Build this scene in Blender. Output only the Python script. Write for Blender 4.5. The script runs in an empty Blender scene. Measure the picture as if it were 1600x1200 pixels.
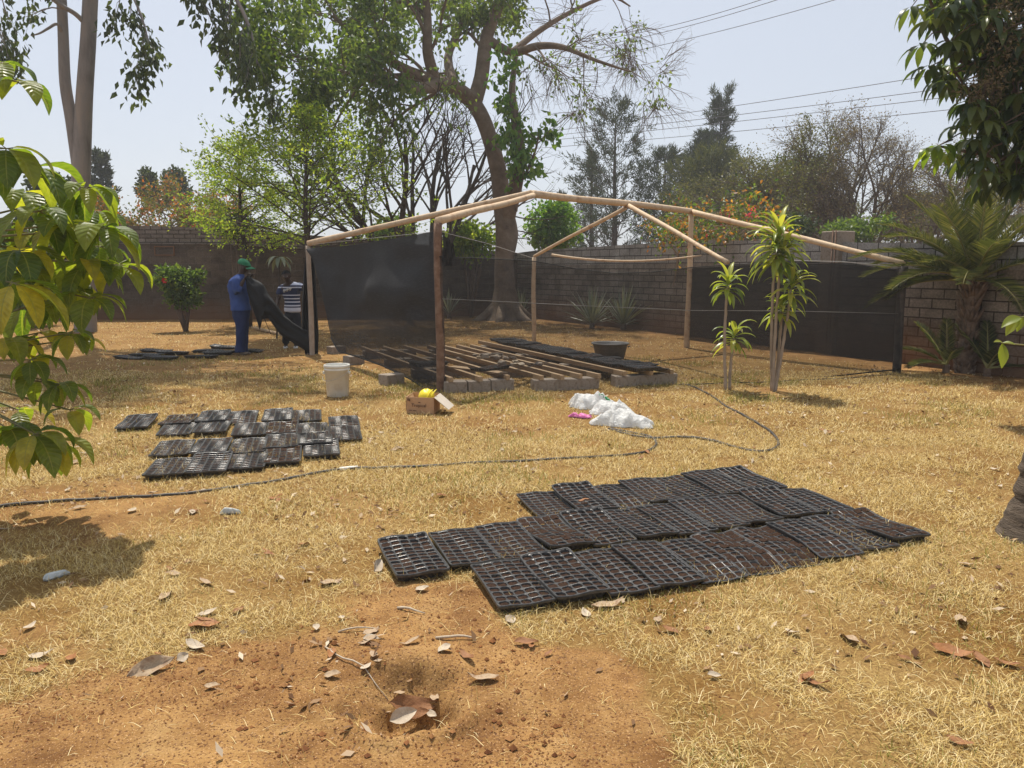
import bpy, math, random
import numpy as np
from mathutils import Vector, Matrix

random.seed(7)
RNG = np.random.default_rng(11)
SC = bpy.context.scene
COL = SC.collection
R = math.radians

# ------------------------------------------------------------------ camera (eye 1.6 m above a flat yard, pitched down a little)
FPX, EYE = 1202.0, 1.6
PITCH = math.atan(181 / FPX)
cam_d = bpy.data.cameras.new('camera')
cam = bpy.data.objects.new('camera', cam_d)
COL.objects.link(cam)
cam.location = (0, 0, EYE)
cam.rotation_euler = (R(90) - PITCH, 0, 0)
cam_d.sensor_width = 36
cam_d.lens = 36 * FPX / 1600
cam_d.clip_end = 3000
cam_d.clip_start = 0.05
SC.camera = cam
CT, ST = math.cos(PITCH), math.sin(PITCH)


def ray(px, py):
    x, v = (px - 800) / FPX, (600 - py) / FPX
    return Vector((x, CT + v * ST, -ST + v * CT))


def G(px, py, z=0.0):
    """the place on the level z that is seen at a point of the photo"""
    r = ray(px, py)
    t = (z - EYE) / r.z
    return Vector((r.x * t, r.y * t, z))


def P(px, py, Y):
    """the place at distance Y seen at a point of the photo"""
    r = ray(px, py)
    t = Y / r.y
    return Vector((r.x * t, Y, EYE + r.z * t))


def PL(px, py, a, b):
    """the place on the upright plane through a and b seen at a point of the photo"""
    r = ray(px, py)
    n = Vector((b.y - a.y, a.x - b.x, 0))
    t = (n.x * a.x + n.y * a.y) / (n.x * r.x + n.y * r.y)
    return Vector((r.x * t, r.y * t, EYE + r.z * t))


def project(x, y, z):
    dz = z - EYE
    d = y * CT - dz * ST
    v = y * ST + dz * CT
    return 800 + FPX * x / d, 600 - FPX * v / d


# ------------------------------------------------------------------ numpy noise
def _hash(ix, iy, seed):
    h = (ix * 374761393 + iy * 668265263 + seed * 974711) & 0x7fffffff
    h = ((h ^ (h >> 13)) * 1274126177) & 0x7fffffff
    return ((h ^ (h >> 16)) & 0xffff) / 65535.0


def vnoise(x, y, seed=0):
    x = np.asarray(x, float); y = np.asarray(y, float)
    ix = np.floor(x).astype(np.int64); iy = np.floor(y).astype(np.int64)
    fx = x - ix; fy = y - iy
    fx = fx * fx * (3 - 2 * fx); fy = fy * fy * (3 - 2 * fy)
    a = _hash(ix, iy, seed); b = _hash(ix + 1, iy, seed)
    c = _hash(ix, iy + 1, seed); d = _hash(ix + 1, iy + 1, seed)
    return (a * (1 - fx) + b * fx) * (1 - fy) + (c * (1 - fx) + d * fx) * fy


def fbm(x, y, seed=0, octs=4):
    s, amp, tot = 0, 1.0, 0
    for k in range(octs):
        s = s + amp * vnoise(np.asarray(x) * 2 ** k + 17.3 * k, np.asarray(y) * 2 ** k - 9.1 * k, seed + k)
        tot += amp
        amp *= .5
    return s / tot


def smooth(a, b, t):
    t = np.clip((t - a) / (b - a), 0, 1)
    return t * t * (3 - 2 * t)


# ------------------------------------------------------------------ objects
def tag(o, label=None, cat=None, group=None, kind=None):
    if label: o['label'] = label
    if cat: o['category'] = cat
    if group: o['group'] = group
    if kind: o['kind'] = kind
    return o


def empty(name, loc=(0, 0, 0), rz=0.0, label=None, cat=None, group=None):
    o = bpy.data.objects.new(name, None)
    o.empty_display_size = .1
    COL.objects.link(o)
    o.location = loc
    o.rotation_euler = (0, 0, rz)
    return tag(o, label, cat, group)


def link(name, me, parent=None, local=False):
    o = bpy.data.objects.new(name, me)
    COL.objects.link(o)
    if parent is not None:
        o.parent = parent
        if not local and parent.parent is None:     # geometry is written in world space: undo the place of the thing
            o.matrix_parent_inverse = Matrix.LocRotScale(parent.location, parent.rotation_euler, None).inverted()
    return o


def np_mesh(name, verts, faces, m, smoothf=True, rnd=None, uv=None):
    """verts (N,3); faces a list of int arrays (n,k)"""
    me = bpy.data.meshes.new(name)
    verts = np.ascontiguousarray(verts, dtype=np.float32)
    me.vertices.add(len(verts))
    me.vertices.foreach_set('co', verts.ravel())
    faces = [np.asarray(f, dtype=np.int32) for f in faces if len(f)]
    loops = np.concatenate([f.ravel() for f in faces])
    tot = np.concatenate([np.full(len(f), f.shape[1], np.int32) for f in faces])
    start = np.concatenate([[0], np.cumsum(tot)[:-1]]).astype(np.int32)
    me.loops.add(len(loops))
    me.loops.foreach_set('vertex_index', loops)
    me.polygons.add(len(tot))
    me.polygons.foreach_set('loop_start', start)
    me.polygons.foreach_set('use_smooth', np.full(len(tot), bool(smoothf)))
    if rnd is not None:
        a = me.attributes.new('rnd', 'FLOAT', 'FACE')
        a.data.foreach_set('value', np.ascontiguousarray(rnd, dtype=np.float32))
    me.update(calc_edges=True)
    if m is not None:
        for mm in (m if isinstance(m, (list, tuple)) else [m]):
            me.materials.append(mm)
    return me


class MB:
    """collects boxes, tubes and lathes into one mesh"""
    def __init__(s):
        s.v = []; s.f = []; s.mi = []; s.cur = 0; s.sm = []

    def add(s, vs, fs, sm=True):
        b = len(s.v)
        s.v += [tuple(p) for p in vs]
        for f in fs:
            s.f.append(tuple(i + b for i in f)); s.mi.append(s.cur); s.sm.append(sm)
        return b

    def box(s, c, size, rot=None, bev=0.0):
        hx, hy, hz = size[0] / 2, size[1] / 2, size[2] / 2
        M_ = rot if rot is not None else Matrix.Identity(3)
        c = Vector(c)
        if bev <= 0:
            vs = [c + M_ @ Vector((x, y, z)) for x in (-hx, hx) for y in (-hy, hy) for z in (-hz, hz)]
            fs = [(0, 1, 3, 2), (4, 6, 7, 5), (0, 4, 5, 1), (2, 3, 7, 6), (0, 2, 6, 4), (1, 5, 7, 3)]
            s.add(vs, fs, False)
            return
        # chamfered box: 24 vertices
        vs, idx = [], {}
        for sx in (-1, 1):
            for sy in (-1, 1):
                for sz in (-1, 1):
                    for k in range(3):
                        q = [sx * (hx - bev), sy * (hy - bev), sz * (hz - bev)]
                        q[k] = (sx * hx, sy * hy, sz * hz)[k]
                        idx[(sx, sy, sz, k)] = len(vs)
                        vs.append(c + M_ @ Vector(q))
        fs = []
        I = idx
        for k, (a, b) in enumerate(((1, 2), (2, 0), (0, 1))):
            for sg in (-1, 1):
                def key(pa, pb):
                    t = [0, 0, 0]; t[k] = sg; t[a] = pa; t[b] = pb
                    return I[(t[0], t[1], t[2], k)]
                q = [key(-1, -1), key(1, -1), key(1, 1), key(-1, 1)]
                fs.append(q if sg > 0 else q[::-1])
        for k, (a, b) in enumerate(((1, 2), (2, 0), (0, 1))):
            for pa in (-1, 1):
                for pb in (-1, 1):
                    t0 = [0, 0, 0]; t1 = [0, 0, 0]
                    t0[k] = -1; t1[k] = 1
                    t0[a] = t1[a] = pa; t0[b] = t1[b] = pb
                    q = [I[(*t0, a)], I[(*t1, a)], I[(*t1, b)], I[(*t0, b)]]
                    fs.append(q if pa * pb < 0 else q[::-1])
        for sx in (-1, 1):
            for sy in (-1, 1):
                for sz in (-1, 1):
                    q = [I[(sx, sy, sz, 0)], I[(sx, sy, sz, 1)], I[(sx, sy, sz, 2)]]
                    fs.append(q if sx * sy * sz > 0 else q[::-1])
        s.add(vs, fs, False)

    def tube(s, pts, rad, n=8, caps=True, sm=True, flat=1.0):
        pts = [Vector(p) for p in pts]
        if not isinstance(rad, (list, tuple, np.ndarray)):
            rad = [rad] * len(pts)
        vs, fs = [], []
        ref = None
        for i, p in enumerate(pts):
            a = pts[max(i - 1, 0)]; b = pts[min(i + 1, len(pts) - 1)]
            t = (b - a)
            if t.length < 1e-9: t = Vector((0, 0, 1))
            t.normalize()
            if ref is None:
                ref = Vector((1, 0, 0)) if abs(t.x) < .8 else Vector((0, 1, 0))
            u = (ref - t * ref.dot(t))
            if u.length < 1e-6:
                u = t.orthogonal()
            u.normalize()
            w = t.cross(u)
            ref = u
            for k in range(n):
                an = 2 * math.pi * k / n
                vs.append(p + (u * math.cos(an) + w * math.sin(an) * flat) * rad[i])
        for i in range(len(pts) - 1):
            for k in range(n):
                a, b = i * n + k, i * n + (k + 1) % n
                fs.append((a, b, b + n, a + n))
        if caps:
            fs.append(tuple(range(n - 1, -1, -1)))
            m = (len(pts) - 1) * n
            fs.append(tuple(range(m, m + n)))
        s.add(vs, fs, sm)

    def lathe(s, c, prof, n=24, close=False):
        c = Vector(c)
        vs, fs = [], []
        for (r, z) in prof:
            for k in range(n):
                a = 2 * math.pi * k / n
                vs.append(c + Vector((r * math.cos(a), r * math.sin(a), z)))
        for i in range(len(prof) - 1):
            for k in range(n):
                a, b = i * n + k, i * n + (k + 1) % n
                fs.append((a, b, b + n, a + n))
        if close:
            fs.append(tuple(range(n - 1, -1, -1)))
            m = (len(prof) - 1) * n
            fs.append(tuple(range(m, m + n)))
        s.add(vs, fs, True)

    def grid(s, rows, sm=True):
        n = len(rows[0])
        vs = [p for r_ in rows for p in r_]
        fs = [(i * n + j, i * n + j + 1, (i + 1) * n + j + 1, (i + 1) * n + j)
              for i in range(len(rows) - 1) for j in range(n - 1)]
        s.add(vs, fs, sm)

    def mesh(s, name, m):
        me = bpy.data.meshes.new(name)
        me.from_pydata([tuple(v) for v in s.v], [], s.f)
        me.polygons.foreach_set('use_smooth', s.sm)
        ms = m if isinstance(m, (list, tuple)) else [m]
        for mm in ms:
            me.materials.append(mm)
        if len(ms) > 1:
            me.polygons.foreach_set('material_index', s.mi)
        me.update()
        return me

    def build(s, name, m, parent=None, local=False):
        return link(name, s.mesh(name, m), parent, local)


# ------------------------------------------------------------------ materials
def _nt(name):
    m = bpy.data.materials.new(name)
    m.use_nodes = True
    nt = m.node_tree
    nt.nodes.clear()
    out = nt.nodes.new('ShaderNodeOutputMaterial')
    return m, nt, out


def N(nt, typ, **kw):
    n = nt.nodes.new(typ)
    for k, v in kw.items():
        if k.startswith('_'):
            setattr(n, k[1:], v)
        else:
            n.inputs[k.replace('__', ' ')].default_value = v
    return n


def ramp(nt, stops):
    n = nt.nodes.new('ShaderNodeValToRGB')
    e = n.color_ramp.elements
    while len(e) < len(stops):
        e.new(.5)
    for el, (p, c) in zip(e, stops):
        el.position = p
        el.color = (*c, 1) if len(c) == 3 else c
    return n


def M(name, c1, c2=None, scale=8.0, rough=.85, bump=.0, bscale=40.0, detail=6, stretch=None, spec=.3, c3=None, metal=0.0, bdist=.02):
    m, nt, out = _nt(name)
    b = N(nt, 'ShaderNodeBsdfPrincipled', Roughness=rough)
    b.inputs['Specular IOR Level'].default_value = spec
    b.inputs['Metallic'].default_value = metal
    nt.links.new(b.outputs[0], out.inputs[0])
    co = N(nt, 'ShaderNodeTexCoord')
    src = co.outputs['Object']
    if stretch:
        mp = N(nt, 'ShaderNodeMapping')
        mp.inputs['Scale'].default_value = stretch
        nt.links.new(src, mp.inputs['Vector'])
        src = mp.outputs[0]
    if c2 is None:
        b.inputs['Base Color'].default_value = (*c1, 1)
    else:
        no = N(nt, 'ShaderNodeTexNoise', Scale=scale, Detail=detail, Roughness=.65)
        nt.links.new(src, no.inputs['Vector'])
        st = [(.32, c1), (.68, c2)] if c3 is None else [(.28, c1), (.5, c2), (.72, c3)]
        rp = ramp(nt, st)
        nt.links.new(no.outputs['Fac'], rp.inputs[0])
        nt.links.new(rp.outputs[0], b.inputs['Base Color'])
    if bump > 0:
        n2 = N(nt, 'ShaderNodeTexNoise', Scale=bscale, Detail=5, Roughness=.6)
        nt.links.new(src, n2.inputs['Vector'])
        bp = N(nt, 'ShaderNodeBump', Strength=bump, Distance=bdist)
        nt.links.new(n2.outputs['Fac'], bp.inputs['Height'])
        nt.links.new(bp.outputs[0], b.inputs['Normal'])
    return m


def LM(name, c1, c2, c3=None, trans=.45, tcol=None, rough=.45, spec=.4):
    """leaf: colour picked per leaf from the face attribute rnd; light passes through"""
    m, nt, out = _nt(name)
    at = N(nt, 'ShaderNodeAttribute', _attribute_name='rnd')
    st = [(0.0, c1), (1.0, c2)] if c3 is None else [(0.0, c1), (.6, c2), (1.0, c3)]
    rp = ramp(nt, st)
    nt.links.new(at.outputs['Fac'], rp.inputs[0])
    b = N(nt, 'ShaderNodeBsdfPrincipled', Roughness=rough)
    b.inputs['Specular IOR Level'].default_value = spec
    nt.links.new(rp.outputs[0], b.inputs['Base Color'])
    tr = N(nt, 'ShaderNodeBsdfTranslucent')
    mx = N(nt, 'ShaderNodeMix', _data_type='RGBA', _blend_type='MULTIPLY')
    mx.inputs[0].default_value = 1
    nt.links.new(rp.outputs[0], mx.inputs[6])
    mx.inputs[7].default_value = (*(tcol or (2.2, 2.0, .8)), 1)
    nt.links.new(mx.outputs[2], tr.inputs[0])
    ms = N(nt, 'ShaderNodeMixShader', Fac=trans)
    nt.links.new(b.outputs[0], ms.inputs[1])
    nt.links.new(tr.outputs[0], ms.inputs[2])
    nt.links.new(ms.outputs[0], out.inputs[0])
    return m


def NETM(name, opacity, col=(.008, .008, .009), var=.12, scale=(1, 1, 1), thin=None):
    """woven shade cloth: a share of the light goes straight through the holes"""
    m, nt, out = _nt(name)
    co = N(nt, 'ShaderNodeTexCoord')
    mp = N(nt, 'ShaderNodeMapping')
    mp.inputs['Scale'].default_value = scale
    nt.links.new(co.outputs['Object'], mp.inputs[0])
    no = N(nt, 'ShaderNodeTexNoise', Scale=6.0, Detail=8, Roughness=.7)
    nt.links.new(mp.outputs[0], no.inputs['Vector'])
    mr = N(nt, 'ShaderNodeMapRange')
    mr.inputs['From Min'].default_value = .3
    mr.inputs['From Max'].default_value = .7
    mr.inputs['To Min'].default_value = opacity - var
    mr.inputs['To Max'].default_value = min(opacity + var, 1)
    nt.links.new(no.outputs['Fac'], mr.inputs['Value'])
    d = N(nt, 'ShaderNodeBsdfPrincipled', Roughness=.75)
    mp2 = N(nt, 'ShaderNodeMapping')
    mp2.inputs['Scale'].default_value = (6, 6, 90)
    nt.links.new(co.outputs['Object'], mp2.inputs[0])
    n2 = N(nt, 'ShaderNodeTexNoise', Scale=1.6, Detail=6, Roughness=.75)
    nt.links.new(mp2.outputs[0], n2.inputs['Vector'])
    rp = ramp(nt, [(.52, col), (.8, tuple(c * 9 for c in col))])
    nt.links.new(n2.outputs['Fac'], rp.inputs[0])
    nt.links.new(rp.outputs[0], d.inputs['Base Color'])
    t = N(nt, 'ShaderNodeBsdfTransparent')
    ms = N(nt, 'ShaderNodeMixShader')
    if thin:        # a single layer below the doubled upper part
        zs = N(nt, 'ShaderNodeSeparateXYZ'); nt.links.new(co.outputs['Object'], zs.inputs[0])
        zr = N(nt, 'ShaderNodeMapRange')
        zr.inputs['From Min'].default_value = thin[0]; zr.inputs['From Max'].default_value = thin[1]
        zr.inputs['To Min'].default_value = thin[2]; zr.inputs['To Max'].default_value = 0
        nt.links.new(zs.outputs[2], zr.inputs['Value'])
        sb = N(nt, 'ShaderNodeMath', _operation='SUBTRACT')
        nt.links.new(mr.outputs[0], sb.inputs[0]); nt.links.new(zr.outputs[0], sb.inputs[1])
        nt.links.new(sb.outputs[0], ms.inputs[0])
    else:
        nt.links.new(mr.outputs[0], ms.inputs[0])
    nt.links.new(t.outputs[0], ms.inputs[1])
    nt.links.new(d.outputs[0], ms.inputs[2])
    nt.links.new(ms.outputs[0], out.inputs[0])
    return m


MT = {}
MT['pole'] = M('peeled_pole', (.50, .34, .20), (.62, .47, .31), 6, .7, .25, 60, stretch=(1, 1, 1), c3=(.38, .22, .12))
MT['post_dark'] = M('dark_post', (.10, .055, .035), (.19, .11, .07), 9, .8, .4, 40, c3=(.28, .19, .14))
MT['post_grey'] = M('grey_post', (.30, .23, .17), (.40, .32, .25), 7, .8, .3, 40)
MT['post_tarred'] = M('tarred_post', (.045, .04, .038), (.10, .085, .075), 9, .75, .3, 40)
MT['plank'] = M('sawn_plank', (.33, .22, .125), (.46, .33, .20), 5, .75, .2, 50, stretch=(6, 1, 6))
MT['block'] = M('concrete_block', (.23, .185, .14), (.34, .285, .23), 14, .95, .6, 120, c3=(.19, .135, .09))
MT['black_plastic'] = M('black_plastic', (.016, .016, .017), (.075, .070, .064), 45, .33, .1, 80, spec=.48)  # sky sheen on the tray lattice is painted in as lighter speckle
MT['soil'] = M('potting_soil', (.022, .012, .008), (.062, .033, .021), 130, .95, .8, 300, c3=(.10, .055, .034), spec=.15)
MT['hose'] = M('black_hose', (.018, .018, .018), (.045, .04, .035), 10, .55, spec=.4, c3=(.12, .085, .055))
MT['white_plastic'] = M('white_plastic', (.72, .69, .60), (.80, .78, .71), 6, .45, .05, 20, spec=.4, c3=(.66, .60, .50))
MT['wire'] = M('thin_wire', (.42, .40, .37), rough=.5)
MT['steel'] = M('galvanised_steel', (.09, .088, .085), (.16, .155, .15), 5, .6, .1, 20, metal=.4, c3=(.13, .11, .09))
MT['card'] = M('cardboard', (.46, .27, .15), (.53, .33, .19), 9, .85, .1, 80)
MT['card_grey'] = M('cardboard_flap', (.50, .44, .36), (.56, .49, .40), 9, .85)
MT['print'] = M('dark_print', (.10, .05, .03), rough=.8)
MT['yellow'] = M('yellow_plastic', (.85, .66, .02), (.90, .76, .06), 8, .35, .3, 20)
MT['pink'] = M('pink_plastic', (.62, .14, .36), (.70, .22, .44), 9, .4, .3, 30)
MT['skin'] = M('dark_skin', (.040, .022, .014), (.055, .030, .020), 30, .5)
# ================================================================== world, sun
SUN_DIR = Vector((-.15, .45, 1.0)).normalized()          # towards the sun: high, ahead and a little to the left
w = bpy.data.worlds.new('World')
SC.world = w
w.use_nodes = True
nt = w.node_tree
bg = nt.nodes['Background']
sky = nt.nodes.new('ShaderNodeTexSky')
sky.sky_type = 'NISHITA'
sky.sun_disc = False
sky.sun_elevation = math.asin(SUN_DIR.z)
sky.sun_rotation = math.atan2(SUN_DIR.x, SUN_DIR.y)
sky.air_density = 1.0
sky.dust_density = 6.0
sky.ozone_density = 2.0
sky.altitude = 1200
# dry-season dust: the blue of the clear sky is washed out towards a pale milky tone
hz = nt.nodes.new('ShaderNodeMix'); hz.data_type = 'RGBA'
hz.inputs[0].default_value = .62
hz.inputs[7].default_value = (6.2, 6.55, 7.1, 1)
nt.links.new(sky.outputs[0], hz.inputs[6])
nt.links.new(hz.outputs[2], bg.inputs['Color'])
bg.inputs['Strength'].default_value = .117
sd = bpy.data.lights.new('sun', 'SUN')
sd.energy = 5.0
sd.angle = R(.6)
sd.color = (1.0, .94, .84)
so = bpy.data.objects.new('sun', sd)
COL.objects.link(so)
so.rotation_euler = SUN_DIR.to_track_quat('Z', 'Y').to_euler()
so.location = (0, 0, 30)
SC.view_settings.view_transform = 'Standard'
SC.view_settings.look = 'None'
SC.view_settings.exposure = 0.12
SC.view_settings.gamma = 1
SC.cycles.use_denoising = True
SC.cycles.max_bounces = 10
SC.cycles.diffuse_bounces = 3
SC.cycles.glossy_bounces = 2
SC.cycles.transparent_max_bounces = 24
SC.cycles.transmission_bounces = 4
SC.cycles.volume_bounces = 0

# ================================================================== ground
HOLE = G(632, 1100)
BARE_PX = np.array([-900, 0, 150, 250, 330, 420, 480, 560, 650, 740, 790, 830, 900, 960, 1010, 1040, 1080, 2600])
BARE_PY = np.array([1080, 1045, 1050, 1040, 1010, 985, 962, 940, 915, 905, 930, 985, 1015, 1040, 1085, 1150, 1260, 1400])
# foot of the perimeter walls
WR = [Vector((8.9, 8.2, 0)), Vector((6.95, 12.7, 0)), Vector((4.55, 18.0, 0)), Vector((.9, 24.6, 0)), Vector((.2, 26.5, 0))]
WL = [Vector((-19, 24.2, 0)), Vector((-9, 24.6, 0)), Vector((.25, 26.4, 0))]


def seg_dist(x, y, pts):
    d = np.full(np.shape(x), 1e9)
    for a, b in zip(pts[:-1], pts[1:]):
        ax, ay, bx, by = a.x, a.y, b.x, b.y
        t = np.clip(((x - ax) * (bx - ax) + (y - ay) * (by - ay)) / ((bx - ax) ** 2 + (by - ay) ** 2), 0, 1)
        d = np.minimum(d, np.hypot(x - ax - t * (bx - ax), y - ay - t * (by - ay)))
    return d


def bare(x, y):
    """0 under dry grass, 1 on bare red soil"""
    x = np.asarray(x, float); y = np.asarray(y, float)
    yy = np.maximum(y, .9)
    px, py = project(x, yy, 0.0)
    edge = np.interp(px, BARE_PX, BARE_PY)
    n = fbm(x * 3.1, y * 3.1, 3) - .5
    b = smooth(-22, 34, py - edge + n * 170)
    patch = fbm(x * .8, y * .8, 9) + .45 * (fbm(x * 5, y * 5, 12) - .5)
    b = np.maximum(b, (.30 + .2 * smooth(5, 3, y)) * smooth(.55, .76, patch))
    wl = np.minimum(seg_dist(x, y, WR), seg_dist(x, y, WL))
    b = np.maximum(b, smooth(1.5, .7, wl + (fbm(x * 2, y * 2, 21) - .5) * .9))
    far = smooth(11.5, 13.5, y - .25 * x + 3 * (fbm(x * .6, y * .6, 31) - .5)) * .5
    b = np.maximum(b, far)
    t = np.hypot(x - 4.0, y - 4.85)
    b = np.maximum(b, .9 * smooth(.75, .3, t + n * .5))
    b = np.maximum(b, .8 * smooth(.45, .15, np.hypot(x - 3.4, y - 9.9)))
    b = np.maximum(b, .85 * smooth(1.1, .4, np.hypot((x + 3.0) * .8, y - 4.9) + n * .8))
    return np.clip(b, 0, 1)


def gh(x, y):
    """height of the yard"""
    x = np.asarray(x, float); y = np.asarray(y, float)
    z = .05 * (fbm(x * .35, y * .35, 41, 3) - .5) + .022 * (fbm(x * 1.7, y * 1.7, 43, 3) - .5)
    dx, dy = x - HOLE.x, y - HOLE.y
    wob = .55 * (fbm(x * 7, y * 7, 47, 4) - .5) + .22 * (fbm(x * 23, y * 23, 48, 3) - .5)
    r = np.hypot(dx / .27, dy / .20) + wob
    z = z - .055 * smooth(1.05, .45, r) - .012 * smooth(1.3, .9, r)
    r2 = np.hypot((dx - .045) / .165, (dy + .02) / .115) + wob * .9
    z = z - .075 * smooth(1.05, .6, r2) + .014 * (fbm(x * 30, y * 30, 49, 3) - .5) * smooth(1.5, .6, r)
    m = np.hypot((x - HOLE.x - .02) / .30, (y - HOLE.y - .27) / .17)
    z = z + .055 * smooth(1.2, .1, m) * smooth(.75, 1.1, r)
    z = z + .03 * smooth(.35, 0, np.abs(r - 1.15)) * smooth(.1, -.1, dy)
    near = smooth(9, 5, y)
    b = bare(x, y)
    z = z + near * b * (.012 * (fbm(x * 14, y * 14, 51, 3) - .5) + .010 * np.maximum(fbm(x * 55, y * 55, 53, 2) - .5, 0))
    return z


def gz(x, y):
    return float(gh(np.array([x]), np.array([y]))[0])


def axis(a, b, step, far, k=1.22):
    xs = list(np.arange(a, b + 1e-6, step))
    s = step
    while xs[-1] < far:
        s *= k; xs.append(xs[-1] + s)
    s = step
    while xs[0] > -far:
        s *= k; xs.insert(0, xs[0] - s)
    return np.array(xs)


gx = axis(-3.2, 4.4, .018, 170, 1.16)
gy = axis(2.0, 5.6, .015, 170, 1.13)
XX, YY = np.meshgrid(gx, gy)
ZZ = gh(XX, YY)
nx, ny = len(gx), len(gy)
idx = np.arange(nx * ny).reshape(ny, nx)
faces = np.stack([idx[:-1, :-1], idx[:-1, 1:], idx[1:, 1:], idx[1:, :-1]], -1).reshape(-1, 4)


def ground_material():
    m, nt, out = _nt('yard_ground')
    b = N(nt, 'ShaderNodeBsdfPrincipled', Roughness=.95)
    b.inputs['Specular IOR Level'].default_value = .12
    nt.links.new(b.outputs[0], out.inputs[0])
    co = N(nt, 'ShaderNodeTexCoord').outputs['Object']

    def noise(sc, det=6, rg=.65):
        n = N(nt, 'ShaderNodeTexNoise', Scale=sc, Detail=det, Roughness=rg)
        nt.links.new(co, n.inputs['Vector'])
        return n.outputs['Fac']

    def mixc(f, a, c, bt='MIX'):
        x = N(nt, 'ShaderNodeMix', _data_type='RGBA', _blend_type=bt)
        for s_, v in ((0, f), (6, a), (7, c)):
            if isinstance(v, (int, float)): x.inputs[s_].default_value = v
            elif isinstance(v, tuple): x.inputs[s_].default_value = (*v, 1)
            else: nt.links.new(v, x.inputs[s_])
        return x.outputs[2]
    # red soil with dark crumbs
    r1 = ramp(nt, [(.3, (.20, .100, .036)), (.5, (.34, .192, .070)), (.7, (.44, .28, .115))])
    nt.links.new(noise(3.5, 8), r1.inputs[0])
    rb_ = ramp(nt, [(.36, (.62, .55, .50)), (.6, (1.08, 1.06, 1.04))])
    nt.links.new(noise(1.6, 7, .7), rb_.inputs[0])
    r1m = mixc(1.0, r1.outputs[0], rb_.outputs[0], 'MULTIPLY')
    cr = ramp(nt, [(.54, (0, 0, 0)), (.62, (1, 1, 1))])
    nt.links.new(noise(95, 4, .6), cr.inputs[0])
    soil = mixc(cr.outputs[0], r1m, (.13, .062, .03))
    cr2 = ramp(nt, [(.60, (0, 0, 0)), (.66, (1, 1, 1))])
    nt.links.new(noise(160, 3, .6), cr2.inputs[0])
    soil = mixc(cr2.outputs[0], soil, (.56, .34, .17))
    # dry grass mat
    r2 = ramp(nt, [(.25, (.065, .036, .014)), (.40, (.19, .11, .040)), (.55, (.34, .22, .080)), (.74, (.54, .41, .19))])
    nt.links.new(noise(75, 8, .85), r2.inputs[0])
    r3 = ramp(nt, [(.35, (.62, .50, .36)), (.65, (1, 1, 1))])
    nt.links.new(noise(1.1, 5), r3.inputs[0])
    grass = mixc(1.0, r2.outputs[0], r3.outputs[0], 'MULTIPLY')
    at = N(nt, 'ShaderNodeAttribute', _attribute_name='bare')
    col = mixc(at.outputs['Fac'], grass, soil)
    nt.links.new(col, b.inputs['Base Color'])
    bp = N(nt, 'ShaderNodeBump', Strength=.75, Distance=.012)
    nt.links.new(noise(60, 6, .7), bp.inputs['Height'])
    nt.links.new(bp.outputs[0], b.inputs['Normal'])
    return m


me = np_mesh('ground', np.stack([XX, YY, ZZ], -1).reshape(-1, 3), [faces], ground_material())
a = me.attributes.new('bare', 'FLOAT', 'POINT')
a.data.foreach_set('value', bare(XX, YY).ravel().astype(np.float32))
tag(link('ground', me), kind='structure')

# ------------------------------------------------------------------ dry grass and litter: nobody could count it
def blades(n, rect, dens_fn, lmin, lmax, wid, flatness, seed):
    rng = np.random.default_rng(seed)
    x = rng.uniform(rect[0], rect[1], n); y = rng.uniform(rect[2], rect[3], n)
    px, py = project(x, np.maximum(y, 1.2), 0)
    keep = (px > -150) & (px < 1750) & (rng.random(n) < dens_fn(x, y))
    x, y = x[keep], y[keep]
    n = len(x)
    z = gh(x, y) - .003
    L = lmin + (lmax - lmin) * rng.random(n) ** 1.6 * rng.uniform(.7, 1.5, n)
    W = wid * rng.uniform(.6, 1.4, n)
    a = rng.uniform(0, 2 * math.pi, n)
    el = np.clip(rng.normal(flatness, .33, n), .03, 1.45)
    d = np.stack([np.cos(a) * np.cos(el), np.sin(a) * np.cos(el), np.sin(el)], 1)
    s = np.stack([-np.sin(a), np.cos(a), rng.uniform(-.3, .3, n)], 1)
    p0 = np.stack([x, y, z], 1)
    lift = np.stack([np.zeros(n), np.zeros(n), -.25 * L * np.cos(el)], 1)
    p1 = p0 + d * (L * .55)[:, None]
    p2 = p0 + d * L[:, None] + lift
    p2[:, 2] = np.maximum(p2[:, 2], z + .002)
    k = (s * (W / 2)[:, None])
    v = np.stack([p0 - k, p0 + k, p1 + k * .8, p1 - k * .8, p2], 1)
    b = (np.arange(n) * 5)[:, None]
    return v.reshape(-1, 3), b + np.array([[0, 1, 2, 3]]), b + np.array([[3, 2, 4]]), rng.random(n), n


def grass_density(x, y):
    return np.clip(1.12 - bare(x, y) * 1.12, 0.03, 1) * (.18 + .82 * smooth(.36, .60, fbm(x * 2.7, y * 2.7, 61)))


MT['straw'] = LM('dry_grass', (.22, .13, .038), (.68, .50, .17), (.93, .80, .47), trans=.2, tcol=(1.1, 1.0, .7), rough=.7, spec=.25)
MT['green_grass'] = LM('green_grass', (.16, .17, .04), (.26, .25, .06), (.40, .34, .11), trans=.3, tcol=(1.3, 1.3, .7), rough=.7, spec=.2)
vs, f4, f3, rn, off = [], [], [], [], 0
for (n, rect, lo, hi, wd, fl, sdv) in (
        (430000, (-3.2, 3.6, 2.1, 4.6), .015, .085, .0019, .38, 1),
        (460000, (-5.2, 5.6, 4.6, 7.5), .02, .085, .0027, .44, 2),
        (330000, (-8.5, 9.0, 7.5, 12.0), .03, .09, .0042, .48, 3),
        (90000, (-15.5, 8.0, 12.0, 23.0), .04, .10, .0085, .45, 4)):
    v, q, t, r_, m_ = blades(n, rect, grass_density, lo, hi, wd, fl, sdv)
    vs.append(v); f4.append(q + off); f3.append(t + off); rn.append(r_)
    off += len(v)
rn = np.concatenate(rn)
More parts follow.
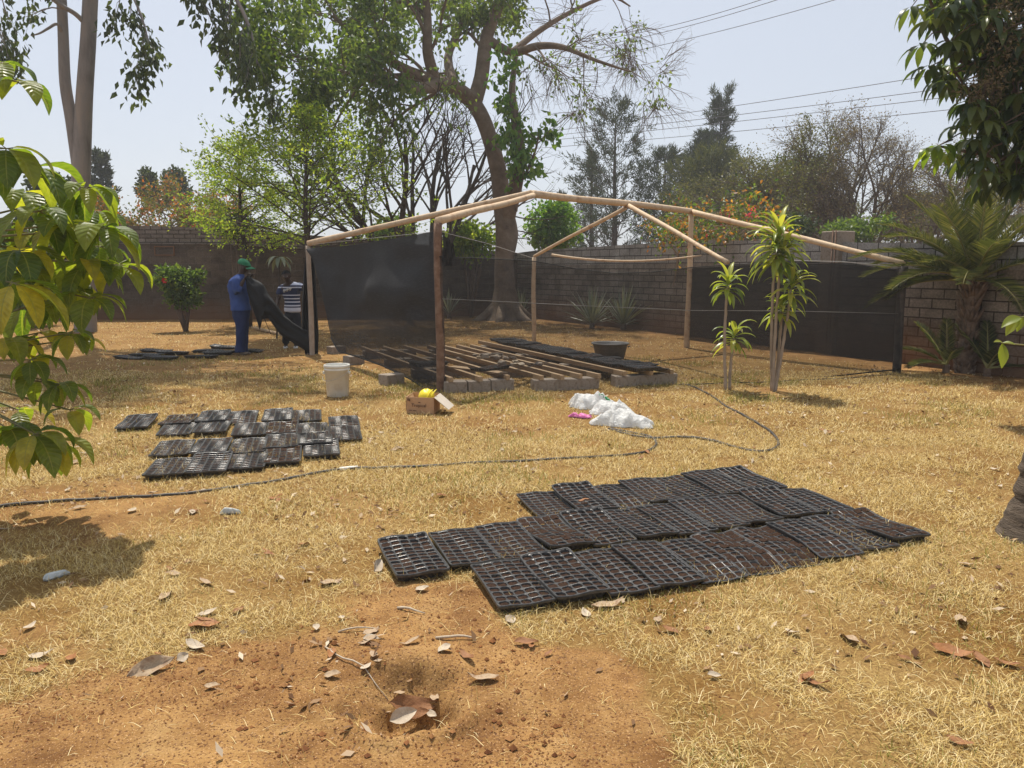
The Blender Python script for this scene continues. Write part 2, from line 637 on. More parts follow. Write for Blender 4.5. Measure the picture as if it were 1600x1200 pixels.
tag(link('dry_grass', np_mesh('dry_grass', np.concatenate(vs), [np.concatenate(f4), np.concatenate(f3)], MT['straw'],
                              rnd=np.concatenate([rn, rn]))), kind='stuff')
vs, f4, f3, rn, off = [], [], [], [], 0
gd = lambda x, y: (1 - bare(x, y)) * smooth(.55, .72, fbm(x * 1.4, y * 1.4, 71))
for (n, rect, lo, hi, wd, fl, sdv) in ((30000, (-3.4, 4.0, 2.1, 5.6), .03, .07, .0030, .8, 5),
                                       (60000, (-7, 6, 5.6, 11.0), .04, .09, .0048, .85, 6),
                                       (26000, (-9, 4, 9.0, 14.0), .05, .11, .0070, .9, 7)):
    v, q, t, r_, m_ = blades(n, rect, gd, lo, hi, wd, fl, sdv)
    vs.append(v); f4.append(q + off); f3.append(t + off); rn.append(r_)
    off += len(v)
rn = np.concatenate(rn)
tag(link('green_grass', np_mesh('green_grass', np.concatenate(vs), [np.concatenate(f4), np.concatenate(f3)], MT['green_grass'],
                                rnd=np.concatenate([rn, rn]))), kind='stuff')

# crumbs of soil and small stones on the bare patch
def crumbs(n, rect, seed, rmin, rmax):
    rng = np.random.default_rng(seed)
    x = rng.uniform(rect[0], rect[1], n); y = rng.uniform(rect[2], rect[3], n)
    keep = rng.random(n) < (bare(x, y) * (.25 + .75 * smooth(.4, .62, fbm(x * 2.2, y * 2.2, 81))))
    x, y = x[keep], y[keep]; n = len(x)
    r = rmin + (rmax - rmin) * rng.random(n) ** 3
    c = np.stack([x, y, gh(x, y) + r * .25], 1)
    base = np.array([[1, 0, 0], [0, 1, 0], [-1, 0, 0], [0, -1, 0], [0, 0, .8], [0, 0, -.6]], float)
    v = c[:, None, :] + base[None] * r[:, None, None] * rng.uniform(.6, 1.3, (n, 6, 1))
    b = (np.arange(n) * 6)[:, None, None]
    tri = np.array([[0, 1, 4], [1, 2, 4], [2, 3, 4], [3, 0, 4], [1, 0, 5], [2, 1, 5], [3, 2, 5], [0, 3, 5]])[None]
    return v.reshape(-1, 3), (b + tri).reshape(-1, 3), np.repeat(rng.random(n), 8)


MT['crumb'] = LM('soil_crumbs', (.16, .065, .03), (.30, .13, .05), (.46, .25, .10), trans=0.0, rough=.95, spec=.1)
v, t, r_ = crumbs(60000, (-2.4, 2.6, 2.0, 4.3), 8, .0014, .0060)
vc, tc0, rc = crumbs(900, (HOLE.x - .75, HOLE.x + .6, HOLE.y - .35, HOLE.y + .7), 18, .004, .017)
v, t, r_ = np.concatenate([v, vc]), np.concatenate([t, tc0 + len(v)]), np.concatenate([r_, rc])
tag(link('soil_crumbs', np_mesh('soil_crumbs', v, [t], MT['crumb'], smoothf=False, rnd=r_)), kind='stuff')

# ------------------------------------------------------------------ fallen leaves
def leaf_shape(L, W, curl, fold, nx_=7, ny_=4, seed=0, tipk=1.0):
    """a leaf lying along +x, midrib curled by curl, halves folded up by fold"""
    rng = random.Random(seed)
    ph, am = rng.uniform(0, 6), rng.uniform(.0, .06)
    rows = []
    for i in range(nx_ + 1):
        t = i / nx_
        hw = W / 2 * (math.sin(math.pi * min(1, t ** .8)) ** .8 if 0 < t < 1 else 0) + .0006
        row = []
        for j in range(-ny_ // 2, ny_ // 2 + 1):
            s_ = j / (ny_ / 2)
            x = L * t
            z = curl * L * (t - .5) ** 2 * 2 + fold * hw * abs(s_) + am * L * math.sin(ph + 9 * t + 3 * s_) * abs(s_)
            row.append(Vector((x - L / 2, hw * s_, z)))
        rows.append(row)
    return rows


MT['dead_tan'] = M('dead_leaf_tan', (.30, .205, .12), (.42, .31, .20), 30, .8, .2, 150, c3=(.24, .14, .08))
MT['dead_brown'] = M('dead_leaf_brown', (.20, .085, .035), (.32, .15, .06), 30, .65, .2, 150)
MT['dead_rust'] = M('dead_leaf_rust', (.25, .095, .032), (.34, .155, .055), 30, .6, .2, 150)
MT['dead_pale'] = M('dead_leaf_pale', (.40, .32, .23), (.54, .45, .34), 30, .8, .2, 150)
# small scraps as one mass
def scraps(n, rect, seed):
    rng = np.random.default_rng(seed)
    x = rng.uniform(rect[0], rect[1], n); y = rng.uniform(rect[2], rect[3], n)
    px, py = project(x, np.maximum(y, 1.2), 0)
    keep = (px > -60) & (px < 1660) & (rng.random(n) < .2 + .8 * smooth(.42, .62, fbm(x * 1.6, y * 1.6, 91)))
    x, y = x[keep], y[keep]; n = len(x)
    L = (.010 + .045 * rng.random(n) ** 2.5) * (1 + y * .03); W = L * rng.uniform(.25, .6, n)
    a = rng.uniform(0, 6.283, n); ti = rng.normal(0, .35, n); ro = rng.normal(0, .5, n)
    d = np.stack([np.cos(a) * np.cos(ti), np.sin(a) * np.cos(ti), np.sin(ti)], 1)
    s = np.stack([-np.sin(a) * np.cos(ro), np.cos(a) * np.cos(ro), np.sin(ro)], 1)
    c = np.stack([x, y, gh(x, y) + .008 + np.abs(np.sin(ti)) * L * .5], 1)
    k = np.array([[-.5, 0], [-.1, .5], [.5, .0], [-.05, -.5]])
    v = c[:, None] + d[:, None] * (k[None, :, :1] * L[:, None, None]) + s[:, None] * (k[None, :, 1:] * W[:, None, None])
    return v.reshape(-1, 3), (np.arange(n) * 4)[:, None] + np.array([[0, 1, 2, 3]]), rng.random(n)


MT['scrap'] = LM('leaf_scraps', (.11, .05, .022), (.34, .21, .11), (.66, .55, .40), trans=.12, tcol=(1, .9, .7), rough=.8, spec=.2)
v1, q1, r1_ = scraps(26000, (-6.5, 7.5, 2.3, 12.5), 10)
v2, q2, r2_ = scraps(6000, (-15, 7, 11.5, 23), 12)
tag(link('leaf_litter', np_mesh('leaf_litter', np.concatenate([v1, v2]), [np.concatenate([q1, q2 + len(v1)])], MT['scrap'], smoothf=False,
                                rnd=np.concatenate([r1_, r2_]))), kind='stuff')

# single large leaves
KINDS_L = [('dead_tan', 'tan', .16, .07), ('dead_brown', 'dark brown', .13, .055), ('dead_rust', 'rust orange', .14, .06), ('dead_pale', 'pale', .11, .06)]
leaf_me = {}
for ki, (mk, nm, L_, W_) in enumerate(KINDS_L):
    for va in range(4):
        mb = MB()
        mb.grid(leaf_shape(L_ * (.8 + .14 * va), W_, [.10, .22, .06, .30][va], [.35, .12, .5, .2][va], seed=ki * 9 + va))
        leaf_me[(ki, va)] = mb.mesh('dry_leaf', MT[mk])


def put_leaf(px, py, ki, va, rz, label, group=None, sc=1.0, tilt=0.0, dz=0.0):
    p = G(px, py, -.055 if 'dug hole' in label else 0)
    o = link('dry_leaf', leaf_me[(ki, va)])
    o.location = (p.x, p.y, gz(p.x, p.y) + .012 + dz)
    if 'dug hole' in label: o.location.z = -.055 + dz
    o.rotation_euler = (tilt, random.uniform(-.25, .25), rz)
    o.scale = (sc, sc, sc)
    tag(o, label, 'leaf', group)
    return o


GL = 'dry leaves lying about the yard'
put_leaf(950, 952, 0, 3, .3, 'large crumpled tan leaf against the near edge of the tray mat', GL, .85)
put_leaf(915, 965, 3, 1, 1.9, 'small pale leaf left of the crumpled tan leaf by the trays', GL, .7)
put_leaf(797, 976, 3, 0, .9, 'pale leaf under the lowest corner of the nearest tray', GL, .8, .5)
put_leaf(590, 893, 3, 2, 1.4, 'white papery leaf at the left corner of the tray mat', GL, .95, .9, .02)
put_leaf(1487, 1020, 2, 3, -.5, 'rust brown curled leaf alone on the straw at lower right', GL, .95, .3)
put_leaf(1500, 1165, 1, 1, -.7, 'dark brown leaf at the bottom right of the photo', GL, .7)
put_leaf(237, 1050, 0, 2, .5, 'long folded tan leaf on the grass edge at lower left', GL, 1.05, .7)
put_leaf(285, 1033, 3, 0, 1.2, 'pale leaf standing on edge right of the folded tan leaf', GL, .7, .8)
put_leaf(66, 1030, 3, 3, .1, 'flat pale oval leaf at the grass edge near the left border', GL, .8)
put_leaf(320, 982, 2, 0, .05, 'flat rust leaf half buried in straw above the folded leaf', GL, 1.3)
put_leaf(325, 962, 3, 1, .4, 'pale curled leaf just behind the flat rust leaf', GL, .85)
put_leaf(430, 780, 2, 1, .3, 'rust leaf on the straw just below the left end of the hose', GL, .85)
put_leaf(303, 802, 1, 0, .2, 'brown leaf on straw below the left trays and hose', GL, .8)
put_leaf(690, 773, 2, 0, .4, 'bright orange leaf on straw between hose and tray mat', GL, .7)
put_leaf(912, 797, 2, 2, .2, 'small rust leaf lying on top of a tray in the mat', GL, .5, 0, .07)
put_leaf(660, 925, 3, 0, .4, 'pale leaf on the soil below the left end of the tray mat', GL, .8)
put_leaf(518, 914, 0, 1, .6, 'tan leaf left of the tray mat beside the bare soil', GL, .8)
put_leaf(646, 1102, 1, 3, .35, 'large brown leaf propped up in the back of the dug hole', GL, 1.3, .75, .0)
put_leaf(650, 1118, 1, 1, .2, 'round reddish brown leaf in the middle of the dug hole', GL, .8, .7, .012)
put_leaf(630, 1126, 3, 2, .6, 'pale pinkish leaf at the front of the dug hole', GL, .95, .75, .02)
put_leaf(674, 1112, 3, 0, -.3, 'pale leaf scrap at the right side of the dug hole', GL, .5, .3, -.01)
rl = random.Random(4)
nl = {0: 0, 1: 0, 2: 0, 3: 0}
tries = 0
while sum(nl.values()) < 95 and tries < 2000:
    tries += 1
    px, py = rl.uniform(0, 1600), 640 + 500 * rl.random() ** 1.5
    if (560 < px < 1480 and 715 < py < 970) or (170 < px < 570 and py < 760) or py > 1080 or (620 < px < 1080 and py < 700):
        continue
    if px > 1000 and rl.random() < .45:
        continue
    ki = rl.choices([0, 1, 2, 3], [5, 3, 2, 4])[0]
    nl[ki] += 1
    put_leaf(px, py, ki, rl.randrange(4), rl.uniform(0, 6.28), KINDS_L[ki][1] + ' dry leaf lying loose on the straw',
             KINDS_L[ki][1] + ' dry leaves scattered over the straw', rl.uniform(.38, .78), rl.uniform(-.25, .25))

# twigs on the soil
def twig(px0, py0, px1, py1, r, label):
    a, b = G(px0, py0), G(px1, py1)
    pts = []
    for i in range(7):
        t = i / 6
        p = a.lerp(b, t)
        pts.append(Vector((p.x + .012 * math.sin(3 * t + px0), p.y, gz(p.x, p.y) + r * .8 + .012 * math.sin(t * 3.1))))
    mb = MB()
    mb.tube(pts, [r, r * 1.1, r, r * .95, r * .8, r * .7, r * .4], 6)
    tag(mb.build('dry_stick', MT['dead_pale']), label, 'stick', 'dry sticks on the soil')


twig(618, 953, 668, 963, .006, 'curved pale stick on the soil below the left tray row')
twig(684, 1001, 740, 1004, .006, 'short straight pale stick on bare soil behind the hole')
twig(532, 991, 590, 986, .004, 'thin pale stick on bare soil left of the straight one')
twig(505, 1015, 610, 1075, .0035, 'long thin root running down the soil into the hole')
# ================================================================== perimeter walls
def brick_material(name, c1, c2, mortar, bw, bh, stain=(.10, .075, .055), stain_hi=.25, soilz=.5, ms=.012):
    """block wall; the wall mesh carries a UV map in metres (along, up)"""
    m, nt, out = _nt(name)
    b = N(nt, 'ShaderNodeBsdfPrincipled', Roughness=.95)
    b.inputs['Specular IOR Level'].default_value = .1
    nt.links.new(b.outputs[0], out.inputs[0])
    uv = N(nt, 'ShaderNodeUVMap')
    br = N(nt, 'ShaderNodeTexBrick', _offset=.5, _squash=1.0)
    br.inputs['Scale'].default_value = 1
    br.inputs['Brick Width'].default_value = bw
    br.inputs['Row Height'].default_value = bh
    br.inputs['Mortar Size'].default_value = ms
    br.inputs['Mortar Smooth'].default_value = .25
    br.inputs['Bias'].default_value = -.1
    br.inputs['Color1'].default_value = (*c1, 1)
    br.inputs['Color2'].default_value = (*c2, 1)
    br.inputs['Mortar'].default_value = (*mortar, 1)
    wob = N(nt, 'ShaderNodeTexNoise', Scale=3.0, Detail=3)
    nt.links.new(uv.outputs[0], wob.inputs['Vector'])
    ad = N(nt, 'ShaderNodeMix', _data_type='VECTOR')
    ad.inputs[0].default_value = .012
    nt.links.new(uv.outputs[0], ad.inputs[4]); nt.links.new(wob.outputs['Color'], ad.inputs[5])
    nt.links.new(ad.outputs[1], br.inputs['Vector'])
    n1 = N(nt, 'ShaderNodeTexNoise', Scale=1.3, Detail=8, Roughness=.7)
    nt.links.new(uv.outputs[0], n1.inputs['Vector'])
    r1 = ramp(nt, [(.38, (1, 1, 1)), (.72, stain)])
    nt.links.new(n1.outputs['Fac'], r1.inputs[0])
    mx = N(nt, 'ShaderNodeMix', _data_type='RGBA', _blend_type='MULTIPLY')
    mx.inputs[0].default_value = .8
    nt.links.new(br.outputs[0], mx.inputs[6]); nt.links.new(r1.outputs[0], mx.inputs[7])
    n3 = N(nt, 'ShaderNodeTexNoise', Scale=28, Detail=5, Roughness=.7)
    nt.links.new(uv.outputs[0], n3.inputs['Vector'])
    r3 = ramp(nt, [(.3, (.6, .6, .6)), (.7, (1.25, 1.22, 1.2))])
    nt.links.new(n3.outputs['Fac'], r3.inputs[0])
    mx2 = N(nt, 'ShaderNodeMix', _data_type='RGBA', _blend_type='MULTIPLY')
    mx2.inputs[0].default_value = 1
    nt.links.new(mx.outputs[2], mx2.inputs[6]); nt.links.new(r3.outputs[0], mx2.inputs[7])
    # red soil splashed on the foot of the wall
    sp = N(nt, 'ShaderNodeSeparateXYZ')
    nt.links.new(uv.outputs[0], sp.inputs[0])
    am = N(nt, 'ShaderNodeMath', _operation='MULTIPLY_ADD')
    nt.links.new(n1.outputs['Fac'], am.inputs[0]); am.inputs[1].default_value = -.7
    nt.links.new(sp.outputs[1], am.inputs[2])
    mr = N(nt, 'ShaderNodeMapRange')
    mr.inputs['From Min'].default_value = -.3; mr.inputs['From Max'].default_value = soilz
    mr.inputs['To Min'].default_value = .75; mr.inputs['To Max'].default_value = 0
    nt.links.new(am.outputs[0], mr.inputs['Value'])
    mx3 = N(nt, 'ShaderNodeMix', _data_type='RGBA')
    nt.links.new(mr.outputs[0], mx3.inputs[0]); nt.links.new(mx2.outputs[2], mx3.inputs[6])
    mx3.inputs[7].default_value = (.23, .115, .055, 1)
    nt.links.new(mx3.outputs[2], b.inputs['Base Color'])
    hm = N(nt, 'ShaderNodeMath', _operation='MULTIPLY_ADD')
    nt.links.new(n3.outputs['Fac'], hm.inputs[0]); hm.inputs[1].default_value = .35
    iv = N(nt, 'ShaderNodeMath', _operation='SUBTRACT')
    iv.inputs[0].default_value = 1; nt.links.new(br.outputs['Fac'], iv.inputs[1])
    nt.links.new(iv.outputs[0], hm.inputs[2])
    bp = N(nt, 'ShaderNodeBump', Strength=.9, Distance=.02)
    nt.links.new(hm.outputs[0], bp.inputs['Height'])
    nt.links.new(bp.outputs[0], b.inputs['Normal'])
    return m


MT['wall_r'] = brick_material('grey_block_wall', (.27, .235, .20), (.37, .325, .28), (.095, .082, .07), .42, .157, soilz=.45)
MT['wall_rtop'] = brick_material('pale_block_courses', (.36, .345, .325), (.44, .42, .395), (.12, .11, .10), .44, .19, stain=(.35, .33, .31), soilz=-.29)
MT['wall_l'] = brick_material('brown_block_wall', (.125, .10, .080), (.17, .135, .105), (.20, .17, .14), .46, .215, soilz=.3, ms=.008)
MT['wall_ltop'] = brick_material('small_brick_courses', (.25, .215, .185), (.36, .315, .28), (.10, .085, .07), .34, .125, stain=(.25, .22, .2), soilz=-.29)


def wall_mesh(name, pts, z0s, z1s, th, m):
    """upright wall along pts; z0s and z1s give foot and top at each point; uv in metres"""
    n = len(pts)
    offs = []
    for i in range(n):
        a = pts[max(i - 1, 0)]; b = pts[min(i + 1, n - 1)]
        t = (b - a).normalized()
        offs.append(Vector((-t.y, t.x, 0)) * th / 2)
    vs, fs, uvs = [], [], []
    L = [0]
    for a, b in zip(pts[:-1], pts[1:]):
        L.append(L[-1] + (b - a).length)
    for i in range(n):
        for s_ in (1, -1):
            for z in (z0s[i], z1s[i]):
                p = pts[i] + offs[i] * s_
                vs.append((p.x, p.y, z))
    def q(a, b, c, d, ua, ub, uc, ud):
        fs.append((a, b, c, d)); uvs.extend([ua, ub, uc, ud])
    for i in range(n - 1):
        a, b = i * 4, i * 4 + 4
        q(a, b, b + 1, a + 1, (L[i], z0s[i]), (L[i + 1], z0s[i + 1]), (L[i + 1], z1s[i + 1]), (L[i], z1s[i]))
        q(b + 2, a + 2, a + 3, b + 3, (L[i + 1], z0s[i + 1]), (L[i], z0s[i]), (L[i], z1s[i]), (L[i + 1], z1s[i + 1]))
        q(a + 1, b + 1, b + 3, a + 3, (L[i], 0), (L[i + 1], 0), (L[i + 1], th), (L[i], th))
        q(b, a, a + 2, b + 2, (L[i], 0), (L[i + 1], 0), (L[i + 1], th), (L[i], th))
    for e in (0, (n - 1) * 4):
        q(e, e + 1, e + 3, e + 2, (0, z0s[0]), (0, z1s[0]), (th, z1s[0]), (th, z0s[0]))
    me = bpy.data.meshes.new(name)
    me.from_pydata(vs, [], fs)
    uvl = me.uv_layers.new(name='UVMap')
    for i, c in enumerate(uvs):
        uvl.data[i].uv = c
    me.materials.append(m)
    me.update()
    return me


wr = empty('boundary_wall', WR[1], 0, 'grey concrete block wall with pale top courses running behind the shade house', 'wall')
link('wall', wall_mesh('wall', WR, [-.3] * 5, [1.55, 1.58, 1.72, 1.68, 1.62], .2, MT['wall_r']), wr)
link('top_courses', wall_mesh('top_courses', WR, [1.55, 1.58, 1.72, 1.68, 1.62], [1.95, 1.99, 2.24, 2.16, 2.1], .194, MT['wall_rtop']), wr)
mb = MB()
pp = WR[1].lerp(WR[2], .36)
mb.box((pp.x, pp.y, 1.03), (.42, .42, 2.5), Matrix.Rotation(math.atan2(WR[2].y - WR[1].y, WR[2].x - WR[1].x), 3, 'Z'), .015)
mb.build('pillar', MT['block'], wr)
mb = MB()
p2 = WR[1].lerp(WR[2], .30)
for k in range(2):
    pk = WR[1].lerp(WR[2], .335 + .012 * k)
    mb.tube([(pk.x - .2, pk.y - .1, .2), (pk.x - .2, pk.y - .1, 2.3)], .012, 6)
mb.build('iron_bar', MT['post_dark'], wr)

wl = empty('boundary_wall', WL[1], 0, 'tall dark brown block wall with small brick courses on top at the left back', 'wall')
link('wall', wall_mesh('wall', WL, [-.3] * 3, [2.43, 2.36, 1.9], .24, MT['wall_l']), wl)
link('top_courses', wall_mesh('top_courses', WL, [2.43, 2.36, 1.9], [3.03, 2.85, 2.1], .20, MT['wall_ltop']), wl)
mb = MB()
a, b = WL[0], WL[2]
cap0 = [(p + Vector((0, -.02, 0))) for p in WL]
link('ledge', wall_mesh('ledge', cap0, [2.40, 2.33, 1.87], [2.428, 2.358, 1.898], .30, MT['wall_ltop']), wl)
mb = MB()
q = PL(260, 392, WL[0], WL[1])
for dz in (-.13, .13):
    mb.box((q.x, q.y - .135, q.z + dz), (.62, .05, .035))
for dx in (-.3, .3):
    mb.box((q.x + dx, q.y - .135, q.z), (.035, .05, .22))
mb.build('vent_frame', MT['wall_ltop'], wl)

# small out-building at the left border, seen only in glimpses between the leaves
hut = empty('garden_hut', (-18.6, 22.0, 0), 0, 'small hut with a low brown roof seen between the leaves at the left border', 'hut')
mb = MB()
mb.box((-18.6, 22.4, 1.1), (2.2, 2.6, 2.6))
mb.build('wall', MT['wall_l'], hut)
mb = MB()
for sy in (-1, 1):
    mb.grid([[Vector((-18.6 + x, 22.4 + sy * 1.75, 2.42 + .02 * math.sin(x * 31))) for x in np.linspace(-1.5, 1.35, 30)],
             [Vector((-18.6 + x, 22.4, 3.15 + .02 * math.sin(x * 31))) for x in np.linspace(-1.5, 1.35, 30)]])
ro = mb.build('roof', M('brown_roof', (.26, .19, .14), (.36, .28, .21), 4, .8, c3=(.2, .13, .09)), hut)
so_ = ro.modifiers.new('thickness', 'SOLIDIFY'); so_.thickness = .04

# ================================================================== shade house
gA, gB, gD = G(688, 612), G(488, 555), G(1400, 582)
gC, gE = G(834, 535), G(1073, 543)
for v in (gA, gB, gC, gD, gE):
    v.z = gz(v.x, v.y)
tA = Vector((gA.x, gA.y, P(684, 352, gA.y).z)); tB = Vector((gB.x, gB.y, P(486, 384, gB.y).z))
tC = Vector((gC.x, gC.y, P(838, 402, gC.y).z)); tD = Vector((gD.x, gD.y, P(1412, 418, gD.y).z))
P2 = Vector((gE.x, gE.y, P(1078, 330, gE.y).z))
P1 = P(833, 303, 13.2)
PM = P1.lerp(P2, .55)
tF = PL(1137, 412, gA, gD)

sh = empty('shade_house', (gA + gD) / 2, 0, 'shade house frame of peeled poles with black shade cloth walls and no roof cloth', 'shade house')


def pole(name, pts, rads, m, n=10, parent=None, wob=.012, seed=0):
    rr = random.Random(seed)
    a, b = Vector(pts[0]), Vector(pts[-1])
    out = []
    ns = 12
    ph = rr.uniform(0, 6)
    d = (b - a).normalized()
    u = d.orthogonal().normalized(); v = d.cross(u)
    for i in range(ns + 1):
        t = i / ns
        out.append(a.lerp(b, t) + (u * math.sin(ph + 5 * t) + v * math.cos(ph * 2 + 4 * t)) * wob * math.sin(math.pi * t))
    rs = [rads[0] + (rads[1] - rads[0]) * i / ns + rr.uniform(-.0025, .0025) for i in range(ns + 1)]
    mb = MB()
    mb.tube(out, rs, n)
    return mb.build(name, m, parent)


dn = Vector((0, 0, -.25))
o = pole('corner_post', [gA + dn, tA + Vector((0, 0, .03))], (.058, .054), MT['post_dark'], parent=sh, seed=1)
o['label'] = 'thick dark reddish brown post at the near corner'
o = pole('corner_post', [gB + dn, tB], (.052, .045), MT['post_grey'], parent=sh, seed=2)
o['label'] = 'greyish corner post beside the two men'
o = pole('corner_post', [gD + dn, tD + Vector((0, 0, .02))], (.064, .060), MT['post_tarred'], parent=sh, seed=3)
o['label'] = 'black tarred corner post at the right end'
pole('post', [gC + dn, tC], (.05, .045), MT['pole'], parent=sh, seed=4)
pole('post', [gE + dn, P2 - Vector((0, 0, .05))], (.062, .05), MT['pole'], parent=sh, seed=5)['label'] = 'tall centre post under the ridge end'
pole('ridge_pole', [P1, P2], (.062, .055), MT['pole'], parent=sh, seed=6)
pole('rafter', [tB + Vector((0, 0, .04)), P1 + Vector((-.02, 0, .02))], (.055, .048), MT['pole'], parent=sh, seed=7)
pole('rafter', [tA + Vector((0, 0, .05)), P1 + Vector((0, -.06, -.03))], (.052, .045), MT['pole'], parent=sh, seed=8)
pole('rafter', [P2 + Vector((0, 0, -.01)), tD + Vector((0, 0, .06))], (.055, .042), MT['pole'], parent=sh, seed=9)
pole('rafter', [PM + Vector((-.02, 0, -.07)), tC + Vector((0, 0, .02))], (.04, .032), MT['pole'], parent=sh, seed=10)
pole('rafter', [PM + Vector((.02, 0, -.02)), tF + Vector((0, 0, .02))], (.042, .032), MT['pole'], parent=sh, seed=11)
# the thin sagging pole tied between the back posts
qa, qb = P(862, 398, gC.y - .4), P(1096, 399, gE.y - .3)
mb = MB()
mb.tube([qa.lerp(qb, t) + Vector((0, 0, -.12 * 4 * t * (1 - t))) for t in np.linspace(0, 1, 14)], list(np.linspace(.026, .016, 14)), 7)
mb.build('tie_pole', MT['pole'], sh)


def poly_y(px, pts):
    return float(np.interp(px, [p[0] for p in pts], [p[1] for p in pts]))


def net_panel(name, a, b, pxs, top, bot, rows, m, bulge=.02, seed=0, parent=None, label=None):
    mb = MB()
    n_ = Vector((b.y - a.y, a.x - b.x, 0)).normalized()
    rws = []
    for j in range(rows + 1):
        t = j / rows
        row = []
        for i, px in enumerate(pxs):
            y0, y1 = poly_y(px, top), poly_y(px, bot)
            p = PL(px, y0 + (y1 - y0) * t, a, b)
            s_ = math.sin(math.pi * t)
            w_ = (float(fbm(np.array([p.x * 1.7 + p.y * 1.7]), np.array([p.z * 1.2]), 100 + seed, 3)[0]) - .5) * bulge * 4
            p = p + n_ * (w_ * (.3 + .7 * s_))
            row.append(p)
        rws.append(row)
    mb.grid(rws)
    o = mb.build(name, m, parent)
    if label: o['label'] = label
    return o, rws


MT['net_left'] = NETM('shade_cloth_double', .955, var=.035, scale=(1, 1, 9), thin=(.55, .85, .12))
MT['net_front'] = NETM('shade_cloth', .47, col=(.018, .0175, .018), var=.06, scale=(1, 1, 5))
MT['net_right'] = NETM('shade_cloth_dense', .80, var=.08, scale=(1, 1, 7))
MT['net_loose'] = NETM('shade_cloth_bunched', .99, col=(.003, .003, .0034), var=.008)
MT['cord'] = M('black_cord', (.012, .012, .012), rough=.6)

nrm = lambda a, b: Vector((b.y - a.y, a.x - b.x, 0)).normalized()
# left wall of cloth (A - B), hung a hand's width inside the posts
kA, kB = gA + Vector((0, 0, 0)), gB
top_l = [(486, 388), (520, 386), (560, 381), (620, 372), (660, 365), (684, 361)]
bot_l = [(486, 392), (497, 430), (508, 480), (519, 528), (531, 549), (560, 557), (600, 571), (640, 590), (660, 603), (684, 616)]
o, rws = net_panel('shade_cloth_wall', kA, kB, list(np.linspace(486, 531, 12)) + list(np.linspace(536, 684, 44)), top_l, bot_l, 26, MT['net_left'], .09, 1, sh,
                   'dense dark cloth wall between the near corner post and the men')
mb = MB(); mb.tube([p + Vector((0, 0, -.004)) for p in rws[-1][8:]], .012, 6); mb.build('hem_cord', MT['cord'], sh)
# front wall of cloth (A - D), low, thin
top_f = [(684, 401), (760, 404), (835, 408), (900, 420), (960, 427), (1020, 425), (1078, 418), (1137, 414), (1230, 409), (1330, 412), (1412, 424)]
bot_f = [(684, 618), (696, 617), (719, 612), (735, 608), (753, 608), (769, 611), (787, 609), (805, 612), (820, 610), (832, 611), (860, 607), (900, 605), (943, 605), (965, 602), (1010, 603),
         (1060, 604), (1090, 602), (1200, 594), (1300, 588), (1404, 577)]
kf = nrm(gA, gD) * .06
fa, fd = gA + kf, gD + kf
o, rws = net_panel('shade_cloth_wall', fa, fd, list(np.linspace(686, 1405, 90)), top_f, bot_f, 14, MT['net_front'], .03, 2, sh, 'thin see-through cloth wall along the front')
mb = MB(); mb.tube(rws[-1], .011, 6); mb.build('hem_cord', MT['cord'], sh)
mb = MB(); mb.tube(rws[0], .006, 5); mb.build('top_cord', MT['cord'], sh)
mb = MB()
mb.tube([PL(x, y, fa, fd) + kf * -.2 for x, y in ((690, 467), (760, 470), (835, 474), (940, 479), (1078, 485), (1240, 486), (1404, 490))], .004, 5)
mb.tube([PL(x, y, fa, fd) + kf * -.2 for x, y in ((1230, 407), (1320, 409), (1408, 418))], .006, 5)
mb.build('guy_wire', MT['wire'], sh)
mb = MB()
mb.tube([PL(x, y, kA, kB) + nrm(kA, kB) * .06 for x, y in ((545, 470), (560, 465), (600, 466), (640, 469), (684, 466))], .007, 5)
mb.tube([tA + Vector((0, 0, -.05)), tA.lerp(P1, .1) + Vector((-.1, .4, -.1)), tB + Vector((.1, -.1, .02))], .003, 5)
mb.tube([tA + Vector((.03, 0, -.08)), P(760, 380, 11.5), P(835, 404, gC.y - .5)], .004, 5)
mb.build('guy_wire', MT['wire'], sh)
# right wall of cloth (D - E)
top_r = [(1068, 424), (1078, 420), (1137, 416), (1230, 411), (1330, 414), (1411, 424)]
bot_r = [(1068, 530), (1120, 538), (1170, 545), (1237, 551), (1300, 557), (1393, 564), (1402, 566)]
o, rws = net_panel('shade_cloth_wall', gD, gE, list(np.linspace(1075, 1403, 40)), top_r, bot_r, 12, MT['net_right'], .05, 3, sh, 'dark cloth wall at the right end')
mb = MB(); mb.tube(rws[0], .007, 5); mb.build('top_cord', MT['cord'], sh)
# folded end of cloth tied at the near post
mb = MB()
rws = []
for j in range(12):
    t = j / 11
    z = 2.05 - .42 * t
    rws.append([Vector((gA.x + .05 + .018 * i + .02 * math.sin(i * 2 + 3 * t), gA.y - .02 + .03 * math.sin(i * 1.9 + t * 4), z - .02 * i * (1 - t))) for i in range(10)])
mb.grid(rws)
mb.build('cloth_fold', MT['net_left'], sh)

# ================================================================== concrete blocks and planks of the beds
uw = (gD - gA).normalized(); uw.z = 0
F3, B3 = G(1012, 588, .2), G(772, 537, .2)
ub = (B3 - F3); ub.z = 0
LB3 = ub.length
ub.normalize()
back_n = Vector((-uw.y, uw.x, 0))
BLK = (.31, .20, .16)
angw = math.atan2(uw.y, uw.x)
blk_me = []
for k in range(3):
    mb = MB()
    mb.box((0, 0, BLK[2] / 2), (BLK[0] - .008, BLK[1], BLK[2]), None, .008)
    me_ = mb.mesh('concrete_block', MT['block'])
    rr = random.Random(50 + k)
    for v in me_.vertices:
        v.co += Vector((rr.uniform(-.006, .006), rr.uniform(-.006, .006), rr.uniform(-.004, .004)))
    blk_me.append(me_)
rb = random.Random(9)


